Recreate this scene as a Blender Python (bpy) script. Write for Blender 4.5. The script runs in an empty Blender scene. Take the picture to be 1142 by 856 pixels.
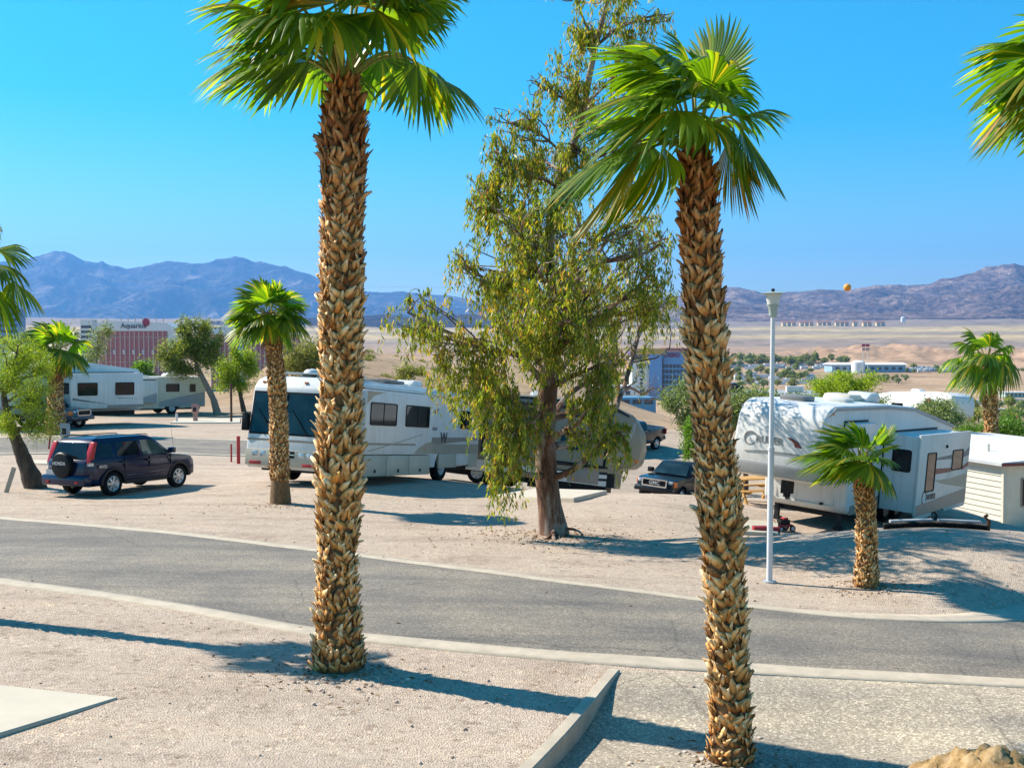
import bpy, bmesh, math, random
import numpy as np
from mathutils import Vector, Matrix, Euler
PI = math.pi
rnd = random.Random(7)
nr = np.random.RandomState(11)
S = bpy.context.scene
C = S.collection

# ------------------------------------------------------------------ camera, sky, sun, exposure
FPX = 1300.0
PITCH = math.atan(43 / FPX)
cam = bpy.data.cameras.new('camera')
cam.sensor_width = 36
cam.lens = FPX / 1142 * 36
cam.clip_start = 0.1
cam.clip_end = 90000
camo = bpy.data.objects.new('camera', cam)
C.objects.link(camo)
camo.location = (0, 0, 0)
camo.rotation_euler = (PI / 2 - PITCH, 0, 0)
S.camera = camo

SUN_EL = math.radians(41)
SUN_AZ = math.radians(24)          # shadows run to the right and towards the camera
SD = Vector((-math.cos(SUN_AZ) * math.cos(SUN_EL), math.sin(SUN_AZ) * math.cos(SUN_EL), math.sin(SUN_EL)))
world = bpy.data.worlds.new('World')
S.world = world
world.use_nodes = True
wn = world.node_tree
bg = wn.nodes['Background']
sky = wn.nodes.new('ShaderNodeTexSky')
sky.sky_type = 'NISHITA'
sky.sun_disc = False
sky.sun_elevation = SUN_EL
sky.sun_rotation = math.atan2(SD.x, SD.y)
sky.altitude = 200
sky.air_density = 1.0
sky.dust_density = 0.25
sky.ozone_density = 2.5
hs = wn.nodes.new('ShaderNodeHueSaturation')
hs.inputs['Saturation'].default_value = 1.75
hs.inputs['Hue'].default_value = 0.480
wn.links.new(sky.outputs[0], hs.inputs['Color'])
wn.links.new(hs.outputs[0], bg.inputs[0])
bg.inputs[1].default_value = 0.093
sun = bpy.data.lights.new('sun', 'SUN')
sun.energy = 5.0
sun.angle = math.radians(0.5)
sun.color = (1.0, 0.925, 0.80)
suno = bpy.data.objects.new('sun', sun)
C.objects.link(suno)
suno.rotation_euler = SD.to_track_quat('Z', 'Y').to_euler()
S.view_settings.view_transform = 'Standard'
S.view_settings.look = 'None'
S.view_settings.exposure = 1.1
S.view_settings.gamma = 1
S.cycles.max_bounces = 5
S.cycles.diffuse_bounces = 2
S.cycles.glossy_bounces = 2
S.cycles.transmission_bounces = 4
S.cycles.transparent_max_bounces = 8
S.cycles.volume_bounces = 0
S.cycles.caustics_reflective = False
S.cycles.caustics_refractive = False

# ------------------------------------------------------------------ materials
def srgb(r, g, b):
    f = lambda c: (c / 255 / 12.92) if c / 255 <= 0.04045 else ((c / 255 + 0.055) / 1.055) ** 2.4
    return (f(r), f(g), f(b))

def newmat(name):
    m = bpy.data.materials.new(name)
    m.use_nodes = True
    nt = m.node_tree
    return m, nt, nt.nodes['Principled BSDF']

def N(nt, t, **kw):
    n = nt.nodes.new(t)
    for k, v in kw.items():
        if k in ('inp',):
            for a, b in v.items():
                n.inputs[a].default_value = b
        else:
            setattr(n, k, v)
    return n

def ramp(nt, stops, fac):
    r = nt.nodes.new('ShaderNodeValToRGB')
    cr = r.color_ramp
    while len(cr.elements) < len(stops):
        cr.elements.new(0.5)
    for e, (p, c) in zip(cr.elements, stops):
        e.position = p
        e.color = (*c, 1) if len(c) == 3 else c
    nt.links.new(fac, r.inputs[0])
    return r

def noise(nt, scale, detail=3, rough=0.6, vec=None, dist=0.0):
    n = nt.nodes.new('ShaderNodeTexNoise')
    n.inputs['Scale'].default_value = scale
    n.inputs['Detail'].default_value = detail
    n.inputs['Roughness'].default_value = rough
    n.inputs['Distortion'].default_value = dist
    if vec is not None:
        nt.links.new(vec, n.inputs['Vector'])
    return n

def mixc(nt, a, b, fac, mode='MIX'):
    m = nt.nodes.new('ShaderNodeMix')
    m.data_type = 'RGBA'
    m.blend_type = mode
    for s, i in ((fac, 0), (a, 6), (b, 7)):
        if isinstance(s, (int, float)):
            m.inputs[i].default_value = s
        elif isinstance(s, tuple):
            m.inputs[i].default_value = (*s, 1) if len(s) == 3 else s
        else:
            nt.links.new(s, m.inputs[i])
    return m.outputs[2]

def bump(nt, bs, h, strength=0.3, dist=0.02):
    b = nt.nodes.new('ShaderNodeBump')
    b.inputs['Strength'].default_value = strength
    b.inputs['Distance'].default_value = dist
    nt.links.new(h, b.inputs['Height'])
    nt.links.new(b.outputs[0], bs.inputs['Normal'])
    return b

def coord(nt, kind='Object'):
    return nt.nodes.new('ShaderNodeTexCoord').outputs[kind]

def m_plain(name, col, rough=0.5, metal=0.0, dirt=0.12, scale=3.0, spec=None, coat=0.0):
    m, nt, b = newmat(name)
    n = noise(nt, scale, 5, 0.65, coord(nt))
    d = tuple(c * (1 - dirt) for c in col)
    l = tuple(min(1, c * (1 + dirt * 0.5)) for c in col)
    r = ramp(nt, [(0.3, d), (0.7, l)], n.outputs[0])
    nt.links.new(r.outputs[0], b.inputs['Base Color'])
    b.inputs['Roughness'].default_value = rough
    b.inputs['Metallic'].default_value = metal
    b.inputs['Coat Weight'].default_value = coat
    b.inputs['Coat Roughness'].default_value = 0.05
    if spec is not None:
        b.inputs['Specular IOR Level'].default_value = spec
    return m

def m_island(name, stops, rough=0.8, transl=0.0, tcol=None, spec=0.3, bumps=None):
    m, nt, b = newmat(name)
    g = nt.nodes.new('ShaderNodeNewGeometry')
    r = ramp(nt, stops, g.outputs['Random Per Island'])
    nt.links.new(r.outputs[0], b.inputs['Base Color'])
    b.inputs['Roughness'].default_value = rough
    b.inputs['Specular IOR Level'].default_value = spec
    if transl > 0:
        t = nt.nodes.new('ShaderNodeBsdfTranslucent')
        hs_ = nt.nodes.new('ShaderNodeMix'); hs_.data_type = 'RGBA'; hs_.blend_type = 'MULTIPLY'
        hs_.inputs[0].default_value = 1
        hs_.inputs[7].default_value = (*tcol, 1)
        nt.links.new(r.outputs[0], hs_.inputs[6])
        nt.links.new(hs_.outputs[2], t.inputs['Color'])
        mx = nt.nodes.new('ShaderNodeMixShader')
        mx.inputs[0].default_value = transl
        nt.links.new(b.outputs[0], mx.inputs[1])
        nt.links.new(t.outputs[0], mx.inputs[2])
        nt.links.new(mx.outputs[0], nt.nodes['Material Output'].inputs[0])
    return m

M = {}
# painted metal, plastics, glass
M['white'] = m_plain('white_gelcoat', (0.68, 0.67, 0.65), 0.3, dirt=0.06, scale=1.5)
def m_shell(name, col):
    m, nt, b = newmat(name)
    co = coord(nt)
    mp = nt.nodes.new('ShaderNodeMapping'); mp.inputs['Scale'].default_value = (5, 5, .35); nt.links.new(co, mp.inputs[0])
    n = noise(nt, 1.6, 6, 0.7, mp.outputs[0]); n2 = noise(nt, .8, 4, .6, co)
    r = ramp(nt, [(.36, (.80, .77, .72)), (.52, (1, 1, 1))], n.outputs[0]); r2 = ramp(nt, [(.35, (.92, .91, .89)), (.6, (1, 1, 1))], n2.outputs[0])
    c = mixc(nt, mixc(nt, col, r.outputs[0], .55, 'MULTIPLY'), r2.outputs[0], 1.0, 'MULTIPLY')
    nt.links.new(c, b.inputs['Base Color']); b.inputs['Roughness'].default_value = .32
    return m
M['white'] = m_shell('white_gelcoat', (0.68, 0.67, 0.65))
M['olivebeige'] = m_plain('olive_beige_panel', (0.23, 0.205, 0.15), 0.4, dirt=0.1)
M['offwhite'] = m_shell('offwhite_panel', (0.64, 0.63, 0.59))
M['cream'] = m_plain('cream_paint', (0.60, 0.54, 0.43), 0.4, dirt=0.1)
M['tan'] = m_plain('tan_decal', (0.36, 0.31, 0.24), 0.4)
M['taupe'] = m_plain('taupe_decal', (0.27, 0.23, 0.19), 0.4)
M['beige_skirt'] = m_plain('beige_bay_doors', (0.47, 0.43, 0.34), 0.4, dirt=0.1)
M['grey'] = m_plain('grey_paint', (0.32, 0.32, 0.32), 0.5)
M['midgrey'] = m_plain('mid_grey', (0.18, 0.18, 0.18), 0.5)
M['darkgrey'] = m_plain('dark_grey_trim', (0.022, 0.022, 0.025), 0.55, spec=0.25)
M['black'] = m_plain('black_trim', (0.010, 0.010, 0.011), 0.5, spec=0.2)
M['rubber'] = m_plain('tyre_rubber', (0.012, 0.012, 0.013), 0.85, spec=0.15, dirt=0.4, scale=12)
M['chrome'] = m_plain('bright_metal', (0.75, 0.75, 0.76), 0.18, 1.0, dirt=0.1)
M['alloy'] = m_plain('alloy_metal', (0.55, 0.55, 0.56), 0.35, 0.7)
M['steel'] = m_plain('galvanised_steel', (0.5, 0.51, 0.52), 0.5, 0.4)
M['navy'] = m_plain('navy_car_paint', (0.004, 0.011, 0.045), 0.25, coat=0.25, spec=0.3, dirt=0.1)
M['blackpaint'] = m_plain('black_car_paint', (0.008, 0.009, 0.012), 0.25, coat=0.25, spec=0.3, dirt=0.1)
M['steelblue'] = m_plain('grey_blue_car_paint', (0.05, 0.06, 0.08), 0.25, coat=0.3)
M['charcoalpaint'] = m_plain('charcoal_car_paint', (0.03, 0.032, 0.035), 0.25, coat=0.3)
M['red'] = m_plain('red_lens', (0.42, 0.012, 0.010), 0.25)
M['redpaint'] = m_plain('red_paint', (0.40, 0.02, 0.025), 0.5, dirt=0.3)
M['maroon'] = m_plain('maroon_decal', (0.15, 0.02, 0.022), 0.4)
M['orange'] = m_plain('orange_lens', (0.75, 0.17, 0.02), 0.3)
M['orangeball'] = m_plain('orange_marker_paint', (0.85, 0.30, 0.01), 0.5)
M['yellowplate'] = m_plain('yellow_plate', (0.55, 0.33, 0.06), 0.5)
M['lens'] = m_plain('clear_lens', (0.5, 0.52, 0.54), 0.1, 0.3)
M['pinkbox'] = m_plain('faded_pink_paint', (0.42, 0.23, 0.20), 0.7)
M['greybox'] = m_plain('pedestal_grey', (0.33, 0.34, 0.35), 0.6)
M['wood'] = m_plain('pine_lumber', (0.50, 0.27, 0.07), 0.7, dirt=0.35, scale=6)
M['brownwood'] = m_plain('brown_stained_wood', (0.10, 0.045, 0.02), 0.8, dirt=0.4)
M['polepaint'] = m_plain('lamp_post_paint', (0.62, 0.62, 0.64), 0.4, dirt=0.1)
M['sage'] = m_plain('lamp_head_paint', (0.36, 0.42, 0.38), 0.4)
M['diffuser'] = m_plain('lamp_diffuser', (0.60, 0.60, 0.57), 0.35)
M['roofwhite'] = m_plain('white_roof_membrane', (0.60, 0.60, 0.59), 0.7, dirt=0.12)
M['siding'] = m_plain('cream_siding', (0.50, 0.47, 0.38), 0.5, dirt=0.08)
M['curtain'] = m_plain('curtain_fabric', (0.40, 0.36, 0.28), 0.9)
M['text'] = m_plain('dark_lettering', (0.06, 0.06, 0.07), 0.4)
M['textgrey'] = m_plain('grey_lettering', (0.23, 0.22, 0.21), 0.4)
M['textlight'] = m_plain('light_lettering', (0.55, 0.55, 0.55), 0.3, 0.4)

def m_glass(name, col, refl=0.3):
    m, nt, b = newmat(name)
    n = noise(nt, 1.3, 3, 0.5, coord(nt))
    r = ramp(nt, [(0.42, tuple(c * 0.5 for c in col)), (0.62, col)], n.outputs[0])
    nt.links.new(r.outputs[0], b.inputs['Base Color'])
    b.inputs['Roughness'].default_value = 0.04
    b.inputs['Specular IOR Level'].default_value = refl
    b.inputs['Coat Weight'].default_value = 0.12
    b.inputs['Coat Roughness'].default_value = 0.02
    return m
M['glass'] = m_glass('tinted_window_glass', (0.016, 0.020, 0.022))
M['windscreen'] = m_glass('blue_tinted_windscreen', (0.02, 0.045, 0.055))
M['greenglass'] = m_glass('pale_green_car_glass', (0.10, 0.16, 0.14))

# leaf and bark materials
M['frond'] = m_island('palm_frond_leaf', [(0.0, (0.030, 0.070, 0.008)), (0.45, (0.062, 0.125, 0.010)), (0.85, (0.12, 0.20, 0.016)), (1.0, (0.26, 0.22, 0.03))],
                      0.42, 0.50, (3.6, 3.4, 0.5), 0.35)
M['frond_gold'] = m_island('sunburnt_palm_frond_leaf', [(0.0, (0.06, 0.11, 0.013)), (0.4, (0.10, 0.13, 0.016)), (0.65, (0.28, 0.20, 0.025)), (1.0, (0.42, 0.20, 0.025))],
                      0.4, 0.4, (1.9, 1.7, 0.6), 0.5)
M['frond_dead'] = m_island('dry_palm_leaf', [(0.0, (0.16, 0.08, 0.03)), (1.0, (0.32, 0.19, 0.08))], 0.8, 0.15, (1.2, 1, 0.8))
M['petiole'] = m_island('palm_leaf_stalk', [(0, (0.16, 0.19, 0.03)), (1, (0.30, 0.27, 0.06))], 0.45)
M['eucleaf'] = m_island('olive_gum_leaf', [(0.0, (0.07, 0.11, 0.014)), (0.4, (0.15, 0.20, 0.022)), (0.75, (0.29, 0.29, 0.032)), (0.93, (0.42, 0.28, 0.05)), (1.0, (0.42, 0.18, 0.07))],
                      0.45, 0.42, (2.2, 2.2, 0.7), 0.35)
M['paloleaf'] = m_island('yellow_green_feathery_leaf', [(0.0, (0.11, 0.18, 0.012)), (0.6, (0.24, 0.33, 0.02)), (1, (0.38, 0.42, 0.04))], 0.5, 0.45, (1.9, 1.9, 0.6))
M['midleaf'] = m_island('mid_green_leaf', [(0.0, (0.07, 0.10, 0.018)), (0.6, (0.17, 0.21, 0.04)), (1, (0.30, 0.31, 0.07))], 0.5, 0.42, (2.0, 2.0, 0.7))
M['greyleaf'] = m_island('grey_green_leaf', [(0.0, (0.08, 0.115, 0.045)), (0.6, (0.18, 0.225, 0.09)), (1, (0.31, 0.33, 0.16))], 0.5, 0.36, (1.8, 1.9, 0.8))
M['oleander'] = m_island('oleander_leaf', [(0.0, (0.045, 0.10, 0.016)), (0.6, (0.11, 0.21, 0.025)), (1, (0.19, 0.30, 0.04))], 0.45, 0.4, (1.9, 2.0, 0.7))
M['flower'] = m_island('pink_flower', [(0.0, (0.6, 0.06, 0.16)), (1, (0.75, 0.12, 0.25))], 0.6)
M['oliveleaf'] = m_island('dusty_olive_leaf', [(0.0, (0.10, 0.115, 0.025)), (0.6, (0.20, 0.205, 0.05)), (1, (0.33, 0.30, 0.09))], 0.6, 0.38, (1.8, 1.8, 0.8))

def m_boots():
    m, nt, b = newmat('palm_boot_husk')
    g = nt.nodes.new('ShaderNodeNewGeometry')
    r = ramp(nt, [(0.0, (0.20, 0.11, 0.045)), (0.3, (0.52, 0.33, 0.14)), (0.6, (0.78, 0.57, 0.32)), (0.9, (0.90, 0.74, 0.50)), (1.0, (0.84, 0.42, 0.11))], g.outputs['Random Per Island'])
    n = noise(nt, 22, 5, 0.7, coord(nt))
    r2 = ramp(nt, [(0.3, (0.55, 0.46, 0.38)), (0.55, (1, 1, 1))], n.outputs[0])
    c = mixc(nt, r.outputs[0], r2.outputs[0], 1.0, 'MULTIPLY')
    # husks brown at the base and pale at the tips: the V coordinate runs along each husk
    uv = nt.nodes.new('ShaderNodeUVMap')
    sx = nt.nodes.new('ShaderNodeSeparateXYZ')
    nt.links.new(uv.outputs[0], sx.inputs[0])
    r3 = ramp(nt, [(0.0, (0.62, 0.36, 0.16)), (0.35, (1.0, 0.72, 0.38)), (0.7, (1.05, 1.0, 0.92))], sx.outputs[1])
    c2 = mixc(nt, c, r3.outputs[0], 1.0, 'MULTIPLY')
    # fresh rust brown husks under the crown, bleached straw ones lower down
    gs = nt.nodes.new('ShaderNodeSeparateXYZ'); nt.links.new(coord(nt, 'Generated'), gs.inputs[0])
    gz_ = ramp(nt, [(0.0, (0.92, 0.84, 0.74)), (0.12, (1.0, 1.0, 1.0)), (0.62, (1.0, 0.98, 0.94)), (0.88, (0.70, 0.50, 0.36)), (1.0, (0.60, 0.40, 0.26))], gs.outputs[2])
    c2 = mixc(nt, c2, gz_.outputs[0], 1.0, 'MULTIPLY')
    nt.links.new(c2, b.inputs['Base Color'])
    b.inputs['Roughness'].default_value = 0.62
    b.inputs['Specular IOR Level'].default_value = 0.35
    bump(nt, b, n.outputs[0], 0.5, 0.01)
    return m
M['boots'] = m_boots()

def m_bark(name, cols, scale=6, sq=(1, 1, 0.25), bs=0.8):
    m, nt, b = newmat(name)
    mp = nt.nodes.new('ShaderNodeMapping')
    mp.inputs['Scale'].default_value = sq
    nt.links.new(coord(nt), mp.inputs[0])
    n = noise(nt, scale, 8, 0.7, mp.outputs[0], 0.8)
    r = ramp(nt, cols, n.outputs[0])
    n2 = noise(nt, scale * 9, 5, 0.7, mp.outputs[0])
    c = mixc(nt, r.outputs[0], ramp(nt, [(0.3, (0.55, 0.55, 0.55)), (0.6, (1, 1, 1))], n2.outputs[0]).outputs[0], 1.0, 'MULTIPLY')
    nt.links.new(c, b.inputs['Base Color'])
    b.inputs['Roughness'].default_value = 0.85
    bump(nt, b, n2.outputs[0], bs, 0.02)
    return m
M['fibre'] = m_bark('palm_trunk_fibre', [(0.3, (0.08, 0.04, 0.015)), (0.7, (0.36, 0.20, 0.08))], 14, (1, 1, 0.5))
M['gumbark'] = m_bark('peeling_gum_bark', [(0.38, (0.06, 0.026, 0.012)), (0.48, (0.20, 0.09, 0.045)), (0.56, (0.30, 0.23, 0.18)), (0.70, (0.42, 0.37, 0.33))], 3.2, (1, 1, 0.28))
M['bark'] = m_bark('dark_bark', [(0.35, (0.05, 0.03, 0.018)), (0.7, (0.17, 0.11, 0.07))], 8)
M['palebark'] = m_bark('pale_bark', [(0.35, (0.18, 0.14, 0.10)), (0.7, (0.36, 0.29, 0.22))], 8)
M['deadwood'] = m_bark('reddish_dead_wood', [(0.35, (0.18, 0.08, 0.045)), (0.7, (0.42, 0.24, 0.15))], 8)

# ------------------------------------------------------------------ mesh helpers
class MB:
    def __init__(s):
        s.v = []; s.f = []; s.uv = None
    def add(s, vs, fs):
        o = len(s.v)
        s.v += [tuple(p) for p in vs]
        s.f += [tuple(i + o for i in f) for f in fs]
    def box(s, x0, x1, y0, y1, z0, z1):
        x0, x1 = min(x0, x1), max(x0, x1); y0, y1 = min(y0, y1), max(y0, y1); z0, z1 = min(z0, z1), max(z0, z1)
        s.add([(x0, y0, z0), (x1, y0, z0), (x1, y1, z0), (x0, y1, z0), (x0, y0, z1), (x1, y0, z1), (x1, y1, z1), (x0, y1, z1)],
              [(0, 3, 2, 1), (4, 5, 6, 7), (0, 1, 5, 4), (1, 2, 6, 5), (2, 3, 7, 6), (3, 0, 4, 7)])
    def tube(s, pts, rads, n=8, caps=True):
        pts = [Vector(p) for p in pts]
        if isinstance(rads, (int, float)): rads = [rads] * len(pts)
        o = len(s.v); up = None
        for i, p in enumerate(pts):
            t = (pts[min(i + 1, len(pts) - 1)] - pts[max(i - 1, 0)])
            t = t.normalized() if t.length > 1e-9 else Vector((0, 0, 1))
            if up is None:
                up = t.orthogonal().normalized()
            else:
                up = (up - t * up.dot(t))
                up = up.normalized() if up.length > 1e-6 else t.orthogonal().normalized()
            w = t.cross(up)
            for k in range(n):
                a = 2 * PI * k / n
                s.v.append(tuple(p + (up * math.cos(a) + w * math.sin(a)) * rads[i]))
        for i in range(len(pts) - 1):
            for k in range(n):
                a = o + i * n + k; b = o + i * n + (k + 1) % n
                s.f.append((a, b, b + n, a + n))
        if caps:
            s.f.append(tuple(o + k for k in reversed(range(n))))
            e = o + (len(pts) - 1) * n
            s.f.append(tuple(e + k for k in range(n)))
    def cyl(s, p0, p1, r, r1=None, n=16):
        s.tube([p0, p1], [r, r if r1 is None else r1], n)
    def lathe(s, prof, n=24, origin=(0, 0, 0), axis='z', caps=True):
        o = len(s.v)
        for (r, z) in prof:
            for k in range(n):
                a = 2 * PI * k / n
                p = (r * math.cos(a), r * math.sin(a), z)
                if axis == 'y': p = (p[0], p[2], p[1])
                if axis == 'x': p = (p[2], p[0], p[1])
                s.v.append(tuple(p[j] + origin[j] for j in range(3)))
        for i in range(len(prof) - 1):
            for k in range(n):
                a = o + i * n + k; b = o + i * n + (k + 1) % n
                f = (a, b, b + n, a + n)
                s.f.append(f if axis != 'y' else tuple(reversed(f)))
        if caps:
            s.f.append(tuple(o + k for k in range(n)))
            s.f.append(tuple(o + (len(prof) - 1) * n + k for k in range(n)))
    def prism(s, poly, a0, a1, plane='xz'):
        """polygon in a plane pushed from a0 to a1 along the third axis"""
        n = len(poly)
        def P(q, a):
            return {'xz': (q[0], a, q[1]), 'yz': (a, q[0], q[1]), 'xy': (q[0], q[1], a)}[plane]
        s.add([P(q, a0) for q in poly] + [P(q, a1) for q in poly],
              [tuple(range(n)), tuple(reversed(range(n, 2 * n)))] + [(i, i + n, (i + 1) % n + n, (i + 1) % n) for i in range(n)])
    def ring(s, outer, inner, a0, a1, plane='xz'):
        """frame between two polygons with the same number of points"""
        n = len(outer)
        def P(q, a):
            return {'xz': (q[0], a, q[1]), 'yz': (a, q[0], q[1]), 'xy': (q[0], q[1], a)}[plane]
        vs = [P(q, a) for a in (a0, a1) for pl in (outer, inner) for q in pl]
        fs = []
        for i in range(n):
            j = (i + 1) % n
            fs += [(i, j, n + j, n + i), (2 * n + i, 3 * n + i, 3 * n + j, 2 * n + j), (i, 2 * n + i, 2 * n + j, j), (n + i, n + j, 3 * n + j, 3 * n + i)]
        s.add(vs, fs)
    def xf(s, mat):
        s.v = [tuple(mat @ Vector(p)) for p in s.v]; return s
    def build(s, name, mat=None, parent=None, smooth=False, bevel=0.0, seg=2, fix=True, loc=None):
        me = bpy.data.meshes.new(name)
        me.from_pydata(s.v, [], s.f)
        if fix or bevel:
            bm = bmesh.new(); bm.from_mesh(me)
            bmesh.ops.recalc_face_normals(bm, faces=bm.faces)
            if bevel:
                es = [e for e in bm.edges if len(e.link_faces) == 2 and e.calc_face_angle(0) > 0.5]
                bmesh.ops.bevel(bm, geom=es, offset=bevel, segments=seg, profile=0.5, affect='EDGES', clamp_overlap=True)
            bm.to_mesh(me); bm.free()
        return mkobj(name, me, mat, parent, smooth or bevel > 0, loc)

def mkobj(name, me, mat=None, parent=None, smooth=False, loc=None):
    if mat is not None:
        me.materials.clear()
        me.materials.append(M[mat] if isinstance(mat, str) else mat)
    if smooth:
        me.shade_smooth() if hasattr(me, 'shade_smooth') else None
        try:
            me.set_sharp_from_angle(angle=math.radians(35))
        except Exception:
            pass
    o = bpy.data.objects.new(name, me)
    C.objects.link(o)
    if parent is not None: o.parent = parent
    if loc is not None: o.location = loc
    return o

def npmesh(name, verts, quads=None, tris=None, smooth=False, uv=None):
    me = bpy.data.meshes.new(name)
    verts = np.asarray(verts, dtype=np.float32).reshape(-1, 3)
    me.vertices.add(len(verts)); me.vertices.foreach_set('co', verts.ravel())
    loops = []; starts = []; tot = 0
    if quads is not None and len(quads):
        q = np.asarray(quads, dtype=np.int32).reshape(-1, 4); loops.append(q.ravel()); starts.append(tot + np.arange(len(q)) * 4); tot += q.size
    if tris is not None and len(tris):
        t = np.asarray(tris, dtype=np.int32).reshape(-1, 3); loops.append(t.ravel()); starts.append(tot + np.arange(len(t)) * 3); tot += t.size
    loops = np.concatenate(loops); starts = np.concatenate(starts)
    me.loops.add(len(loops)); me.loops.foreach_set('vertex_index', loops)
    me.polygons.add(len(starts)); me.polygons.foreach_set('loop_start', starts.astype(np.int32))
    me.update(calc_edges=True)
    if uv is not None:
        l = me.uv_layers.new(name='UVMap')
        l.data.foreach_set('uv', np.asarray(uv, dtype=np.float32)[loops].ravel())
    me.validate()
    if smooth: me.polygons.foreach_set('use_smooth', np.ones(len(me.polygons), dtype=bool))
    return me

def thing(name, label, cat, loc=(0, 0, 0), rz=0.0, group=None, rx=0.0, ry=0.0):
    o = bpy.data.objects.new(name, None); C.objects.link(o)
    o.empty_display_size = 0.3
    o.location = loc; o.rotation_euler = (rx, ry, rz)
    return tag(o, label, cat, group)

def tag(o, label=None, cat=None, group=None, kind=None):
    if label: o['label'] = label
    if cat: o['category'] = cat
    if group: o['group'] = group
    if kind: o['kind'] = kind
    return o

def copy_tree(o, loc=None, rz=None, label=None, parent=None, scale=None):
    c = o.copy(); C.objects.link(c)
    if parent is not None: c.parent = parent
    if loc is not None: c.location = loc
    if rz is not None: c.rotation_euler = (0, 0, rz)
    if scale is not None: c.scale = scale
    if label: c['label'] = label
    for ch in list(o.children):
        copy_tree(ch, parent=c)
    return c

def text_obj(name, body, size, mat, parent, loc, rot, depth=0.004, bold=0.0, shear=0.0, align='CENTER', sx=1.0):
    cu = bpy.data.curves.new(name, 'FONT')
    cu.body = body; cu.size = size; cu.extrude = depth; cu.offset = bold; cu.shear = shear
    cu.align_x = align; cu.align_y = 'CENTER'
    cu.resolution_u = 3
    t = bpy.data.objects.new(name, cu); C.objects.link(t)
    bpy.context.view_layer.update()
    me = bpy.data.meshes.new_from_object(t.evaluated_get(bpy.context.evaluated_depsgraph_get()))
    bpy.data.objects.remove(t)
    o = mkobj(name, me, mat, parent)
    o.location = loc; o.rotation_euler = rot; o.scale = (sx, 1, 1)
    return o

# ------------------------------------------------------------------ terrain height
def ray(u, v):
    a = (u - 571) / FPX; b = (428 - v) / FPX
    return Vector((a, math.cos(PITCH) + b * math.sin(PITCH), -math.sin(PITCH) + b * math.cos(PITCH)))
def at(u, v, y):
    r = ray(u, v); return r * (y / r.y)
def cp(u, v, H):
    r = ray(u, v); return tuple(r * (-H / r.z))

far_edge = [cp(0, 576, 3.85), cp(200, 593, 3.78), cp(400, 617, 3.75), cp(571, 639, 3.75), cp(720, 659, 3.8), cp(840, 675, 3.85), cp(930, 684, 3.9), cp(1020, 688, 3.95), cp(1085, 684, 4.05), cp(1142, 680, 4.15)]
near_edge = [cp(0, 651, 3.62), cp(120, 667, 3.62), cp(240, 688, 3.63), cp(345, 711, 3.65), cp(440, 719, 3.65), cp(571, 732, 3.68), cp(680, 742, 3.7), cp(820, 750, 3.72), cp(980, 759, 3.75), cp(1142, 768, 3.78)]
far_edge = [(-60, 51, -4.6), (-32, 36.8, -4.1)] + far_edge + [(13, 23, -4.5), (24, 33, -5.6), (38, 46, -6.6)]
near_edge = [(-52, 42, -4.3), (-27, 28.5, -3.9)] + near_edge + [(11, 12.9, -3.95), (22, 18, -4.6), (42, 32, -5.9)]
pts = [(0, 0, -2.4), (-6, 0, -2.4), (6, 0, -2.4), (0, -12, -1.6), (-18, -6, -1.2), (18, -6, -1.4), (-16, 8, -3.1), (15, 7, -3.2)]
pts += far_edge + near_edge
pts += [cp(*q) for q in [(0, 856, 3.6), (130, 780, 3.6), (300, 856, 3.65), (571, 856, 3.75), (378, 750, 3.65), (815, 852, 3.75), (1142, 856, 3.75), (1000, 850, 3.8), (620, 793, 3.75),
    (40, 545, 4.2), (125, 553, 4.15), (200, 543, 4.18), (355, 545, 4.06), (272, 541, 4.12), (475, 536, 4.52), (313, 563, 4.0), (515, 583, 4.1), (618, 597, 4.0),
    (858, 650, 3.98), (966, 655, 3.98), (1060, 650, 3.85), (1142, 650, 3.85), (560, 552, 4.6), (670, 550, 4.55), (620, 556, 4.4), (745, 553, 4.3), (800, 575, 4.2),
    (840, 598, 4.3), (905, 600, 3.95), (960, 597, 3.65), (1020, 595, 3.55), (1080, 595, 3.55), (1142, 600, 3.65), (960, 590, 4.15), (1040, 588, 4.1), (1142, 592, 4.15),
    (695, 559, 5.9), (600, 545, 6.1),
    (70, 474, 4.9), (165, 468, 5.1), (228, 465, 5.7), (0, 500, 4.6), (0, 520, 4.45), (270, 495, 4.9), (150, 490, 4.75), (240, 520, 4.45), (330, 475, 5.6), (270, 458, 5.6),
    (733, 496, 6.5), (748, 560, 7.3), (660, 500, 6.6), (790, 520, 7.3), (900, 480, 7.3), (760, 480, 6.9), (560, 500, 5.9), (480, 490, 5.6),
    (862, 599, 4.85), (930, 599, 4.95), (1005, 579, 5.08), (1065, 565, 5.3), (1142, 600, 5.0), (1119, 587, 7.3), (1160, 560, 7.4), (1119, 591, 6.7), (1142, 594, 6.1), (1165, 592, 6.6)]]
pts += [(40, 40, -6.6), (40, 80, -7.6), (32, 93, -7.0), (-60, 90, -5.6), (60, 100, -9.5), (0, 100, -7.5), (-35, 110, -5.9), (30, 112, -8.6)]
P_ = np.array(pts, dtype=float)
def _U(d2):
    return 0.5 * d2 * np.log(d2 + 1e-6)
_n = len(P_)
_A = np.zeros((_n + 3, _n + 3))
_d2 = ((P_[:, None, :2] - P_[None, :, :2]) ** 2).sum(-1)
_A[:_n, :_n] = _U(_d2) + np.eye(_n) * 0.6
_A[:_n, _n] = 1; _A[:_n, _n + 1:] = P_[:, :2]
_A[_n, :_n] = 1; _A[_n + 1:, :_n] = P_[:, :2].T
_w = np.linalg.solve(_A, np.concatenate([P_[:, 2], [0, 0, 0]]))
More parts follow.
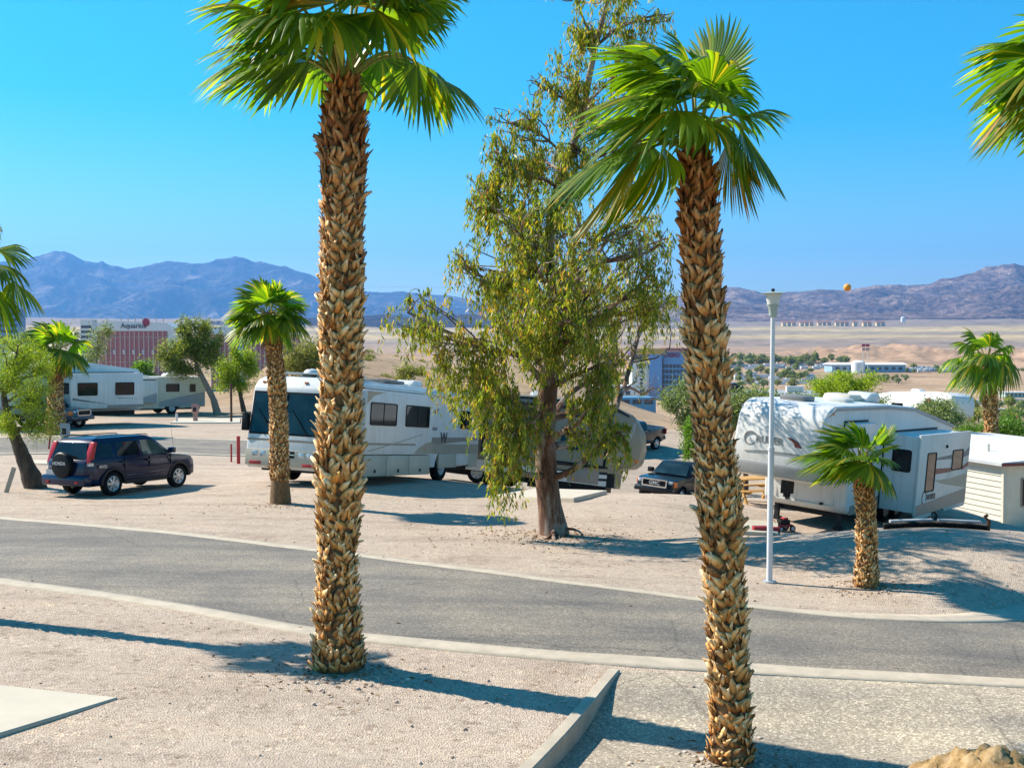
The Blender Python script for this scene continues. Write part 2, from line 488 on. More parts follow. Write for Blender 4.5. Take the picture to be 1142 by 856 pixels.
def tps(x, y):
    x = np.asarray(x, float); y = np.asarray(y, float); out = np.empty(x.shape)
    xf = x.ravel(); yf = y.ravel(); o = np.empty(len(xf))
    for i in range(0, len(xf), 20000):
        a = xf[i:i + 20000]; b = yf[i:i + 20000]
        d2 = (a[:, None] - P_[None, :, 0]) ** 2 + (b[:, None] - P_[None, :, 1]) ** 2
        o[i:i + 20000] = _U(d2) @ _w[:_n] + _w[_n] + _w[_n + 1] * a + _w[_n + 2] * b
    return o.reshape(x.shape)
# lattice noise for terrain
_perm = np.random.RandomState(5).rand(512, 512)
def vnoise(x, y):
    x = np.asarray(x, float); y = np.asarray(y, float)
    xi = np.floor(x).astype(int); yi = np.floor(y).astype(int)
    fx = x - xi; fy = y - yi
    fx = fx * fx * fx * (fx * (fx * 6 - 15) + 10); fy = fy * fy * fy * (fy * (fy * 6 - 15) + 10)
    g = lambda a, b: _perm[a % 512, b % 512]
    return (g(xi, yi) * (1 - fx) + g(xi + 1, yi) * fx) * (1 - fy) + (g(xi, yi + 1) * (1 - fx) + g(xi + 1, yi + 1) * fx) * fy
def fbm(x, y, oct=5, gain=0.5, ridged=False):
    t = 0; a = 1.0; s = 0
    for i in range(oct):
        n = vnoise(x * 2 ** i + 17.3 * i, y * 2 ** i - 9.1 * i)
        if ridged: n = 1 - abs(2 * n - 1)
        t = t + a * n; s += a; a *= gain
    return t / s
def sstep(a, b, x):
    t = np.clip((x - a) / (b - a), 0, 1); return t * t * (3 - 2 * t)
_fr = np.array([0, 60, 120, 200, 350, 700, 1100, 1500, 2200, 3000, 4000, 5500, 8500, 12000, 20000, 60000])
_fz = np.array([-6, -6.5, -8, -14, -24, -38, -45, -40, -33, -20, 0, 52, 170, 260, 260, 260])
wall_a = cp(685, 740, 3.62); wall_b = cp(583, 847, 3.62)
def height(x, y):
    x = np.asarray(x, float); y = np.asarray(y, float)
    r = np.sqrt(x * x + y * y)
    az = np.arctan2(x, np.maximum(y, 1e-3))
    zn = tps(np.clip(x, -70, 60), np.clip(y, -14, 115))
    zf = np.interp(r, _fr, _fz)
    rough = (fbm(x / 420, y / 420, 5, 0.5) - 0.5) * np.interp(r, [120, 600, 3000, 9000], [0, 5, 16, 30]) * sstep(120, 400, r)
    # eroded bluffs along the far river bank
    bl = np.exp(-((y - 2350) / 420) ** 2) * sstep(150, 700, x) * (fbm(x / 130, y / 260, 5, 0.55, True) - 0.4) * 62
    zf = zf + rough + np.maximum(bl, 0)
    z = zn + (zf - zn) * sstep(88, 190, r)
    # bare desert hill behind the motorhome
    ux = x / np.maximum(y, 1)
    hill = 8.6 * np.exp(-((y - 175) / 50) ** 2) * sstep(-0.27, -0.17, ux) * (1 - sstep(-0.02, 0.17, ux))
    hill = hill + 2.0 * np.exp(-((y - 150) / 30) ** 2) * sstep(-0.40, -0.30, ux) * (1 - sstep(-0.16, -0.02, ux))
    z = z + hill * (1 + 0.25 * (fbm(x / 14, y / 14, 4) - 0.5))
    # the gravelled drive lies a step below the terrace to the left of the low wall
    t = np.clip((y - wall_b[1]) / (wall_a[1] - wall_b[1]), -1.5, 1.2)
    wx = wall_b[0] + (wall_a[0] - wall_b[0]) * t
    side = sstep(-0.03, 0.03, x - wx)
    ny = np.interp(x, [p[0] for p in near_edge], [p[1] for p in near_edge])
    dep = 0.17 * sstep(0.0, 1.6, ny - 0.25 - y) * (1 - sstep(7, 12, x))
    z = z - dep * side * sstep(5.0, 7.0, y)
    # gravel is never quite flat
    nearw = 1 - sstep(60, 110, r)
    z = z + nearw * (fbm(x / 1.6 + 40, y / 1.6, 3, 0.5) - 0.5) * 0.030
    return z
def gz(x, y): return float(height(np.array([x]), np.array([y]))[0])
def G(u, v, lo=5.0, hi=400.0):
    """the point of the terrain seen at photo pixel (u, v)"""
    r = ray(u, v); ys = np.geomspace(lo, hi, 900)
    xs = ys * r.x / r.y; zs = ys * r.z / r.y
    d = zs - height(xs, ys)
    k = np.where(d < 0)[0]
    i = k[0] if len(k) else len(ys) - 1
    i = max(i, 1)
    t = d[i - 1] / (d[i - 1] - d[i] + 1e-12)
    y = ys[i - 1] + (ys[i] - ys[i - 1]) * min(max(t, 0), 1)
    return Vector((y * r.x / r.y, y, gz(y * r.x / r.y, y)))

# ------------------------------------------------------------------ ground sheet
def ground_mesh():
    az = np.concatenate([np.radians(np.linspace(-180, -50, 40, endpoint=False)), np.radians(np.linspace(-50, -27, 50, endpoint=False)),
                         np.radians(np.linspace(-27, 27, 420, endpoint=False)), np.radians(np.linspace(27, 50, 50, endpoint=False)), np.radians(np.linspace(50, 180, 41))])
    rr = np.concatenate([[0.02], np.linspace(0.8, 7, 22, endpoint=False), 7 * np.exp(np.linspace(0, math.log(60000 / 7), 600))])
    A, R_ = np.meshgrid(az, rr)
    X = R_ * np.sin(A); Y = R_ * np.cos(A)
    Z = height(X, Y)
    na = len(az); nrr = len(rr)
    V = np.stack([X, Y, Z], -1).reshape(-1, 3)
    i = np.arange(nrr - 1)[:, None] * na; j = np.arange(na - 1)[None, :]
    a = (i + j).ravel()
    Q = np.stack([a, a + 1, a + 1 + na, a + na], -1)
    return npmesh('ground', V, Q, smooth=True)

def m_ground():
    m, nt, b = newmat('desert_gravel')
    co = coord(nt)
    L = nt.links.new
    big = noise(nt, 0.35, 4, 0.6, co)
    mid = noise(nt, 3.0, 5, 0.7, co)
    gr = nt.nodes.new('ShaderNodeTexVoronoi'); gr.inputs['Scale'].default_value = 48; gr.inputs['Randomness'].default_value = 1
    L(co, gr.inputs['Vector'])
    gr2 = nt.nodes.new('ShaderNodeTexVoronoi'); gr2.inputs['Scale'].default_value = 13
    L(co, gr2.inputs['Vector'])
    sep = nt.nodes.new('ShaderNodeSeparateColor'); L(gr.outputs['Color'], sep.inputs[0])
    stones = ramp(nt, [(0.0, (0.24, 0.175, 0.135)), (0.25, (0.375, 0.295, 0.225)), (0.6, (0.45, 0.365, 0.28)), (0.9, (0.535, 0.44, 0.345)), (1.0, (0.66, 0.56, 0.47))], sep.outputs[0])
    sep2 = nt.nodes.new('ShaderNodeSeparateColor'); L(gr2.outputs['Color'], sep2.inputs[0])
    st2 = ramp(nt, [(0.0, (0.62, 0.56, 0.54)), (0.12, (0.95, 0.95, 0.95)), (0.9, (1.02, 1, 1)), (1, (1.3, 1.25, 1.2))], sep2.outputs[0])
    dust = ramp(nt, [(0.35, (0.41, 0.315, 0.24)), (0.65, (0.49, 0.39, 0.31))], big.outputs[0])
    c = mixc(nt, stones.outputs[0], st2.outputs[0], 1.0, 'MULTIPLY')
    dm = ramp(nt, [(0.40, (0.12,) * 3), (0.68, (0.75,) * 3)], mid.outputs[0])
    trk = nt.nodes.new('ShaderNodeMapping'); trk.inputs['Rotation'].default_value = (0, 0, 0.45); trk.inputs['Scale'].default_value = (0.10, 0.9, 1); L(co, trk.inputs[0])
    tn = noise(nt, 1.0, 5, 0.65, trk.outputs[0], 0.4)
    c = mixc(nt, c, ramp(nt, [(0.36, (0.80, 0.78, 0.77)), (0.5, (1.0, 1.0, 1.0)), (0.66, (1.10, 1.07, 1.02))], tn.outputs[0]).outputs[0], 1.0, 'MULTIPLY')
    c = mixc(nt, c, dust.outputs[0], dm.outputs[0])
    pn = noise(nt, 0.75, 6, 0.62, co, 0.6)
    c = mixc(nt, c, ramp(nt, [(0.34, (0.78, 0.75, 0.73)), (0.46, (1, 1, 1)), (0.60, (1, 1, 1)), (0.70, (1.10, 1.04, 0.96))], pn.outputs[0]).outputs[0], 0.8, 'MULTIPLY')
    # far desert: scrub-dotted plain with dusty bands
    pos = nt.nodes.new('ShaderNodeSeparateXYZ'); L(co, pos.inputs[0])
    ln = nt.nodes.new('ShaderNodeVectorMath'); ln.operation = 'LENGTH'; L(co, ln.inputs[0])
    n1 = noise(nt, 0.0011, 6, 0.6, co)
    n2 = noise(nt, 0.012, 8, 0.68, co)
    n3 = noise(nt, 0.22, 6, 0.75, co)
    mr = nt.nodes.new('ShaderNodeMapRange'); mr.inputs[1].default_value = 0; mr.inputs[2].default_value = 12000
    ad = nt.nodes.new('ShaderNodeMath'); ad.operation = 'MULTIPLY_ADD'; ad.inputs[1].default_value = 1700; L(n1.outputs[0], ad.inputs[0])
    sb = nt.nodes.new('ShaderNodeMath'); sb.operation = 'SUBTRACT'; sb.inputs[1].default_value = 850; L(ln.outputs['Value'], sb.inputs[0]); L(sb.outputs[0], ad.inputs[2])
    L(ad.outputs[0], mr.inputs[0])
    far = ramp(nt, [(0.0, (0.38, 0.26, 0.165)), (0.10, (0.42, 0.28, 0.17)), (0.2, (0.40, 0.25, 0.155)), (0.3, (0.40, 0.27, 0.17)), (0.36, (0.27, 0.20, 0.15)), (0.42, (0.54, 0.39, 0.19)),
                    (0.47, (0.29, 0.22, 0.15)), (0.52, (0.56, 0.41, 0.20)), (0.58, (0.28, 0.21, 0.15)), (0.72, (0.30, 0.22, 0.16))], mr.outputs[0])
    scr = ramp(nt, [(0.42, (0.42, 0.42, 0.38)), (0.56, (1.1, 1.1, 1.1))], n2.outputs[0])
    scr3 = ramp(nt, [(0.38, (0.38, 0.40, 0.32)), (0.48, (1.0, 1.0, 1.0))], n3.outputs[0])
    fc = mixc(nt, far.outputs[0], scr.outputs[0], 0.5, 'MULTIPLY')
    fc = mixc(nt, fc, scr3.outputs[0], 0.55, 'MULTIPLY')
    fm = nt.nodes.new('ShaderNodeMapRange'); fm.inputs[1].default_value = 75; fm.inputs[2].default_value = 120; fm.clamp = True
    L(ln.outputs['Value'], fm.inputs[0])
    c = mixc(nt, c, fc, fm.outputs[0])
    L(c, b.inputs['Base Color'])
    b.inputs['Roughness'].default_value = 0.95
    b.inputs['Specular IOR Level'].default_value = 0.15
    h = nt.nodes.new('ShaderNodeMath'); h.operation = 'ADD'
    L(gr.outputs['Distance'], h.inputs[0]); L(mid.outputs[0], h.inputs[1])
    bump(nt, b, h.outputs[0], 0.55, 0.025)
    return m
M['ground'] = m_ground()
gm = ground_mesh()
tag(mkobj('ground', gm, 'ground'), kind='structure')

def resample(pl, n):
    p = np.array(pl, float); d = np.concatenate([[0], np.cumsum(np.sqrt(((p[1:, :2] - p[:-1, :2]) ** 2).sum(1)))])
    # smooth by Catmull-style cubic through interpolation of a denser, filtered line
    t = np.linspace(0, d[-1], n)
    q = np.stack([np.interp(t, d, p[:, k]) for k in range(2)], -1)
    for _ in range(12):
        q[1:-1] = 0.25 * q[:-2] + 0.5 * q[1:-1] + 0.25 * q[2:]
    return q
def ribbon(name, A, B, na, lift, mat, thick=0.0, kind='structure', mu=0):
    """sheet draped on the ground between two polylines A and B (same count)"""
    n = len(A); tt = np.linspace(0, 1, na)
    X = A[:, None, 0] * (1 - tt) + B[:, None, 0] * tt
    Y = A[:, None, 1] * (1 - tt) + B[:, None, 1] * tt
    Z = height(X, Y) + lift
    V = np.stack([X, Y, Z], -1)
    if thick:
        V2 = V.copy(); V2[..., 2] -= thick
        V = np.concatenate([V2[:, :1], V, V2[:, -1:]], 1); na += 2
    i = np.arange(n - 1)[:, None] * na; j = np.arange(na - 1)[None, :]
    a = (i + j).ravel()
    Q = np.stack([a, a + 1, a + 1 + na, a + na], -1)
    me = npmesh(name, V.reshape(-1, 3), Q, smooth=not thick)
    bm = bmesh.new(); bm.from_mesh(me); bmesh.ops.recalc_face_normals(bm, faces=bm.faces)
    up = sum(f.normal.z for f in bm.faces)
    if up < 0: bmesh.ops.reverse_faces(bm, faces=bm.faces)
    bm.to_mesh(me); bm.free()
    return tag(mkobj(name, me, mat), kind=kind)

def m_asphalt(name, lo, hi, sc=60):
    m, nt, b = newmat(name)
    co = coord(nt)
    v = nt.nodes.new('ShaderNodeTexVoronoi'); v.inputs['Scale'].default_value = sc; nt.links.new(co, v.inputs['Vector'])
    sep = nt.nodes.new('ShaderNodeSeparateColor'); nt.links.new(v.outputs['Color'], sep.inputs[0])
    mean = tuple((a + c) / 2 for a, c in zip(lo, hi))
    r = ramp(nt, [(0.0, lo), (0.5, mean), (0.85, hi), (1.0, tuple(min(1, c * 1.5) for c in hi))], sep.outputs[0])
    n = noise(nt, 0.55, 5, 0.6, co)
    mp = nt.nodes.new('ShaderNodeMapping'); mp.inputs['Rotation'].default_value = (0, 0, 0.5); mp.inputs['Scale'].default_value = (0.12, 1.2, 1); nt.links.new(co, mp.inputs[0])
    n2 = noise(nt, 1.0, 5, 0.6, mp.outputs[0])
    c = mixc(nt, r.outputs[0], ramp(nt, [(0.35, (0.72, 0.73, 0.76)), (0.65, (1.15, 1.12, 1.06))], n.outputs[0]).outputs[0], 1.0, 'MULTIPLY')
    c = mixc(nt, c, ramp(nt, [(0.38, (0.74, 0.75, 0.78)), (0.6, (1.08, 1.07, 1.05))], n2.outputs[0]).outputs[0], 1.0, 'MULTIPLY')
    nc = nt.nodes.new('ShaderNodeTexVoronoi'); nc.feature = 'DISTANCE_TO_EDGE'; nc.inputs['Scale'].default_value = 0.32
    nd = noise(nt, 1.5, 4, 0.6, co)
    vm = mixc(nt, co, nd.outputs['Color'], 0.12); nt.links.new(vm, nc.inputs['Vector'])
    cr = ramp(nt, [(0.0, (0.6, 0.6, 0.6)), (0.006, (1, 1, 1))], nc.outputs['Distance'])
    c = mixc(nt, c, cr.outputs[0], 0.8, 'MULTIPLY')
    nt.links.new(c, b.inputs['Base Color'])
    b.inputs['Roughness'].default_value = 0.9
    bump(nt, b, v.outputs['Distance'], 0.4, 0.01)
    return m
M['asphalt'] = m_asphalt('worn_asphalt', (0.125, 0.108, 0.088), (0.25, 0.217, 0.175))
M['chipseal'] = m_asphalt('dusty_chip_seal', (0.27, 0.218, 0.16), (0.52, 0.435, 0.325), 55)
M['concrete'] = m_plain('pale_concrete', (0.46, 0.385, 0.29), 0.85, dirt=0.22, scale=4)
M['slab'] = m_plain('concrete_slab', (0.49, 0.43, 0.335), 0.85, dirt=0.12, scale=1.2)

NF = resample(far_edge, 420); NN = resample(near_edge, 420)
def lerp(a, b, t): return a * (1 - t) + b * t
W_ = np.sqrt(((NF - NN) ** 2).sum(1))[:, None]
dirn = (NF - NN) / W_
ribbon('road', NN + dirn * 0.46, NF - dirn * 0.50, 26, 0.009, 'asphalt')
ribbon('kerb', NN - dirn * 0.02, NN + dirn * 0.47, 4, 0.014, 'concrete', 0.04)
ribbon('kerb', NF - dirn * 0.51, NF + dirn * 0.02, 4, 0.014, 'concrete', 0.04)

# the drive in the foreground, right of the low wall
yy = np.linspace(6.0, 0.0, 60)
def near_y(x): return np.interp(x, NN[:, 0], NN[:, 1])
ys_ = np.linspace(7.2, wall_a[1] - 0.02, 70)
tw = (ys_ - wall_b[1]) / (wall_a[1] - wall_b[1])
wx = wall_b[0] + (wall_a[0] - wall_b[0]) * tw + 0.10
Lft = np.stack([wx, ys_], -1)
xr = np.full(70, 9.0)
Rgt = np.stack([xr, 7.2 + (near_y(9.0) - 0.03 - 7.2) * (ys_ - ys_[0]) / (ys_[-1] - ys_[0])], -1)
ribbon('driveway', Lft, Rgt, 90, 0.006, 'chipseal')
# back lane of the upper row with pale edges
bl_n = resample([cp(-80, 508, 4.6), cp(0, 507, 4.6), cp(110, 506, 4.7), cp(270, 508, 4.8), cp(400, 507, 5.1)], 120)
bl_f = resample([cp(-80, 490, 4.75), cp(0, 490, 4.75), cp(110, 489, 4.8), cp(270, 493, 4.95), cp(400, 494, 5.2)], 120)
ribbon('lane', bl_n, bl_f, 10, 0.02, 'asphalt')
db = (bl_f - bl_n) / np.sqrt(((bl_f - bl_n) ** 2).sum(1))[:, None]
ribbon('kerb', bl_n - db * 0.55, bl_n, 3, 0.03, 'concrete', 0.05)
ribbon('kerb', bl_f, bl_f + db * 0.6, 3, 0.03, 'concrete', 0.05)
def ground_quad(name, px, lift, mat, n=8, thick=0.0):
    c = [np.array(G(*p)[:2]) for p in px]
    t = np.linspace(0, 1, n)[:, None]
    return ribbon(name, c[0] * (1 - t) + c[3] * t, c[1] * (1 - t) + c[2] * t, n, lift, mat, thick)
ground_quad('concrete_pad', [(-70, 812), (-60, 762), (0, 765), (132, 778)], 0.03, 'slab', 10, 0.1) if False else None
def pad(name, px, top, mat='slab'):
    """poured slab with its own thickness: corner points given on the ground"""
    c = [G(*p) for p in px]
    mb = MB(); n = len(c)
    mb.add([(p.x, p.y, p.z + top) for p in c] + [(p.x, p.y, p.z - 0.25) for p in c],
           [tuple(range(n)), tuple(reversed(range(n, 2 * n)))] + [(i, (i + 1) % n, (i + 1) % n + n, i + n) for i in range(n)])
    o = mb.build(name, mat, bevel=0.012, seg=1)
    return tag(o, kind='structure')
pad('concrete_pad', [(-160, 868), (-110, 750), (0, 765), (132, 779)], 0.02)
pad('concrete_pad', [(552, 556), (600, 548), (677, 551), (640, 560)], 0.12)
pad('concrete_pad', [(190, 472), (200, 467), (268, 467), (268, 472)], 0.06)
pad('concrete_pad', [(20, 517), (30, 514), (75, 515), (75, 519)], 0.06)
pad('concrete_pad', [(790, 592), (800, 580), (868, 583), (868, 597)], 0.06)
pad('concrete_pad', [(655, 551), (700, 545), (720, 549), (690, 554)], 0.03) if False else None

# ------------------------------------------------------------------ mountains
def m_rock(name, c1, c2, c3, sc):
    m, nt, b = newmat(name)
    co = coord(nt)
    n = noise(nt, sc, 9, 0.7, co, 0.6)
    r = ramp(nt, [(0.35, c1), (0.52, c2), (0.68, c3)], n.outputs[0])
    n2 = noise(nt, sc * 7, 7, 0.75, co)
    c = mixc(nt, r.outputs[0], ramp(nt, [(0.40, (0.40,) * 3), (0.58, (1.2,) * 3)], n2.outputs[0]).outputs[0], 1.0, 'MULTIPLY')
    nt.links.new(c, b.inputs['Base Color'])
    b.inputs['Roughness'].default_value = 1.0
    b.inputs['Specular IOR Level'].default_value = 0.05
    bump(nt, b, n.outputs[0], 1.0, 160)
    return m
M['rock'] = m_rock('desert_mountain_rock', (0.10, 0.065, 0.055), (0.27, 0.18, 0.14), (0.52, 0.37, 0.28), 0.0022)
M['farrock'] = m_rock('far_mountain_rock', (0.02, 0.02, 0.025), (0.11, 0.09, 0.085), (0.42, 0.33, 0.27), 0.0018)
M['darkrock'] = m_rock('dark_low_hill_rock', (0.05, 0.04, 0.045), (0.10, 0.08, 0.08), (0.18, 0.14, 0.12), 0.004)
def skyz(v, y): return (385 - v) / FPX * y * 1.0
def mountains(name, u0, u1, y0, y1, ypk, prof, nu, nd, amp, mat, seed, fs=900.0):
    us = np.linspace(u0, u1, nu); ds = np.linspace(0, 1, nd)
    U, D = np.meshgrid(us, ds)
    Y = y0 + (y1 - y0) * D
    X = (U - 571) / FPX * Y
    v = np.interp(U, [p[0] for p in prof], [p[1] for p in prof])
    pk = (ypk - y0) / (y1 - y0)
    base = height(X, Y) - 8
    sh = np.where(D < pk, (D / pk), 1 - (D - pk) / (1 - pk))
    sh = np.clip(sh, 0, 1)
    n = fbm(X / fs + seed, Y / fs + seed * 2, 7, 0.52, True)
    n2 = fbm(X / (fs * 0.3) + seed, Y / (fs * 0.3) + seed, 5, 0.55, True)
    top = skyz(v, ypk) - base
    prof_s = sh ** 1.15
    Z = base + top * (prof_s * (1 - amp * (1 - sh) ** 0.6)) + top * prof_s ** 0.55 * (n - 0.52) * amp * 1.5 * (1 - 0.75 * sh ** 3) + top * 0.16 * (n2 - 0.5) * prof_s ** 0.5 * (1 - 0.6 * sh)
    Z = np.where(D < 0.01, base - 30, np.maximum(Z, base - 20))
    V = np.stack([X, Y, Z], -1).reshape(-1, 3)
    i = np.arange(nd - 1)[:, None] * nu; j = np.arange(nu - 1)[None, :]
    a = (i + j).ravel()
    Q = np.stack([a, a + 1, a + 1 + nu, a + nu], -1)
    return tag(mkobj(name, npmesh(name, V, Q, smooth=True), mat), kind='structure')
prof_back = [(-900, 300), (-400, 280), (-100, 300), (0, 296), (30, 293), (62, 288), (85, 292), (105, 294), (115, 292), (140, 299), (165, 298), (190, 295), (205, 298), (235, 296), (262, 288), (285, 296), (310, 303), (345, 310), (360, 314), (400, 322), (440, 326), (500, 334), (560, 340), (640, 334), (690, 338), (760, 336), (815, 330), (860, 340), (1100, 340), (1600, 300), (2200, 290)]
prof_right = [(450, 362), (560, 352), (620, 340), (690, 330), (730, 333), (790, 327), (818, 322), (830, 323), (850, 327), (880, 326), (920, 324), (945, 325), (975, 320), (1003, 319), (1010, 320), (1030, 317), (1050, 312), (1068, 309), (1090, 302), (1110, 297), (1120, 290), (1130, 287), (1142, 289), (1200, 296), (1300, 280), (1500, 300), (2200, 290)]
mountains('mountains', -900, 2000, 15500, 27000, 21500, prof_back, 1500, 260, 1.0, 'farrock', 3.1, 2300)
mountains('mountains', 430, 2000, 8300, 15500, 12500, prof_right, 900, 220, 0.9, 'rock', 8.7, 1300)
prof_low = [(60, 366), (200, 362), (300, 352), (325, 349), (345, 354), (372, 350), (400, 352), (430, 349), (470, 353), (520, 350), (560, 352), (620, 356), (700, 366)]
mountains('hills', 60, 700, 6600, 9500, 7800, prof_low, 500, 60, 0.9, 'darkrock', 5.5, 500)

# ------------------------------------------------------------------ palms
DOWN = Vector((0, 0, -1))
def bez(p0, p1, p2, t): return p0 * (1 - t) ** 2 + p1 * 2 * t * (1 - t) + p2 * t * t

def fan_frond(R, hub, T, P0, P1, spread=1.9, nseg=34, droop=0.35, wind=Vector((0, 0, 0)), roll=0.0, cup=0.2, seed=0, mat='frond', parent=None, stalk=0.022):
    """fan leaf: stalk from P0 over P1 to the hub, then pleated segments that split and droop"""
    g = random.Random(seed)
    T = T.normalized()
    Sd = T.cross(Vector((0, 0, 1)))
    if Sd.length < 0.15: Sd = Vector((1, 0, 0)).cross(T)
    Sd.normalize()
    Nn = Sd.cross(T).normalized()
    if roll:
        q = Matrix.Rotation(roll, 3, T); Sd = q @ Sd; Nn = q @ Nn
    V = []; F = []
    da = 2 * spread / nseg
    K = 8
    for i in range(nseg):
        a = -spread + (i + 0.5) * da
        d0 = T * math.cos(a) + Sd * math.sin(a)
        Ls = R * (0.66 + 0.34 * math.cos(a * 0.62)) * g.uniform(0.9, 1.06)
        sp = g.uniform(0.60, 0.78)
        dr = droop * g.uniform(0.7, 1.5)
        tw = g.uniform(-0.25, 0.25)
        wv = d0.cross(Nn).normalized()
        o = len(V)
        for k in range(K + 1):
            t = k / K
            r = Ls * t
            p = hub + d0 * r - Nn * (cup * abs(math.sin(a)) ** 1.5 * r * 0.9)
            ex = max(0.0, t - 0.45)
            p = p + (DOWN * dr + wind) * (ex ** 1.7) * Ls * 1.25
            p = p + wv * (tw * ex ** 1.6 * Ls * 0.35)
            hw = r * math.tan(da / 2) * 1.12 if t < sp else Ls * sp * math.tan(da / 2) * 1.12 * (1 - (t - sp) / (1 - sp)) ** 0.7
            fold = hw * 0.6
            V += [p - wv * hw - Nn * fold * 0.5, p + Nn * fold * 0.5, p + wv * hw - Nn * fold * 0.5]
        for k in range(K):
            b = o + 3 * k
            F += [(b, b + 1, b + 4, b + 3), (b + 1, b + 2, b + 5, b + 4)]
    me = npmesh('frond', [tuple(v) for v in V], F, smooth=False)
    fr = mkobj('frond', me, mat, parent)
    st = MB(); n = 7
    st.tube([bez(P0, P1, hub + T * 0.06 * R, i / n) for i in range(n + 1)], [stalk * (1.5 - 0.95 * i / n) for i in range(n + 1)], 5)
    st.build('stalk', 'petiole', fr, smooth=True, fix=False)
    return fr

def boots_mesh(path, rad, rows_per_m, size, seed, flare=1.0, lift_bot=0.0):
    """overlapping pointed leaf bases all round the trunk; path(t)->Vector, rad(t)->radius, t in 0..1"""
    g = random.Random(seed)
    L = sum((path((i + 1) / 40) - path(i / 40)).length for i in range(40))
    V = []; F = []; UV = []
    nrow = int(L * rows_per_m)
    size0 = size
    for rI in range(nrow):
        t0 = (rI + 0.5) / nrow
        R = rad(t0)
        # growth varies up the trunk: long ragged stretches and short worn ones
        size = size0 * (0.92 + 0.26 * math.sin(t0 * 17 + seed * 1.7) * math.sin(t0 * 5.3 + seed) - 0.18 * max(0, 1 - t0 * 7))
        nper = max(7, int(2 * PI * R / (size * 0.60)))
        off = (rI % 2) * 0.5 + rI * 0.13 + 0.6 * math.sin(t0 * 9 + seed)
        for k in range(nper):
            if g.random() < 0.05 + 0.12 * max(0, 1 - t0 * 7): continue
            t = min(0.999, max(0.0, t0 + g.uniform(-0.5, 0.5) / nrow))
            phi = 2 * PI * (k + off + g.uniform(-0.28, 0.28)) / nper
            c = path(t); ax = (path(min(1, t + 0.02)) - path(max(0, t - 0.02))).normalized()
            e1 = ax.orthogonal().normalized(); e1 = (Vector((1, 0, 0)) - ax * ax.x).normalized(); e2 = ax.cross(e1)
            out = e1 * math.cos(phi) + e2 * math.sin(phi); side = ax.cross(out)
            l0 = g.uniform(-0.15, 0.15)
            base0 = c + out * (R * g.uniform(0.84, 0.96))
            prongs = (-1, 1) if g.random() < 0.8 else (g.choice((-1, 1)),)
            for sgn in prongs:
                lean = l0 + sgn * g.uniform(0.25, 1.35)
                up = (ax + side * lean).normalized(); sd = up.cross(out).normalized()
                ln = size * g.uniform(0.75, 1.35); w = size * g.uniform(0.24, 0.40)
                opn = g.uniform(0.08, 0.50) * flare
                if g.random() < 0.07: opn *= 1.8; ln *= 1.2
                o = len(V); K = 3
                cut = g.random() < 0.3
                base = base0 + side * (sgn * size * 0.16)
                th = size * 0.05
                curl = g.uniform(-0.35, 0.25)
                for j in range(K + 1):
                    s_ = j / K
                    lift = opn * (s_ ** 1.3)
                    p = base + up * (ln * s_ * math.cos(lift * 0.8)) + out * (ln * lift * 0.50 * s_ + size * 0.08)
                    hw = w * (0.75 + 0.25 * math.sin(min(1, s_ * 2) * PI / 2)) * ((1 - max(0, s_ - 0.22) / 0.78) ** (0.6 if cut else 1.15)) * (1 if j < K or cut else 0.05)
                    if cut and j == K: hw = w * 0.35
                    V += [p - sd * hw - out * hw * curl * 0.6, p + out * hw * 0.12, p + sd * hw - out * hw * curl * 0.9, p - out * (th + hw * 0.4)]
                    UV += [(0.5, s_)] * 4
                for j in range(K):
                    b = o + 4 * j
                    F += [(b, b + 1, b + 5, b + 4), (b + 1, b + 2, b + 6, b + 5), (b + 2, b + 3, b + 7, b + 6), (b + 3, b, b + 4, b + 7)]
                F.append((o + 4 * K, o + 4 * K + 1, o + 4 * K + 2, o + 4 * K + 3))
    return npmesh('husks', [tuple(v) for v in V], F, smooth=False, uv=UV)

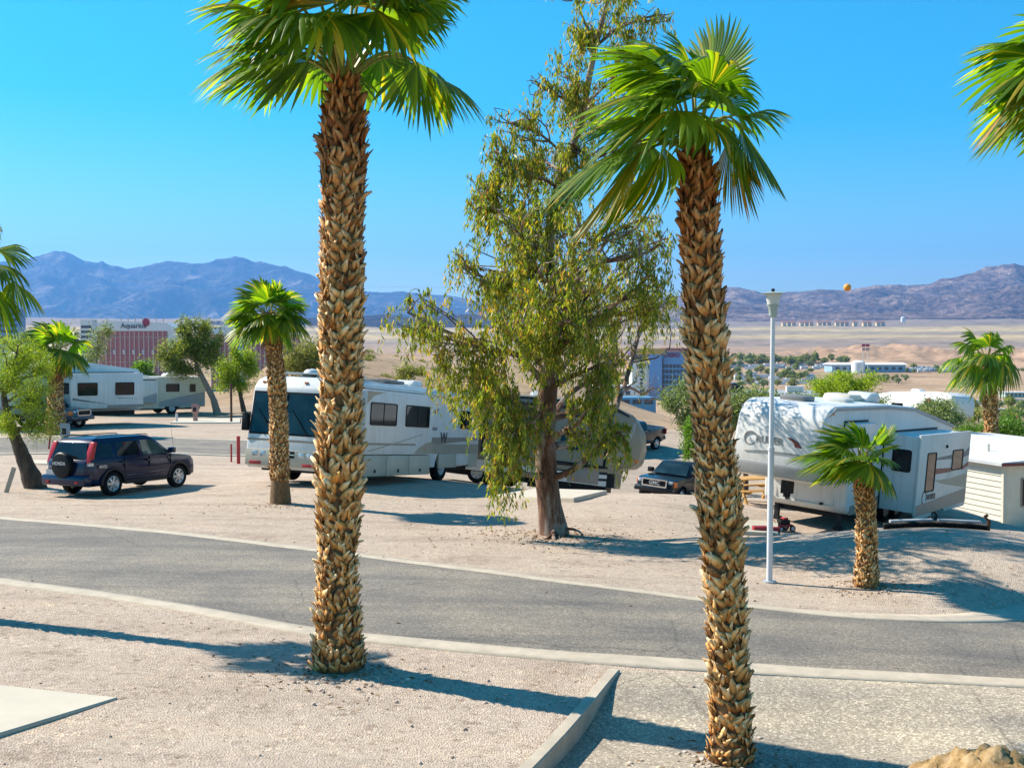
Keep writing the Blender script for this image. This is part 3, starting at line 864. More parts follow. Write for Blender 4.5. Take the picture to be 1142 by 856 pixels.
def palm(name_label, base, knots, radii, boot=0.13, rows=11, fronds=(), auto=24, R=0.9, seed=1, group=None, wind=Vector((-0.25, 0, 0)), mat='frond', dead=0, el_min=-25, plen=0.8, clear=0.0, hus=1.0, nseg=34, flare=1.0, droop=0.5, stalk=0.02, skirt=0):
    """knots: (dx, dz) of the trunk's axis above its base, radii at the knots"""
    root = thing('palm_tree', name_label, 'palm tree', base, group=group)
    ks = [Vector((k[0], k[2] if len(k) > 2 else 0, k[1])) for k in knots]
    ds = [0]
    for a, b in zip(ks, ks[1:]): ds.append(ds[-1] + (b - a).length)
    def path(t):
        d = t * ds[-1]
        return Vector(tuple(float(np.interp(d, ds, [k[j] for k in ks])) for j in range(3)))
    n = 26
    sm = [path(i / n) for i in range(n + 1)]
    for _ in range(6):
        sm = [sm[0]] + [(sm[i - 1] + sm[i] * 2 + sm[i + 1]) / 4 for i in range(1, n)] + [sm[-1]]
    def spath(t):
        x = min(max(t, 0), 1) * n; i = min(int(x), n - 1); return sm[i].lerp(sm[i + 1], x - i)
    def rad(t): return float(np.interp(t * ds[-1], ds, radii))
    g = random.Random(seed)
    tr = MB()
    tr.tube([spath(i / 40) - Vector((0, 0, 0.15 if i == 0 else 0)) for i in range(41)], [rad(i / 40) * 0.90 for i in range(41)], 20)
    trunk = tr.build('trunk', 'fibre', root, smooth=True, fix=False)
    if hus > 0:
        mkobj('husks', boots_mesh(lambda t: spath(clear + t * (1 - clear)), lambda t: rad(clear + t * (1 - clear)), rows, boot, seed, flare), 'boots', trunk)
    top = sm[-1]
    for k in range(dead):
        a = g.uniform(0, 2 * PI); o = Vector((math.cos(a), math.sin(a), 0))
        hub = top + o * (rad(1) + 0.16 * R) + Vector((0, 0, -0.30 * R - 0.35 * R * g.random()))
        fan_frond(R * 0.72, hub, (o * 0.18 + Vector((g.uniform(-.2, .2), g.uniform(-.2, .2), -1))), top + o * rad(1) * 0.5, top + o * (rad(1) + 0.1), 0.75, 14, 0.1, seed=g.randint(0, 9999), mat='frond_dead', parent=root, stalk=stalk)
    for f in fronds:
        hub = top + Vector(f['hub']); T = Vector(f['T'])
        o = Vector((f['hub'][0], f['hub'][1], 0)); o = o.normalized() if o.length > 0.01 else Vector((0, 1, 0))
        P0 = top + o * rad(1) * 0.45 - Vector((0, 0, 0.05))
        mid = (P0 + hub) / 2 + Vector((0, 0, f.get('arch', 0.16) * (hub - P0).length * 1.6))
        fan_frond(f.get('R', R), hub, T, P0, mid, f.get('spread', 1.75), f.get('n', nseg), f.get('droop', droop), Vector(f.get('wind', wind)), f.get('roll', 0.0), f.get('cup', 0.25), g.randint(0, 99999), f.get('mat', mat), root, stalk)
    for k in range(auto):
        q = (k + 0.5) / auto
        el = math.radians(82 - (82 - el_min) * q ** 0.9 + g.uniform(-7, 7))
        a = k * 2.39996 + g.uniform(-0.3, 0.3)
        o = Vector((math.cos(a), math.sin(a), 0))
        d = o * math.cos(el) + Vector((0, 0, math.sin(el)))
        L = plen * g.uniform(0.8, 1.15) * (0.8 + 0.3 * (1 - abs(2 * q - 1)))
        sag = 0.30 * math.cos(el) * L
        hub = top + o * rad(1) * 0.5 + d * L + Vector((0, 0, -sag)) + wind * 0.3 * L
        P0 = top + o * rad(1) * 0.45 - Vector((0, 0, 0.06 * q))
        T = (d * 1.0 + Vector((0, 0, -0.55 * math.cos(el) - 0.1)) + wind * 0.9)
        fan_frond(R * g.uniform(0.85, 1.1), hub, T, P0, (P0 + hub) / 2 + Vector((0, 0, sag * 0.6)), g.uniform(1.5, 1.9), nseg, droop * g.uniform(0.7, 1.4), wind, g.uniform(-0.5, 0.5), 0.25, g.randint(0, 99999), mat, root, stalk)
    return root

def kn(base, px):
    """trunk axis and radii from (u, v, width in photo pixels) at the trunk's own distance"""
    y = base.y; s = FPX / y
    out = []; rr = []
    for (u, v, w) in px:
        p = at(u, v, y); out.append((p.x - base.x, p.z - base.z, 0)); rr.append(w / s / 2)
    out[0] = (0, 0, 0)
    return out, rr

b1 = G(378, 744)
k1, r1 = kn(b1, [(378, 750, 60), (376, 720, 54), (376, 640, 42), (378, 560, 44), (380, 440, 44), (381, 330, 45), (382, 240, 45), (383, 160, 45), (384, 120, 36), (384, 88, 22)])
F1 = [
    dict(hub=(-.30, -.15, .28), T=(-1, -.1, -.30), R=1.20, spread=1.25, droop=.35, arch=.5),
    dict(hub=(-.55, .2, .42), T=(-1, .1, .05), R=1.05, spread=1.2, droop=.6),
    dict(hub=(-.62, -.1, .62), T=(-1, 0, .30), R=1.05, spread=1.4, droop=.55),
    dict(hub=(.82, -.1, .16), T=(.42, -.1, -.9), R=.78, spread=1.35, droop=.3, arch=.35, roll=.5),
    dict(hub=(.92, .1, .10), T=(.85, .0, -.45), R=.80, spread=1.2, droop=.5, arch=.35),
    dict(hub=(.42, -.45, .62), T=(.35, -.6, -.7), R=.72, spread=1.5, droop=.5),
    dict(hub=(.70, -.15, .70), T=(.95, -.2, .45), R=.95, spread=1.5, droop=.5, roll=.4),
    dict(hub=(.55, .3, .62), T=(.7, .3, .3), R=.8, spread=1.4, droop=.5),
    dict(hub=(-.12, -.55, .60), T=(-.15, -.8, -.65), R=.9, spread=1.6, droop=.5),
    dict(hub=(-.40, -.45, .60), T=(-.6, -.6, -.2), R=.95, spread=1.5, droop=.6),
    dict(hub=(.25, -.35, .95), T=(.3, -.4, .6), R=.95, spread=1.6, droop=.5),
    dict(hub=(-.3, -.2, 1.0), T=(-.6, -.3, .6), R=1.0, spread=1.6, droop=.5),
    dict(hub=(.1, .1, 1.1), T=(.1, .1, 1), R=1.0, spread=1.6, droop=.4),
    dict(hub=(.55, .2, 1.0), T=(.7, .2, .6), R=1.0, spread=1.6, droop=.5),
    dict(hub=(.1, .5, .8), T=(.1, .9, .2), R=1.0, spread=1.6, droop=.5),
    dict(hub=(-.45, .5, .8), T=(-.6, .7, .2), R=1.0, spread=1.6, droop=.5),
    dict(hub=(.30, -.40, .70), T=(.5, -.5, .1), R=.95, spread=1.6, droop=.7),
    dict(hub=(-.70, .1, .30), T=(-1, .1, -.2), R=1.0, spread=1.3, droop=.6),
    dict(hub=(.5, 0, .85), T=(.8, -.1, .3), R=1.0, spread=1.6, droop=.7),
    dict(hub=(0, -.4, .9), T=(0, -.7, .3), R=1.0, spread=1.7, droop=.7),
    dict(hub=(-.5, -.1, .85), T=(-.9, -.1, .3), R=1.1, spread=1.6, droop=.6),
    dict(hub=(.35, .6, .4), T=(.4, .8, -.3), R=.9, spread=1.6, droop=.5),
    dict(hub=(-.35, .6, .35), T=(-.4, .8, -.2), R=.9, spread=1.6, droop=.5),
]
F1 += [dict(hub=(-.05, -.3, .75), T=(-.1, -.6, .4), R=.9, spread=1.6, droop=.5, mat='frond_gold')]
palm('tall shaggy palm in front of the big motorhome, left of the gum tree', b1, k1, r1, 0.165, 11.5, F1, 0, 1.0, 3, wind=Vector((-.12, 0, 0)), flare=1.15, stalk=.022, nseg=30)

b2 = G(815, 847)
k2, r2 = kn(b2, [(815, 852, 58), (815, 815, 44), (814, 740, 38), (808, 650, 40), (803, 560, 42), (795, 480, 42), (789, 400, 41), (784, 320, 39), (779, 240, 37), (776, 195, 31), (775, 165, 22)])
W2 = (-.35, 0, .0)
F2 = [
    dict(hub=(-.50, -.10, .02), T=(-.80, -.1, -.42), R=.92, spread=1.0, droop=.28, mat='frond', arch=.2, wind=(-.15, 0, -.1)),
    dict(hub=(-.46, -.22, -.06), T=(-.66, -.1, -.85), R=.98, spread=.8, droop=.1, mat='frond_gold', arch=.2, wind=(-.1, 0, 0)),
    dict(hub=(-.26, -.12, -.02), T=(-.50, -.2, -.85), R=.88, spread=1.1, droop=.15, arch=.5),
    dict(hub=(-.22, .2, .28), T=(-1, .1, .02), R=.75, spread=1.5, droop=.5),
    dict(hub=(-.30, -.2, .38), T=(-.95, -.2, -.10), R=.72, spread=1.6, droop=.6),
    dict(hub=(-.30, .0, .62), T=(-.9, -.1, .45), R=.62, spread=1.6, droop=.4),
    dict(hub=(.10, -.12, .50), T=(.12, .1, 1), R=.60, spread=1.5, droop=.05, cup=.1, wind=(-.15, 0, 0), roll=-.1),
    dict(hub=(.02, .1, .58), T=(-.35, .1, .95), R=.55, spread=1.5, droop=.3),
    dict(hub=(-.05, -.25, .35), T=(-.35, -.6, .2), R=.65, spread=1.7, droop=.7),
    dict(hub=(.02, -.25, .18), T=(.1, -.7, -.5), R=.5, spread=1.6, droop=.4),
    dict(hub=(.36, -.05, .16), T=(.55, -.1, -.85), R=.70, spread=1.15, droop=.15, arch=.6, wind=(0, 0, 0), roll=.2),
    dict(hub=(.30, .10, .12), T=(.30, .1, -.95), R=.72, spread=.9, droop=.15, arch=.6, wind=(0, 0, 0)),
    dict(hub=(.28, -.15, .14), T=(.25, -.1, -1), R=.66, spread=.8, droop=.1, arch=.6, wind=(0, 0, 0), mat='frond'),
    dict(hub=(.34, -.05, .24), T=(.9, -.1, .20), R=.48, spread=1.1, droop=.7, arch=.3, wind=(0, 0, 0)),
    dict(hub=(-.10, .3, .35), T=(-.3, .9, .2), R=.6, spread=1.6, droop=.5),
    dict(hub=(.16, .3, .3), T=(.2, .9, .2), R=.6, spread=1.6, droop=.5),
    dict(hub=(-.35, .3, .10), T=(-.7, .6, -.4), R=.7, spread=1.4, droop=.5),
    dict(hub=(.12, .1, .40), T=(.5, .2, .8), R=.45, spread=1.5, droop=.4),
    dict(hub=(-.16, .05, .48), T=(-.6, 0, .8), R=.55, spread=1.6, droop=.4),
]
F2 += [dict(hub=(-.20, -.25, .25), T=(-.8, -.5, -.25), R=.75, spread=1.6, droop=.7), dict(hub=(-.15, -.15, .55), T=(-.7, -.3, .5), R=.7, spread=1.6, droop=.6),
       dict(hub=(.08, -.25, .42), T=(-.1, -.6, .5), R=.6, spread=1.7, droop=.7), dict(hub=(.15, -.1, .30), T=(.3, -.4, .4), R=.5, spread=1.6, droop=.7)]
F1[5]['mat'] = 'frond_gold'
F2[11]['mat'] = 'frond_gold'
for f in F2:
    f['hub'] = tuple(c * 1.16 for c in f['hub']); f['R'] *= 1.08
palm('tall windblown palm on the drive, leaning left of the lamp post', b2, k2, r2, 0.14, 13, F2, 0, .7, 5, wind=Vector(W2), flare=1.2, stalk=.014, nseg=30)

# small palm before the motorhome
b3 = G(313, 561)
k3, r3 = kn(b3, [(313, 563, 27), (312, 530, 21), (311, 470, 20), (308, 410, 18), (303, 370, 16), (300, 350, 10)])
palm('slender palm before the motorhome windscreen, with a bare brown foot', b3, k3, r3, 0.13, 10.5, (), 26, .72, 8, wind=Vector((-.12, 0, 0)), plen=.5, el_min=-20, clear=.12, dead=2, nseg=26, droop=.35, stalk=.014)
# small palm by the fifth wheel
b4 = G(966, 653)
k4, r4 = kn(b4, [(966, 656, 30), (967, 620, 22), (966, 570, 21), (962, 530, 20), (958, 512, 12)])
F4 = [dict(hub=(-.35, -.2, .10), T=(-.9, -.2, -.35), R=.72, spread=1.0, droop=.3), dict(hub=(-.30, .2, .12), T=(-1, .1, -.1), R=.75, spread=1.1, droop=.4),
      dict(hub=(.28, 0, .22), T=(.7, 0, .75), R=.55, spread=1.2, droop=.1), dict(hub=(.15, -.2, .25), T=(.4, -.3, .8), R=.5, spread=1.4, droop=.2)]
palm('short palm on the shaded bank in front of the white fifth wheel trailer', b4, k4, r4, 0.10, 15, F4, 15, .56, 12, wind=Vector((-.35, 0, 0)), plen=.32, el_min=-12, nseg=26, droop=.3, stalk=.012)
# palm in the left background behind the feathery tree
b5 = G(64, 480); b5 = at(62, 478, 62); b5.z = gz(b5.x, 62)
k5, r5 = kn(b5, [(62, 482, 24), (62, 450, 17), (62, 410, 16), (61, 390, 12)])
palm('palm standing behind the feathery tree beside the grey pickup', b5, k5, r5, 0.2, 5, (), 20, 1.3, 14, plen=.9, el_min=-20, nseg=20, dead=6, droop=.4, stalk=.03)
# palm far right
b6 = at(1104, 480, 62); b6.z = gz(b6.x, 62)
k6, r6 = kn(b6, [(1107, 500, 17), (1106, 470, 15), (1103, 430, 16), (1100, 398, 11)])
palm('windswept palm behind the flowering hedge', b6, k6, r6, 0.2, 6, (), 19, 1.2, 17, wind=Vector((-.35, 0, 0)), plen=1.0, el_min=-50, nseg=22, dead=5, droop=.9, stalk=.03)
# two palms whose trunks stand outside the frame
b7 = Vector((-7.7, 15.5, 0)); b7.z = gz(b7.x, b7.y)
top7 = at(-36, 296, 15.3)
palm('palm at the left edge of the picture, only its drooping leaves in view', b7, [(0, 0, 0), (top7.x - b7.x, top7.z - b7.z, 0)], [.13, .08], .14, 9, (), 12, .50, 21, plen=.44, el_min=-45, nseg=28, droop=.8, wind=Vector((-.05, 0, 0)), stalk=.02, group=None)
b8 = Vector((6.75, 13.2, 0)); b8.z = gz(b8.x, b8.y)
top8 = at(1222, 80, 13.2)
palm('palm at the right edge of the picture, only the tips of its leaves in view', b8, [(0, 0, 0), (top8.x - b8.x, top8.z - b8.z, 0)], [.26, .15], .14, 9,
     [dict(hub=(-.62, 0, .02), T=(-.75, 0, -.9), R=.95, spread=1.0, droop=.3, mat='frond_gold'), dict(hub=(-.72, -.05, .28), T=(-1, 0, .05), R=.72, spread=.8, droop=.35)], 22, .75, 23, plen=.6, el_min=-30, nseg=26, droop=.5, stalk=.016)
# ------------------------------------------------------------------ broadleaf trees
def leaves_mesh(name, pos, dirs, length, width, lv=0.35, seed=0, fold=0.15, tri=False):
    """pos (n,3), dirs (n,3): one slender leaf each, a creased pair of faces"""
    g = np.random.RandomState(seed)
    n = len(pos)
    d = dirs / (np.linalg.norm(dirs, axis=1, keepdims=True) + 1e-9)
    rv = g.randn(n, 3); s = np.cross(d, rv); s /= np.linalg.norm(s, axis=1, keepdims=True) + 1e-9
    nn = np.cross(d, s)
    L = (length * (1 + lv * g.uniform(-1, 1, n)))[:, None]; w = (width * (1 + lv * g.uniform(-1, 1, n)))[:, None]
    a = pos; b = pos + d * L * 0.42 + s * w * 0.5 - nn * w * fold; c = pos + d * L + nn * L * g.uniform(-.12, .12, n)[:, None]; e = pos + d * L * 0.42 - s * w * 0.5 - nn * w * fold
    V = np.stack([a, b, c, e], 1).reshape(-1, 3)
    i = np.arange(n)[:, None] * 4
    return npmesh(name, V, i + np.array([[0, 1, 2, 3]]))

def limb(mb, p0, p1, r0, r1, g, wob=0.12, n=7, sag=0.0, sides=7):
    d = p1 - p0; L = d.length
    o1 = Vector((g.uniform(-1, 1), g.uniform(-1, 1), g.uniform(-1, 1))) * wob * L
    o2 = Vector((g.uniform(-1, 1), g.uniform(-1, 1), g.uniform(-1, 1))) * wob * L
    P = []
    for i in range(n + 1):
        t = i / n
        P.append(p0 + d * t + o1 * math.sin(t * PI) + o2 * math.sin(t * 2 * PI) * 0.5 + Vector((0, 0, -sag * L * t * t)))
    mb.tube(P, [r0 + (r1 - r0) * (i / n) ** 0.8 for i in range(n + 1)], sides, caps=False)
    return P

def tree(name, label, cat, base, trunk, trunk_r, blobs, leafmat, barkmat, nleaf, ll, lw, seed=1, hang=0.0, twigs=5, clump=0.35, group=None, up=0.0, smooth_trunk=True, strings=False, twig_r=0.012, limb_r=0.45, bare=0, flowers=0, roots=()):
    """trunk: list of world points; blobs: (centre, (rx, ry, rz), weight) in world coordinates"""
    g = random.Random(seed); gr_ = np.random.RandomState(seed)
    root = thing(name, label, cat, base, group=group)
    mb = MB()
    T = [Vector(p) - base for p in trunk]
    n = 22
    ds = [0]
    for a, b in zip(T, T[1:]): ds.append(ds[-1] + (b - a).length)
    sm = [Vector(tuple(float(np.interp(i / n * ds[-1], ds, [k[j] for k in T])) for j in range(3))) for i in range(n + 1)]
    for _ in range(2): sm = [sm[0]] + [(sm[i - 1] + sm[i] * 2 + sm[i + 1]) / 4 for i in range(1, n)] + [sm[-1]]
    rr = [float(np.interp(i / n * ds[-1], ds, trunk_r)) for i in range(n + 1)]
    mb.tube([sm[0] - Vector((0, 0, .2))] + sm, [rr[0] * 1.15] + [r * (1 + 0.06 * g.uniform(-1, 1)) for r in rr], 14)
    pos = []; dr = []
    tw_ = sum(b[2] for b in blobs)
    for (c, rad, wt) in blobs:
        c = Vector(c) - base; rad = Vector(rad)
        # attach to the trunk a bit below the blob
        best = None
        for i, p in enumerate(sm):
            dz = c.z - p.z; dh = math.hypot(c.x - p.x, c.y - p.y)
            sc = (c - p).length + (3.0 if dz < dh * 0.35 else 0) + (1.5 if i < 5 else 0)
            if best is None or sc < best[0]: best = (sc, i)
        i0 = best[1]; p0 = sm[i0]
        P = limb(mb, p0, c, rr[i0] * limb_r, twig_r * 1.7, g, 0.10, 9, sag=0.02)
        ends = []
        for k in range(twigs):
            th = g.uniform(0, 2 * PI); z = g.uniform(-0.9, 0.9); q = math.sqrt(1 - z * z) * g.uniform(.5, .95)
            e = c + Vector((rad.x * q * math.cos(th), rad.y * q * math.sin(th), rad.z * z * (.9)))
            s0 = P[g.randint(4, 9)]
            Q = limb(mb, s0, e, twig_r * 1.6, twig_r * 0.5, g, 0.12, 6, sides=5)
            ends += Q[2:]
            for _ in range(2):
                q0 = Q[g.randint(2, 6)]; e2 = q0 + Vector((g.gauss(0, .35) * rad.x, g.gauss(0, .35) * rad.y, g.gauss(0.1, .3) * rad.z))
                Q2 = limb(mb, q0, e2, twig_r * .8, twig_r * 0.3, g, 0.15, 4, sides=4); ends += Q2[1:]
        m = int(nleaf * wt / tw_)
        E = np.array([tuple(e) for e in ends])
        nc = max(4, int(len(E) * 1.0))
        if strings:
            per = 26
            ns = max(1, m // per)
            a = E[gr_.randint(0, len(E), ns)] + gr_.randn(ns, 3) * np.array([rad.x, rad.y, rad.z * .5]) * 0.16
            ln = gr_.uniform(0.2, 1.0, ns) ** 1.3 * hang
            for j in range(ns):
                t = np.sort(gr_.rand(per))
                sway = gr_.randn(2) * 0.10
                pp = np.stack([a[j, 0] + sway[0] * t * ln[j] * 2 + gr_.randn(per) * .035, a[j, 1] + sway[1] * t * ln[j] * 2 + gr_.randn(per) * .035, a[j, 2] + .1 - t * ln[j]], -1)
                pos.append(pp); dr.append(np.stack([gr_.randn(per) * .45, gr_.randn(per) * .45, -np.ones(per) - gr_.rand(per) * .3], -1))
        else:
            idx = gr_.randint(0, len(E), m)
            pp = E[idx] + gr_.randn(m, 3) * clump * np.array([rad.x, rad.y, rad.z]) * 0.55
            pos.append(pp)
            d = gr_.randn(m, 3); d[:, 2] += up - hang; dr.append(d)
    for p0_, p1_, r0_ in roots: limb(mb, p0_ - base, p1_ - base, r0_, .015, g, .12, 7)
    trunk_o = mb.build('trunk', barkmat, root, smooth=True, fix=False)
    if nleaf:
        pos = np.concatenate(pos); dr = np.concatenate(dr)
        # never below the ground
        gzv = height(pos[:, 0] + base.x, pos[:, 1] + base.y) - base.z + 0.05
        pos[:, 2] = np.maximum(pos[:, 2], gzv)
        mkobj('crown', leaves_mesh('crown', pos, dr, ll, lw, seed=seed), leafmat, root)
    if flowers:
        k = gr_.randint(0, len(pos), flowers); fm = []
        fp = np.repeat(pos[k], 5, 0) + gr_.randn(flowers * 5, 3) * 0.02
        out = fp + np.array([0, -0.1, 0.08])
        mkobj('flowers', leaves_mesh('flowers', out, gr_.randn(flowers * 5, 3), ll * .55, ll * .5, seed=seed + 1), 'flower', root)
    return root

def blobpx(y, lst):
    """(u, v, ru, rv, dy, ry, weight) in photo pixels at distance y"""
    s = FPX / y
    return [(at(u, v, y + dy), (ru / s, ry, rv / s), w) for (u, v, ru, rv, dy, ry, w) in lst]

# big weeping gum in the middle
be = G(618, 596)
ye = be.y
tp = [at(u, v, ye + dy) for (u, v, dy) in [(618, 597, 0), (611, 560, 0), (606, 500, 0), (608, 450, 0), (616, 400, .1), (619, 340, .1), (612, 290, .2), (608, 250, .2), (625, 190, .3), (648, 150, .3), (655, 90, .3), (668, 30, .3), (690, -30, .3), (690, -110, .2)]]
tp[0] = Vector((be.x, be.y, be.z))
tr_ = [w / (FPX / ye) / 2 for w in [36, 27, 24, 23, 19, 15, 12, 10, 8, 9, 7, 5.5, 4, 2]]
bl = blobpx(ye, [
    (455, 345, 38, 32, -.3, .8, 1.4), (500, 375, 42, 42, -.8, 1.0, 2.2), (520, 420, 38, 40, .3, .9, 2.0), (545, 300, 45, 40, .3, 1.2, 2.0), (575, 355, 50, 45, -1.2, 1.0, 2.6),
    (560, 440, 42, 50, -1.0, .8, 2.8), (590, 470, 35, 40, -1.2, .5, 1.0), (560, 510, 28, 36, -.9, .5, 1.5), (640, 370, 45, 40, -1.0, 1.0, 2.2), (680, 400, 30, 38, -.4, .8, 1.5),
    (655, 455, 28, 40, -1.0, .6, 1.4), (690, 480, 18, 26, -.7, .5, .9), (665, 320, 45, 35, .5, 1.2, 1.8), (725, 305, 30, 30, .2, .8, 1.2), (735, 270, 20, 22, 0, .6, .5), (600, 300, 40, 35, -.8, .8, 1.6),
    (540, 215, 32, 34, .2, .9, 2.2), (575, 250, 40, 35, -.6, .9, 2.3), (515, 290, 20, 24, .3, .6, .6), (580, 190, 35, 30, .5, 1.0, 1.8), (620, 220, 30, 35, -.5, .8, 1.3), (570, 135, 30, 28, .2, .8, 0.9),
    (550, 165, 22, 22, .2, .6, 1.0), (640, 160, 30, 30, -.4, .8, 1.0), (635, 85, 32, 28, .2, .7, 1.3), (650, 45, 24, 24, .2, .6, 1.1), (690, 30, 28, 20, .4, .6, .7), (690, 80, 22, 30, .3, .6, .7), (600, 95, 16, 20, .2, .5, .35), (735, 15, 22, 12, .3, .5, .4),
    (700, 250, 30, 30, .3, .7, .9), (730, 340, 22, 22, .3, .6, .5),
    (705, 318, 42, 36, 7.4, 1.3, 1.5), (735, 335, 28, 28, 7.3, 1.2, 1.0), (715, 280, 32, 30, 7.0, 1.2, .9), (690, 385, 40, 35, 5.0, 1.2, .9), (660, 300, 40, 35, 5.0, 1.2, .9), (720, 240, 30, 30, 4.4, 1.2, .7), (600, 260, 45, 40, 2.6, 1.3, .9), (560, 330, 45, 40, 2.4, 1.2, .9), (650, 300, 45, 40, 2.8, 1.3, .9), (630, 200, 35, 35, 2.2, 1.2, .7), (600, 370, 45, 35, 2.2, 1.1, .6), (660, 380, 40, 35, 2.4, 1.1, .9),
    (600, 300, 40, 35, -2.3, 1.1, .9), (570, 250, 35, 30, -2.0, 1.0, .8), (640, 260, 35, 32, -2.2, 1.0, .8), (630, 340, 40, 30, -2.2, 1.0, .7), (700, -60, 50, 45, 1.5, 1.6, 1.5), (660, -110, 45, 45, .5, 1.6, 1.3), (720, -130, 45, 45, -.5, 1.6, 1.2), (650, 120, 35, 35, 2.8, 1.2, .8), (700, 160, 30, 30, 2.6, 1.0, .6), (650, -40, 40, 40, -2.2, 1.3, 1.0), (680, -20, 40, 35, 3.0, 1.3, 1.0), (660, 110, 22, 26, 1.6, .9, .6), (600, 170, 28, 28, 1.8, .9, .7)])
ROOTS = []
for (u_, v_, r_) in [(583, 607, .07), (596, 611, .06), (640, 607, .07), (652, 601, .05), (612, 612, .05)]:
    q_ = G(u_, v_); q_.z += .01; ROOTS.append((be + Vector((0, 0, .10)), q_, r_))
tree('gum_tree', 'large weeping gum tree with olive leaves and peeling bark in the middle of the gravel', 'tree', be, tp, tr_, bl, 'eucleaf', 'gumbark', 66000, .14, .031, seed=4, hang=1.1, twigs=9, strings=True, twig_r=.014, limb_r=.42, roots=ROOTS)

# ------------------------------------------------------------------ vehicles: shared pieces
_cache = {}
def wheel(parent, x, y, r, w, rim='alloy', spokes=5, out=1, rr=0.66):
    """tyre with a rim as its child; out = +1/-1 is the side the hub shows on"""
    key = (r, w, rim, spokes, rr)
    if key not in _cache:
        t = MB(); s = w / 2
        t.lathe([(r * rr, -s * .9), (r * .90, -s), (r * .97, -s * .86), (r, -s * .6), (r, s * .6), (r * .97, s * .86), (r * .90, s), (r * rr, s * .9)], 28, axis='y', caps=False)
        a = t.build('wheel', 'rubber', smooth=True)
        q = MB()
        q.lathe([(r * rr * 1.0, s * .86), (r * rr * .93, s * .93), (r * rr * .84, s * .75), (r * rr * .6, s * .25)], 24, axis='y', caps=False); q.lathe([(r * rr * .86, s * .30), (.01, s * .30)], 24, axis='y', caps=False)
        q.lathe([(r * .18, s * .3), (r * .17, s * .9), (r * .10, s * .97)], 12, axis='y')
        for k in range(spokes):
            an = 2 * PI * k / spokes
            c, sn = math.cos(an), math.sin(an); L = r * rr * .95; ww = r * (.62 / spokes)
            P = []
            for (d, yy) in ((r * .14, s * .9), (L, s * .78)):
                for e in (-1, 1):
                    P += [(c * d - sn * ww * e, yy, sn * d + c * ww * e), (c * d - sn * ww * e, yy - .03, sn * d + c * ww * e)]
            q.add(P, [(0, 2, 6, 4), (1, 5, 7, 3), (0, 4, 5, 1), (2, 3, 7, 6), (0, 1, 3, 2), (4, 6, 7, 5)])
        b = q.build('rim', rim, smooth=True)
        _cache[key] = (a.data, b.data)
        bpy.data.objects.remove(a); bpy.data.objects.remove(b)
    ma, mb_ = _cache[key]
    o = bpy.data.objects.new('wheel', ma); C.objects.link(o); o.parent = parent; o.location = (x, y, r)
    if out < 0: o.rotation_euler = (0, 0, PI)
    c = bpy.data.objects.new('rim', mb_); C.objects.link(c); c.parent = o
    return o

def rrect(x0, x1, z0, z1, r, n=4):
    P = []
    for cx, cz, a0 in ((x1 - r, z1 - r, 0), (x0 + r, z1 - r, PI / 2), (x0 + r, z0 + r, PI), (x1 - r, z0 + r, 1.5 * PI)):
        for i in range(n + 1):
            a = a0 + PI / 2 * i / n; P.append((cx + r * math.cos(a), cz + r * math.sin(a)))
    return P
def inset(P, d):
    cx = sum(p[0] for p in P) / len(P); cz = sum(p[1] for p in P) / len(P)
    w = max(p[0] for p in P) - cx; h = max(p[1] for p in P) - cz
    return [(cx + (p[0] - cx) * (w - d) / w, cz + (p[1] - cz) * (h - d) / h) for p in P]
def side_window(parent, x0, x1, z0, z1, y, sg, frame='black', glass='glass', r=.07, split=None, fw=.035, name='window'):
    """framed pane on the side wall at y (sg = +1/-1 outward)"""
    P = rrect(x0, x1, z0, z1, r); I = inset(P, fw)
    f = MB(); f.ring(P, I, y - sg * .02, y + sg * .022)
    if split is not None:
        f.box(split - .015, split + .015, y - sg * .02, y + sg * .018, z0 + .02, z1 - .02)
    fo = f.build(name, frame, parent)
    p = MB(); p.prism(inset(P, fw * .5), y - sg * .01, y + sg * .008)
    p.build('pane', glass, fo)
    return fo
def decal(parent, poly, y, sg, mat, name='stripe', t=.006):
    m = MB(); m.prism(poly, y - sg * .01, y + sg * t); return m.build(name, mat, parent)
def swoosh(x0, z0, x1, z1, w0, w1, bow, n=14):
    """tapering curved band from (x0,z0) to (x1,z1)"""
    A = []; B = []
    for i in range(n + 1):
        t = i / n; x = x0 + (x1 - x0) * t; z = z0 + (z1 - z0) * t + bow * math.sin(PI * t * .5) * t
        w = w0 + (w1 - w0) * t
        A.append((x, z + w / 2)); B.append((x, z - w / 2))
    return A + B[::-1]
def roof_ac(parent, x, y, z, L=.95, w=.7, h=.28):
    m = MB(); m.prism([(x - L / 2, z), (x - L / 2, z + h * .7), (x - L / 2 + .12, z + h), (x + L / 2 - .3, z + h), (x + L / 2, z + h * .45), (x + L / 2, z)], y - w / 2, y + w / 2)
    return m.build('air_conditioner', 'white', parent, bevel=.05)
def roof_vent(parent, x, y, z, L=.5, h=.1, mat='offwhite'):
    m = MB(); m.box(x - L / 2, x + L / 2, y - L / 2, y + L / 2, z, z + h); return m.build('roof_vent', mat, parent, bevel=.03)

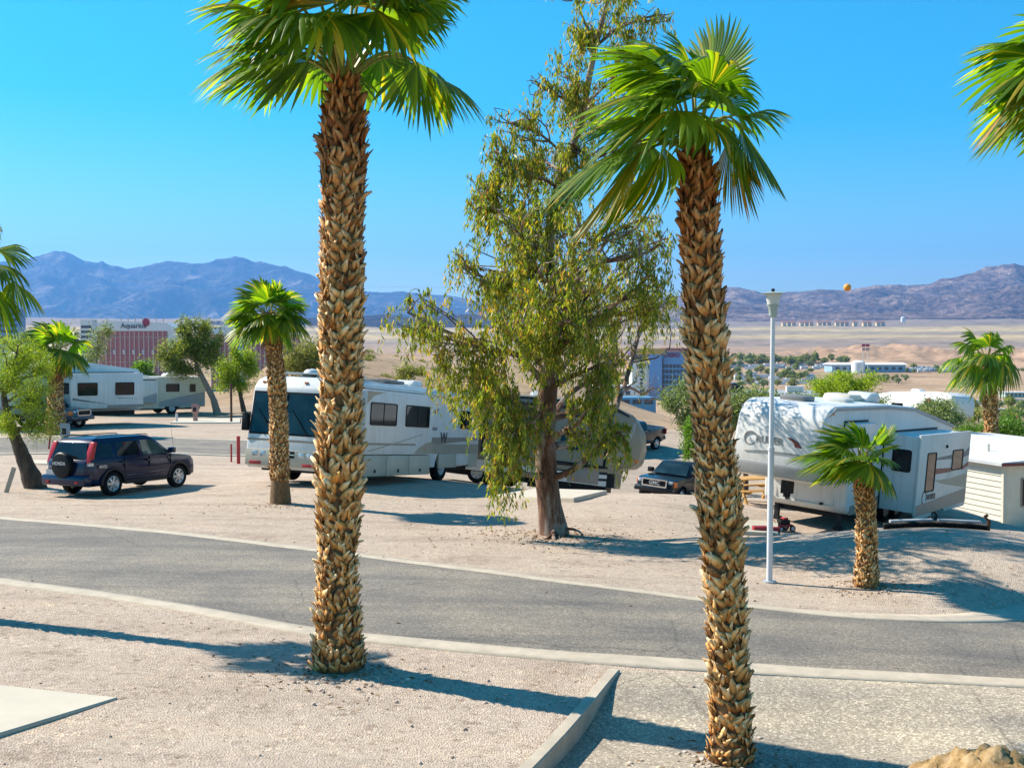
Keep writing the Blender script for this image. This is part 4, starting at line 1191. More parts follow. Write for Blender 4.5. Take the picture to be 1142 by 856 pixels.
def place(o, corner_local, corner_world, hdg, zs=None):
    """turn the vehicle to its heading and put one local ground point on a world point; pitch follows the ground"""
    c, s = math.cos(hdg), math.sin(hdg)
    x = corner_world[0] - (corner_local[0] * c - corner_local[1] * s)
    y = corner_world[1] - (corner_local[0] * s + corner_local[1] * c)
    h = lambda a, b: gz(x + a * c - b * s, y + a * s + b * c)
    L, w = (zs or (2.5, .8))
    zf = (h(L, w) + h(L, -w)) / 2; zr = (h(-L, w) + h(-L, -w)) / 2
    pitch = math.atan2(zf - zr, 2 * L)
    rl = (h(L, w) + h(-L, w) - h(L, -w) - h(-L, -w)) / 2; roll = math.atan2(rl, 2 * w)
    zc = (zf + zr) / 2 + 0.01
    m = Matrix.Rotation(hdg, 3, 'Z') @ Matrix.Rotation(-pitch, 3, 'Y') @ Matrix.Rotation(roll, 3, 'X')
    o.rotation_euler = m.to_euler(); o.location = (x, y, zc)
    return o

# ------------------------------------------------------------------ cars
def arch(cx, z0, r, n=10):
    a0 = math.asin(min(1, max(-1, 0)))
    return [(cx + r * math.cos(PI * i / n), z0 + r * math.sin(PI * i / n)) for i in range(n + 1)]   # from front to rear
def car(name, label, cat, sp):
    root = thing(name, label, cat)
    L, W, paint = sp['L'], sp['W'] / 2, sp['paint']
    xf, xr = sp['axles']; wr = sp['wheel_r']; zs = sp['sill']
    def yy(x, z):
        t = abs(x) / (L / 2)
        k = 1 - .10 * max(0, t - .72) / .28 - .06 * max(0, t - .9) / .1
        zt = (z - sp['sill']) / (sp['belt'] - sp['sill'])
        k *= 1 - .035 * max(0, abs(zt - .55) - .2) ** 1 * 1.4
        return k
    low = [(-L / 2 + .03, zs + .10)] + sp['rear'] + sp['top'] + sp['front'] + [(L / 2 - .06, zs + .06)]
    bot = [(xf + wr * 1.22, zs)] + [(x, z) for x, z in arch(xf, wr, wr * 1.16) if z >= zs] + [(xf - wr * 1.22, zs)] + [(xr + wr * 1.22, zs)] + [(x, z) for x, z in arch(xr, wr, wr * 1.16) if z >= zs] + [(xr - wr * 1.22, zs)]
    poly = low + bot
    m = MB(); m.prism(poly, -W, W)
    body = m.build('body', paint, None, bevel=.035, seg=2)
    for v in body.data.vertices: v.co.y *= yy(v.co.x, v.co.z)
    body.parent = root
    # dark liner behind the arches
    m = MB(); m.box(-L / 2 + .2, L / 2 - .2, -W + .30, W - .30, zs - .04, zs + .38); m.build('underbody', 'black', root)
    m = MB()
    for cx in (xf, xr): m.box(cx - wr * 1.15, cx + wr * 1.15, -W + .26, W - .26, zs, wr * 2.12)
    m.build('wheel_well', 'black', root)
    # greenhouse
    g = sp['house']; zb, zt = g['z0'], g['z1']; inset_ = g['in']
    def gy(z): return (W - g.get('off', .045)) - (z - zb) / (zt - zb) * inset_
    gp = [(g['r0'], zb - .08), (g['r1'], zt - .10), (g['r1'] + .14, zt), (g['f1'] - .25, zt + .01), (g['f1'], zt - .07), (g['f0'], zb - .06)]
    m = MB(); m.prism(gp, -1, 1)
    gh = m.build('cabin', paint, None)
    bm = bmesh.new(); bm.from_mesh(gh.data)
    for v in bm.verts: v.co.y *= gy(v.co.z)
    es = [e for e in bm.edges if e.calc_face_angle(0) > .3]
    bmesh.ops.bevel(bm, geom=es, offset=.04, segments=2, profile=.5, affect='EDGES', clamp_overlap=True)
    bm.to_mesh(gh.data); bm.free(); gh.data.shade_smooth(); gh.data.set_sharp_from_angle(angle=math.radians(40)); gh.parent = root
    def sheet(nm, poly3, nrm, mat, t=.012):
        mm = MB(); n = len(poly3); nv = Vector(nrm) * t
        mm.add([Vector(p) + nv for p in poly3] + [Vector(p) - nv * .5 for p in poly3], [tuple(range(n)), tuple(reversed(range(n, 2 * n)))] + [(i, i + n, (i + 1) % n + n, (i + 1) % n) for i in range(n)])
        return mm.build(nm, mat, root)
    for sg in (-1, 1):
        for w in g['win']:
            sheet('window', [(x, sg * gy(z), z) for x, z in w['p']], (0, sg, .1), w.get('m', 'glass'))
    # windscreen and rear window between the pillars
    for (xa, za, xb, zb_, nm, mt, ins) in g['ends']:
        d = Vector((zb_ - za, 0, -(xb - xa))).normalized()
        if (nm == 'windscreen') != (d.x > 0): d = -d
        q = [(xa, -(gy(za) - ins), za), (xa, gy(za) - ins, za), (xb, gy(zb_) - ins, zb_), (xb, -(gy(zb_) - ins), zb_)]
        sheet(nm, q, d, mt)
    for x in (xf, xr):
        for sg in (-1, 1): wheel(root, x, sg * (W - sp['wheel_w'] / 2 - .015), wr, sp['wheel_w'], 'alloy', sp.get('spokes', 5), sg)
    return root, body, W, yy, gy

# dark blue small sport utility seen from its right rear
suv_spec = dict(L=4.28, W=1.78, paint='navy', axles=(1.34, -1.28), wheel_r=.345, wheel_w=.215, sill=.33, belt=1.06, spokes=7,
    rear=[(-2.24, .62), (-2.20, .98), (-2.13, 1.08)], top=[(-1.6, 1.10), (1.0, 1.05), (1.45, 1.02), (1.9, .93)], front=[(2.04, .80), (2.10, .60), (2.10, .42)],
    house=dict(z0=1.06, z1=1.66, **{'in': .19}, r0=-2.12, r1=-1.92, f1=.42, f0=1.18,
        win=[dict(p=[(-1.92, 1.12), (-1.20, 1.12), (-1.24, 1.50), (-1.72, 1.50)]), dict(p=[(-1.08, 1.12), (-.20, 1.12), (-.22, 1.52), (-1.10, 1.51)]),
             dict(p=[(-.10, 1.11), (.92, 1.09), (.34, 1.52), (-.12, 1.53)], m='greenglass')],
        ends=[(1.10, 1.10, .48, 1.56, 'windscreen', 'windscreen', .10), (-2.115, 1.10, -1.955, 1.52, 'rear_window', 'glass', .12)]))
suv, sb, W, yy, gy = car('sport_utility_car', 'dark blue sport utility car parked beside the leaning feathery tree', 'car', suv_spec)
for sg in (-1, 1):
    for cx in (1.34, -1.28):
        m = MB()
        o_ = [(cx + .47 * math.cos(PI * i / 12), .345 + .47 * math.sin(PI * i / 12)) for i in range(13)]
        i_ = [(cx + .395 * math.cos(PI * i / 12), .345 + .395 * math.sin(PI * i / 12)) for i in range(13)]
        m.prism(o_ + i_[::-1], sg * (W * .90), sg * (W + .012)); m.build('arch_trim', 'darkgrey', suv)
for sg in (-1, 1):
    m = MB(); m.box(-.80, .84, sg * (W - .06), sg * (W + .014), .50, .60); m.build('side_moulding', 'navy', suv, bevel=.01)
    m = MB(); m.box(-.80, .84, sg * (W - .1), sg * (W - .005), .30, .42); m.build('sill', 'darkgrey', suv)
    m = MB(); m.prism([(-2.16, .98), (-1.99, .98), (-1.84, 1.57), (-1.93, 1.57), (-2.05, 1.3)], sg * (W - .24), sg * (W - .055)); tl = m.build('tail_light', 'red', suv, bevel=.01)
    m = MB(); m.box(-2.14, -1.985, sg * (W - .15), sg * (W - .045), .90, 1.0); m.build('reverse_lamp', 'lens', tl)
    m = MB(); m.box(.88, 1.04, sg * (W - .05), sg * (W + .17), 1.10, 1.26); m.build('mirror', 'navy', suv, bevel=.03)
    for dx in (-.98, .02):
        m = MB(); m.box(dx, dx + .16, sg * (W - .03), sg * (W + .02), .93, .965); m.build('door_handle', 'navy', suv)
    for dx in (-.86, .12, .98):
        m = MB(); m.box(dx - .006, dx + .006, sg * (W - .04), sg * (W + .002), .45, 1.05); m.build('door_gap', 'black', suv)
    m = MB(); m.box(1.90, 2.08, sg * .45, sg * .78, .66, .82); m.build('headlight', 'lens', suv, bevel=.02)
m = MB(); m.prism([(-2.34, .36), (-2.36, .52), (-2.33, .64), (-2.05, .66), (-2.05, .34)], -.84, .84); m.build('rear_bumper', 'navy', suv, bevel=.03)
for y0 in (-.62, .52):
    m = MB(); m.box(-2.375, -2.34, y0, y0 + .12, .42, .48); m.build('reflector', 'red', suv)
m = MB(); m.lathe([(.20, -.02), (.345, 0), (.365, .06), (.365, .18), (.33, .22), (.10, .24)], 32, axis='x'); m.xf(Matrix.Translation((-2.20, 0.02, .93)) @ Matrix.Scale(-1, 4, (1, 0, 0)))
sc = m.build('spare_wheel_cover', 'black', suv, smooth=True)
text_obj('lettering', 'HONDA', .135, 'textlight', sc, (-2.447, .02, .98), (PI / 2, 0, -PI / 2), .002, .003)
m = MB(); m.box(-2.27, -2.24, .38, .74, .63, .79); pl = m.build('number_plate', 'lens', suv)
text_obj('lettering', 'CR-V', .09, 'textlight', suv, (-2.265, .52, .86), (PI / 2, 0, -PI / 2), .002)
text_obj('lettering', '4WD', .13, 'textlight', suv, (-1.68, -W * .99 - .006, .86), (PI / 2, 0, 0), .002, .003)
m = MB(); m.tube([(1.30, -.72, 1.03), (1.15, -.74, 1.9)], [.006, .003], 5); m.build('aerial', 'black', suv)
m = MB()
for sg in (-1, 1): m.tube([(-1.7, sg * .62, 1.67), (-1.6, sg * .62, 1.70), (.2, sg * .62, 1.70), (.3, sg * .62, 1.66)], .014, 6)
m.build('roof_rail', 'black', suv)
pr = G(125, 553); pf = G(198, 544)
hd = math.radians(62.5)
place(suv, (-1.24, -.78), pr, hd, (1.25, .73)); suv.scale = (.96, .96, .96)

# pickup trucks
def pickup_spec(paint):
    return dict(L=5.75, W=2.02, paint=paint, axles=(1.95, -1.80), wheel_r=.40, wheel_w=.26, sill=.46, belt=1.22, spokes=5,
        rear=[(-2.86, .75), (-2.86, 1.36)], top=[(-.98, 1.36), (-.95, 1.24), (1.30, 1.24), (1.6, 1.22), (2.45, 1.14)], front=[(2.72, 1.06), (2.84, .86), (2.86, .60)],
        house=dict(z0=1.24, z1=1.88, **{'in': .20}, r0=-.92, r1=-.82, f1=.68, f0=1.38,
            win=[dict(p=[(-.78, 1.32), (-.05, 1.32), (-.05, 1.74), (-.72, 1.74)]), dict(p=[(.06, 1.31), (1.12, 1.29), (.62, 1.73), (.04, 1.74)])],
            ends=[(1.33, 1.29, .76, 1.77, 'windscreen', 'windscreen', .12), (-.905, 1.30, -.845, 1.72, 'rear_window', 'glass', .2)]))
def pickup(name, label, paint, badge=None):
    sp = pickup_spec(paint)
    t, b, W, yy, gy = car(name, label, 'pickup truck', sp)
    m = MB(); m.box(-2.72, -1.08, -.78, .78, 1.30, 1.366); m.build('bed_floor', 'black', t)
    m = MB(); m.ring(rrect(-.62, .62, .74, 1.10, .05), rrect(-.56, .56, .80, 1.04, .04), 2.78, 2.90, plane='yz'); gr_ = m.build('grille', 'chrome', t)
    m = MB(); m.box(2.74, 2.86, -.57, .57, .78, 1.06)
    for k in range(4): m.box(2.85, 2.868, -.55, .55, .81 + k * .065, .83 + k * .065)
    m.build('grille_mesh', 'black', gr_)
    for sg in (-1, 1):
        m = MB(); m.box(2.55, 2.80, sg * .64, sg * .86, .80, 1.06); h = m.build('headlight', 'lens', t, bevel=.03)
        m = MB(); m.box(2.45, 2.74, sg * .865, sg * .955, .80, 1.04); m.build('indicator', 'orange', h, bevel=.02)
        m = MB(); m.box(.98, 1.16, sg * (W - .04), sg * (W + .24), 1.28, 1.50); m.build('mirror', 'black', t, bevel=.03)
        m = MB(); m.box(-2.87, -2.80, sg * .84, sg * .96, .92, 1.28); m.build('tail_light', 'red', t, bevel=.015)
        for dx in (-.02, .98):
            m = MB(); m.box(dx - .006, dx + .006, sg * (W - .04), sg * (W + .002), .58, 1.22); m.build('door_gap', 'black', t)
        for dx in (-.15, .85):
            m = MB(); m.box(dx - .18, dx, sg * (W - .03), sg * (W + .022), 1.06, 1.10); m.build('door_handle', 'chrome', t)
    m = MB(); m.prism([(2.70, .50), (2.94, .52), (2.95, .70), (2.80, .76), (2.70, .76)], -.96, .96); m.build('front_bumper', paint, t, bevel=.03)
    m = MB(); m.box(-2.98, -2.84, -.9, .9, .55, .76); m.build('rear_bumper', 'chrome', t, bevel=.02)
    if badge: text_obj('lettering', badge, .24, 'textlight', gr_, (2.885, 0, .92), (PI / 2, 0, PI / 2), .006, .006)
    return t
gmc = pickup('pickup_truck', 'black pickup truck facing the camera behind the gravel crest', 'blackpaint', 'GMC')
hd_g = math.atan2(-math.cos(math.radians(33)), -math.sin(math.radians(33)))
pg = at(727, 556, 52.0)
place(gmc, (2.9, 0), (pg.x, pg.y), hd_g, (1.9, .8))
far_truck = pickup('pickup_truck', 'charcoal pickup truck parked beyond the grey striped trailer', 'charcoalpaint')
pg = at(741, 492, 75)
place(far_truck, (-2.8, .9), (pg.x, pg.y), math.atan2(-.74, -.67), (1.9, .8))
grey_truck = pickup('pickup_truck', 'grey blue pickup truck half hidden by the trees beside the long white trailer', 'steelblue')
pg = at(82, 472, 67)
place(grey_truck, (2.8, -.9), (pg.x, pg.y), math.radians(-14), (1.9, .8))

# ------------------------------------------------------------------ the big white motorhome
def motorhome(label, L, W, H, skirt=.42, body='white', lower='offwhite'):
    root = thing('motorhome', label, 'motorhome')
    h = L / 2; w = W / 2
    prof = [(-h, skirt + .15), (-h, H - .15), (-h + .15, H), (h - 1.3, H), (h - .75, H - .02), (h - .38, H - .13), (h - .17, H - .36), (h - .12, H - .66), (h - .03, 1.62), (h + .02, 1.42), (h + .05, .95), (h + .04, .62), (h - .02, skirt), (h - 1.2, skirt), ]
    # front wheel arch
    fx = h - 2.15
    arc = [(fx + .60 * math.cos(PI * i / 10), .46 + .60 * math.sin(PI * i / 10)) for i in range(11)]
    rx = -h + 3.0
    arc2 = [(rx + .66 * math.cos(PI * i / 10), .46 + .62 * math.sin(PI * i / 10)) for i in range(11)]
    prof += [(p[0], max(p[1], skirt)) for p in arc] + [(p[0], max(p[1], skirt)) for p in arc2]
    m = MB(); m.prism(prof, -w, w)
    b = m.build('body', body, root, bevel=.07, seg=3)
    m = MB(); m.box(-h + .3, h - .3, -w + .35, w - .35, .35, 1.2); m.build('chassis', 'black', root)
    for x in (fx, rx):
        for sg in (-1, 1): wheel(root, x, sg * (w - .20), .46, .28, 'steel', 8, sg, .58)
    return root, h, w, fx, rx
L_, W_m, H_m = 11.2, 2.5, 3.15
mh, h, w, fx, rx = motorhome('large white motorhome with blue windscreen behind the two left palms', L_, W_m, H_m)
sd = 1          # the side that shows is its left (+y)
# windscreen in two panes, frame, wipers
def on_front(z): return float(np.interp(z, [.42, .62, .95, 1.42, 1.62, 2.49, 2.79, 3.02, 3.15], [h - .02, h + .04, h + .05, h + .02, h - .03, h - .12, h - .17, h - .38, h - .75]))
for (ya, yb) in ((-1.12, -.03), (.03, 1.12)):
    m = MB(); q = [(ya, 1.46), (yb, 1.46), (yb, 2.60), (ya, 2.60)]
    m.add([(on_front(z) + .03, y, z) for y, z in q] + [(on_front(z) - .02, y, z) for y, z in q], [(0, 1, 2, 3), (7, 6, 5, 4), (0, 4, 5, 1), (1, 5, 6, 2), (2, 6, 7, 3), (3, 7, 4, 0)])
    ws = m.build('windscreen', 'windscreen', mh)
    m = MB()
    yc = (ya + yb) / 2
    m.tube([(on_front(1.40) + .06, yc + .25, 1.40), (on_front(1.95) + .06, yc - .18, 1.92)], .014, 6)
    m.tube([(on_front(1.72) + .055, yc + .02, 1.66), (on_front(2.2) + .055, yc - .38, 2.15)], .01, 6)
    m.build('wiper', 'black', ws)
m = MB()
m.add([(on_front(z) + .012, y, z) for y, z in [(-1.19, 1.40), (1.19, 1.40), (1.19, 2.66), (-1.19, 2.66)]] + [(on_front(z) - .02, y, z) for y, z in [(-1.19, 1.40), (1.19, 1.40), (1.19, 2.66), (-1.19, 2.66)]],
      [(0, 1, 2, 3), (7, 6, 5, 4), (0, 4, 5, 1), (1, 5, 6, 2), (2, 6, 7, 3), (3, 7, 4, 0)])
m.build('windscreen_seal', 'black', mh)
# cab side windows wrap behind the windscreen pillar
for sg in (-1, 1):
    side_window(mh, h - 1.35, h - .42, 1.50, 2.55, sg * w, sg, r=.09, split=h - .9)
    m = MB(); m.tube([(h - .25, sg * (w - .02), 1.98), (h + .08, sg * (w + .12), 1.98)], .03, 6); m.box(h - .10, h + .06, sg * (w + .0), sg * (w + .20), 1.48, 2.0)
    m.build('mirror', 'black', mh, bevel=.04)
# grey lower front, grille, lamps
m = MB(); m.prism([(-1.25, .50), (1.25, .50), (1.25, .98), (-1.25, .98)], h + .01, h + .062, plane='yz'); lf = m.build('front_panel', 'beige_skirt', mh, bevel=.015)
m = MB(); m.box(h + .04, h + .075, -.42, .42, .76, .95)
gri = m.build('grille', 'black', mh)
m = MB(); m.box(h + .05, h + .085, -.43, .43, .845, .862); m.build('grille_bar', 'chrome', gri)
for sg in (-1, 1):
    for y0 in (.55, .82):
        m = MB(); m.box(h + .04, h + .08, sg * y0, sg * (y0 + .20), .76, .93); m.build('headlight', 'lens', mh, bevel=.02)
    m = MB(); m.box(h + .05, h + .082, sg * .70, sg * 1.10, .53, .62); m.build('indicator', 'redpaint', mh, bevel=.01)
    m = MB(); m.box(h - .36, h - .24, sg * .92, sg * 1.02, 2.90, 2.96); m.build('marker_lamp', 'orange', mh)
    m = MB(); m.box(h - .36, h - .24, sg * .42, sg * .50, 2.92, 2.975); m.build('marker_lamp', 'orange', mh)
m = MB(); m.box(h + .055, h + .075, -.26, .06, .52, .66); m.build('number_plate', 'yellowplate', mh)
m = MB(); m.box(h - 1.6, h - .35, -w - .008, w + .008, 1.30, 1.36); m.build('stripe', 'taupe', mh)
m = MB(); m.box(h - .02, h + .05, -1.22, 1.22, 1.22, 1.28); m.build('stripe', 'taupe', mh)
# slide-out with two windows and bay doors: x runs back from the front
x1s, x0s = h - 1.5, h - 6.05; yo = w + .55
m = MB(); m.box(x0s, x1s, w - .3, yo, .95, 2.88); so = m.build('slide_out', 'white', mh, bevel=.025)
side_window(so, x1s - 1.95, x1s - .25, 1.83, 2.52, yo, 1, split=x1s - 1.1)
side_window(so, x0s + .30, x0s + 2.0, 1.83, 2.52, yo, 1, split=x0s + 1.15)
decal(so, [(x1s - .03, 2.84), (x1s - .03, 2.45), (x1s - .4, 2.70), (x1s - 1.0, 2.82), (x1s - 1.3, 2.84)], yo, 1, 'tan')
decal(so, [(x0s + 1.2, 1.30), (x1s - .1, 1.30), (x1s - .1, 1.24), (x0s + 1.2, 1.24)], yo, 1, 'taupe')
decal(so, swoosh(x1s - .2, 1.05, x0s + .7, 1.55, .03, .02, .05), yo, 1, 'tan', t=.009)
decal(so, [(x0s + .03, .98), (x0s + 1.3, .98), (x0s + .9, 1.18), (x0s + .45, 1.32), (x0s + .03, 1.38)], yo, 1, 'tan')
m = MB(); m.box(x0s + .5, x0s + .6, yo - .01, yo + .012, 1.12, 1.17); m.build('marker_lamp', 'orange', so)
for k in range(3):
    xa = x0s + k * 1.52; m = MB(); m.box(xa + .01, xa + 1.50, w - .25, yo - .02, .30, .93); bd = m.build('bay_door', 'beige_skirt', mh, bevel=.012)
    m = MB(); m.box(xa + .70, xa + .80, yo - .03, yo, .40, .50); m.build('latch', 'darkgrey', bd)
# rear body side: graphics, name, lower panels
decal(mh, swoosh(x0s - .1, 1.35, -h + .2, 1.48, .30, .10, .02), w, 1, 'taupe')
decal(mh, [(x0s - .05, .95), (-h + .1, .95), (-h + .1, 1.30), (x0s - 1.5, 1.28), (x0s - .05, 1.05)], w, 1, 'tan')
decal(mh, [(x0s - .1, 2.05), (x0s - 1.4, 2.35), (x0s - 1.6, 2.52), (x0s - 1.2, 2.42), (x0s - .1, 2.12)], w, 1, 'midgrey')
text_obj('lettering', 'Sunseeker'[:0] + 'Suncruiser', .26, 'textgrey', mh, (x0s - .95, w + .012, 1.82), (PI / 2, 0, PI), .002, 0, .35)
text_obj('lettering', 'W', .52, 'text', mh, (x0s - 2.05, w + .014, 1.48), (PI / 2, 0, PI), .003, .012)
side_window(mh, -h + .8, -h + 1.8, 1.85, 2.5, w, 1)
for k, (xa, xb) in enumerate([(x0s - .62, x0s - .10), (x0s - 3.2, x0s - 1.75), (-h + .1, -h + .9)]):
    m = MB(); m.box(xa, xb, w - .1, w + .012, .46, .94); m.build('bay_door', 'beige_skirt', mh, bevel=.008)
# awning along the roof edge, antenna, roof gear
m = MB(); m.tube([(x0s - .1, w + .12, 2.98), (x1s + .3, w + .12, 2.98)], .085, 12); m.build('awning_roll', 'white', mh, smooth=True)
m = MB(); m.tube([(x0s - 4.8, w + .08, 2.96), (x0s - .4, w + .08, 2.96)], .06, 10); m.build('awning_roll', 'white', mh, smooth=True)
roof_ac(mh, h - 3.0, 0, H_m); roof_ac(mh, h - 7.6, 0, H_m)
for x, y in ((h - 1.7, .3), (h - 4.6, -.4), (h - 6.1, .4)): roof_vent(mh, x, y, H_m)
m = MB(); m.lathe([(.01, .30), (.20, .26), (.30, .12), (.31, 0)][::-1], 20, origin=(h - 2.1, -.5, H_m)); m.build('satellite_dome', 'white', mh, smooth=True)
m = MB(); m.box(h - 5.6, h - 4.2, -.2, .9, H_m + .05, H_m + .16); m.build('roof_pod', 'midgrey', mh, bevel=.03)
m = MB(); m.box(h - 2.7, h - 1.3, -1.1, 1.1, H_m + .10, H_m + .14)
for x in (h - 2.6, h - 1.4): m.box(x - .03, x + .03, -1.0, -.94, H_m - .01, H_m + .1); m.box(x - .03, x + .03, .94, 1.0, H_m - .01, H_m + .1)
m.build('roof_rack', 'steel', mh)
phi = math.radians(22)
A = at(355, 545, 33.0)
hdm = math.atan2(-math.cos(phi), -math.sin(phi))
place(mh, (h, w), (A.x, A.y), hdm, (3.4, 1.0))

# ------------------------------------------------------------------ fifth wheel and other trailers
def rv_shell(root, prof, w, mat, bevel=.08):
    m = MB(); m.prism(prof, -w, w); return m.build('body', mat, root, bevel=bevel, seg=3)
def slide(root, x0, x1, z0, z1, w, out, sg, mat='white'):
    m = MB(); m.box(x0, x1, sg * (w - .3), sg * (w + out), z0, z1); s = m.build('slide_out', mat, root, bevel=.025)
    m = MB(); m.box(x0 - .03, x1 + .03, sg * (w - .1), sg * (w + .03), z0 - .03, z1 + .05); m.build('slide_seal', 'darkgrey', root)
    return s
def end_window(parent, y0, y1, z0, z1, x, sg=1):
    P = rrect(y0, y1, z0, z1, .07); f = MB(); f.ring(P, inset(P, .035), x - sg * .02, x + sg * .022, plane='yz'); fo = f.build('window', 'black', parent)
    p = MB(); p.prism(inset(P, .018), x - sg * .01, x + sg * .008, plane='yz'); p.build('pane', 'glass', fo); return fo

# white fifth wheel with the arched name on its cap
t5 = thing('fifth_wheel_trailer', 'white fifth wheel trailer with red swoosh on its rounded front cap', 'camper trailer')
L = 9.6; h = L / 2; w = 1.22
rv_shell(t5, [(-h, .5), (-h, 2.62), (-h + .12, 2.74), (-h + 3.4, 3.28), (h - 4.1, 3.38), (h - .75, 3.38), (h - .40, 3.28), (h - .14, 3.02), (h - .02, 2.6), (h + .02, 2.2), (h - .02, 1.62), (h - .10, 1.42), (h - .3, 1.36), (h - 1.75, 1.36), (h - 1.9, 1.30), (h - 1.95, .62), (h - 2.1, .46)], w, 'white', .10)
# two-tone grey belt round the cap, storage door below, landing legs
m = MB(); m.prism([(h - 2.0, 1.36), (h - .28, 1.37), (h - .06, 1.45), (h + .015, 1.70), (h + .02, 1.78), (h - 2.0, 1.78)], -w - .006, w + .006); m.build('lower_cap_band', 'grey', t5, bevel=.01)
P = rrect(-.85, .85, .62, 1.12, .05); m = MB(); m.ring(P, inset(P, .03), h - 1.99, h - 1.925, plane='yz'); sd_ = m.build('storage_door', 'offwhite', t5)
for y0 in (-.55, .45): m = MB(); m.box(h - 1.95, h - 1.90, y0, y0 + .10, .64, .70); m.build('latch', 'darkgrey', sd_)
for sg in (-1, 1):
    m = MB(); m.box(h - 2.30, h - 2.18, sg * .85, sg * .97, .08, .75); m.box(h - 2.36, h - 2.12, sg * .80, sg * 1.02, 0, .08); m.build('landing_leg', 'darkgrey', t5)
    m = MB(); m.box(h - .62, h - .50, sg * (w - .02), sg * (w + .02), 3.16, 3.21); m.build('marker_lamp', 'orange', t5)
m = MB(); m.box(h - 1.0, h - .72, -.12, .12, .95, 1.40); m.tube([(h - .86, 0, .95), (h - .86, 0, .86)], .10, 8); m.build('hitch_pin', 'black', t5)
m = MB(); m.box(-h + .2, h - 2.3, -.85, .85, .30, .52); m.build('chassis', 'black', t5)
def fcap(z): return float(np.interp(z, [1.42, 1.62, 2.2, 2.6, 3.02, 3.28], [h - .10, h - .02, h + .02, h - .02, h - .14, h - .40]))
text_obj('lettering', 'RUISER', .25, 'textgrey', t5, (h + .014, -.20, 2.36), (PI / 2 - .10, 0, PI / 2), .004, .006)
m = MB()
O = [(-.74 + .19 * math.cos(a), 2.36 + .19 * math.sin(a)) for a in np.linspace(.7, 5.6, 18)]
I = [(-.74 + .15 * math.cos(a), 2.36 + .15 * math.sin(a)) for a in np.linspace(.7, 5.6, 18)]
m.prism(O + I[::-1], h - .06, h + .020, plane='yz'); m.build('emblem', 'textgrey', t5)
m = MB(); m.prism([(.28, 2.50), (.42, 2.49), (.60, 2.41), (.72, 2.27), (.54, 2.27), (.50, 2.36), (.40, 2.44)], h - .06, h + .022, plane='yz'); m.build('swoosh', 'maroon', t5)
m = MB(); m.prism([(-.9, 2.02), (-.2, 2.10), (.6, 2.10), (1.12, 2.05), (.5, 2.06), (-.2, 2.05)], h - .04, h + .026, plane='yz'); m.build('swoosh', 'textgrey', t5)
# left side: windows, graphics, roof edge trim, big slide
edge = [(-h + .02, 2.60), (-h + 3.4, 3.16), (h - 4.1, 3.26), (h - .72, 3.26), (h - .30, 3.10), (h - .30, 3.17), (h - .70, 3.34), (h - 4.1, 3.345), (h - 3.4 - 2.8, 3.25), (-h + .02, 2.69)]
m = MB(); m.prism(edge, w - .01, w + .02); m.build('roof_trim', 'grey', t5)
m = MB(); m.prism(edge, -w - .02, -w + .01); m.build('roof_trim', 'grey', t5)
side_window(t5, h - 1.9, h - 1.0, 2.25, 2.75, w, 1, frame='offwhite')
side_window(t5, h - 1.9, h - 1.0, 2.25, 2.75, -w, -1)
sl2 = slide(t5, h - 2.75, h - 1.2 - .1, 1.95, 2.95, w, .30, 1)
so = slide(t5, h - 8.05, h - 4.04, .50, 2.60, w, 1.0, 1)
yo = w + 1.0; a0, a1 = h - 8.05, h - 4.04
end_window(so, w + .28, w + .82, 1.60, 2.22, a1)
m = MB(); m.prism([(a1 + .02, 0.50), (a1 + .02, 2.66), (a0 - .02, 2.66), (a0 - .02, .50), (a0 + .05, .42), (a0 + 1.7, .40), (a0 + 1.95, .62), (a0 + 2.6, .62), (a0 + 2.75, .34), (a1 - .1, .28)], yo - .02, yo + .05); fc = m.build('slide_face', 'offwhite', so, bevel=.012)
Y = yo + .05
side_window(so, a1 - 1.25, a1 - .55, 1.05, 2.15, Y, 1, r=.05); side_window(so, a0 + .55, a0 + 1.45, 1.55, 2.15, Y, 1, r=.05)
decal(so, [(a1 - 1.25, .45), (a0, .55), (a0, .95), (a1 - .02, .72), (a1 - .02, .42)], Y, 1, 'taupe')
decal(so, [(a1 - 1.28, 1.98), (a0 + 1.48, 2.02), (a0 + 1.48, 1.90), (a1 - 1.28, 1.92)], Y, 1, 'midgrey')
decal(so, [(a1 - 1.28, 1.68), (a0 + 1.48, 1.64), (a0 + 1.48, 1.52), (a1 - 1.28, 1.52)], Y, 1, 'maroon')
decal(so, [(a0 + .5, 1.64), (a0, 1.74), (a0, 1.62), (a0 + .5, 1.53)], Y, 1, 'maroon')
decal(so, [(a0 + .5, 2.02), (a0, 2.20), (a0, 1.95), (a0 + .5, 1.90)], Y, 1, 'midgrey')
decal(so, swoosh(a1 - 1.3, 1.34, a0 + .05, .98, .02, .42, .20), Y, 1, 'tan')
text_obj('lettering', 'RUISER', .21, 'text', so, (a1 - 1.12, Y + .012, .90), (PI / 2, 0, PI), .003, .005)
O = [(a1 - .58 + .18 * math.cos(a), .90 + .20 * math.sin(a)) for a in np.linspace(-1.2, 3.6, 14)]
I = [(a1 - .58 + .14 * math.cos(a), .90 + .16 * math.sin(a)) for a in np.linspace(-1.2, 3.6, 14)]
m = MB(); m.prism(O + I[::-1], Y - .01, Y + .010); m.build('emblem', 'text', so)
m = MB(); m.lathe([(.05, 0), (.045, .03), (.02, .05)], 12, origin=(a0 + 2.0, Y, 2.28), axis='y'); m.build('porch_lamp', 'black', so)
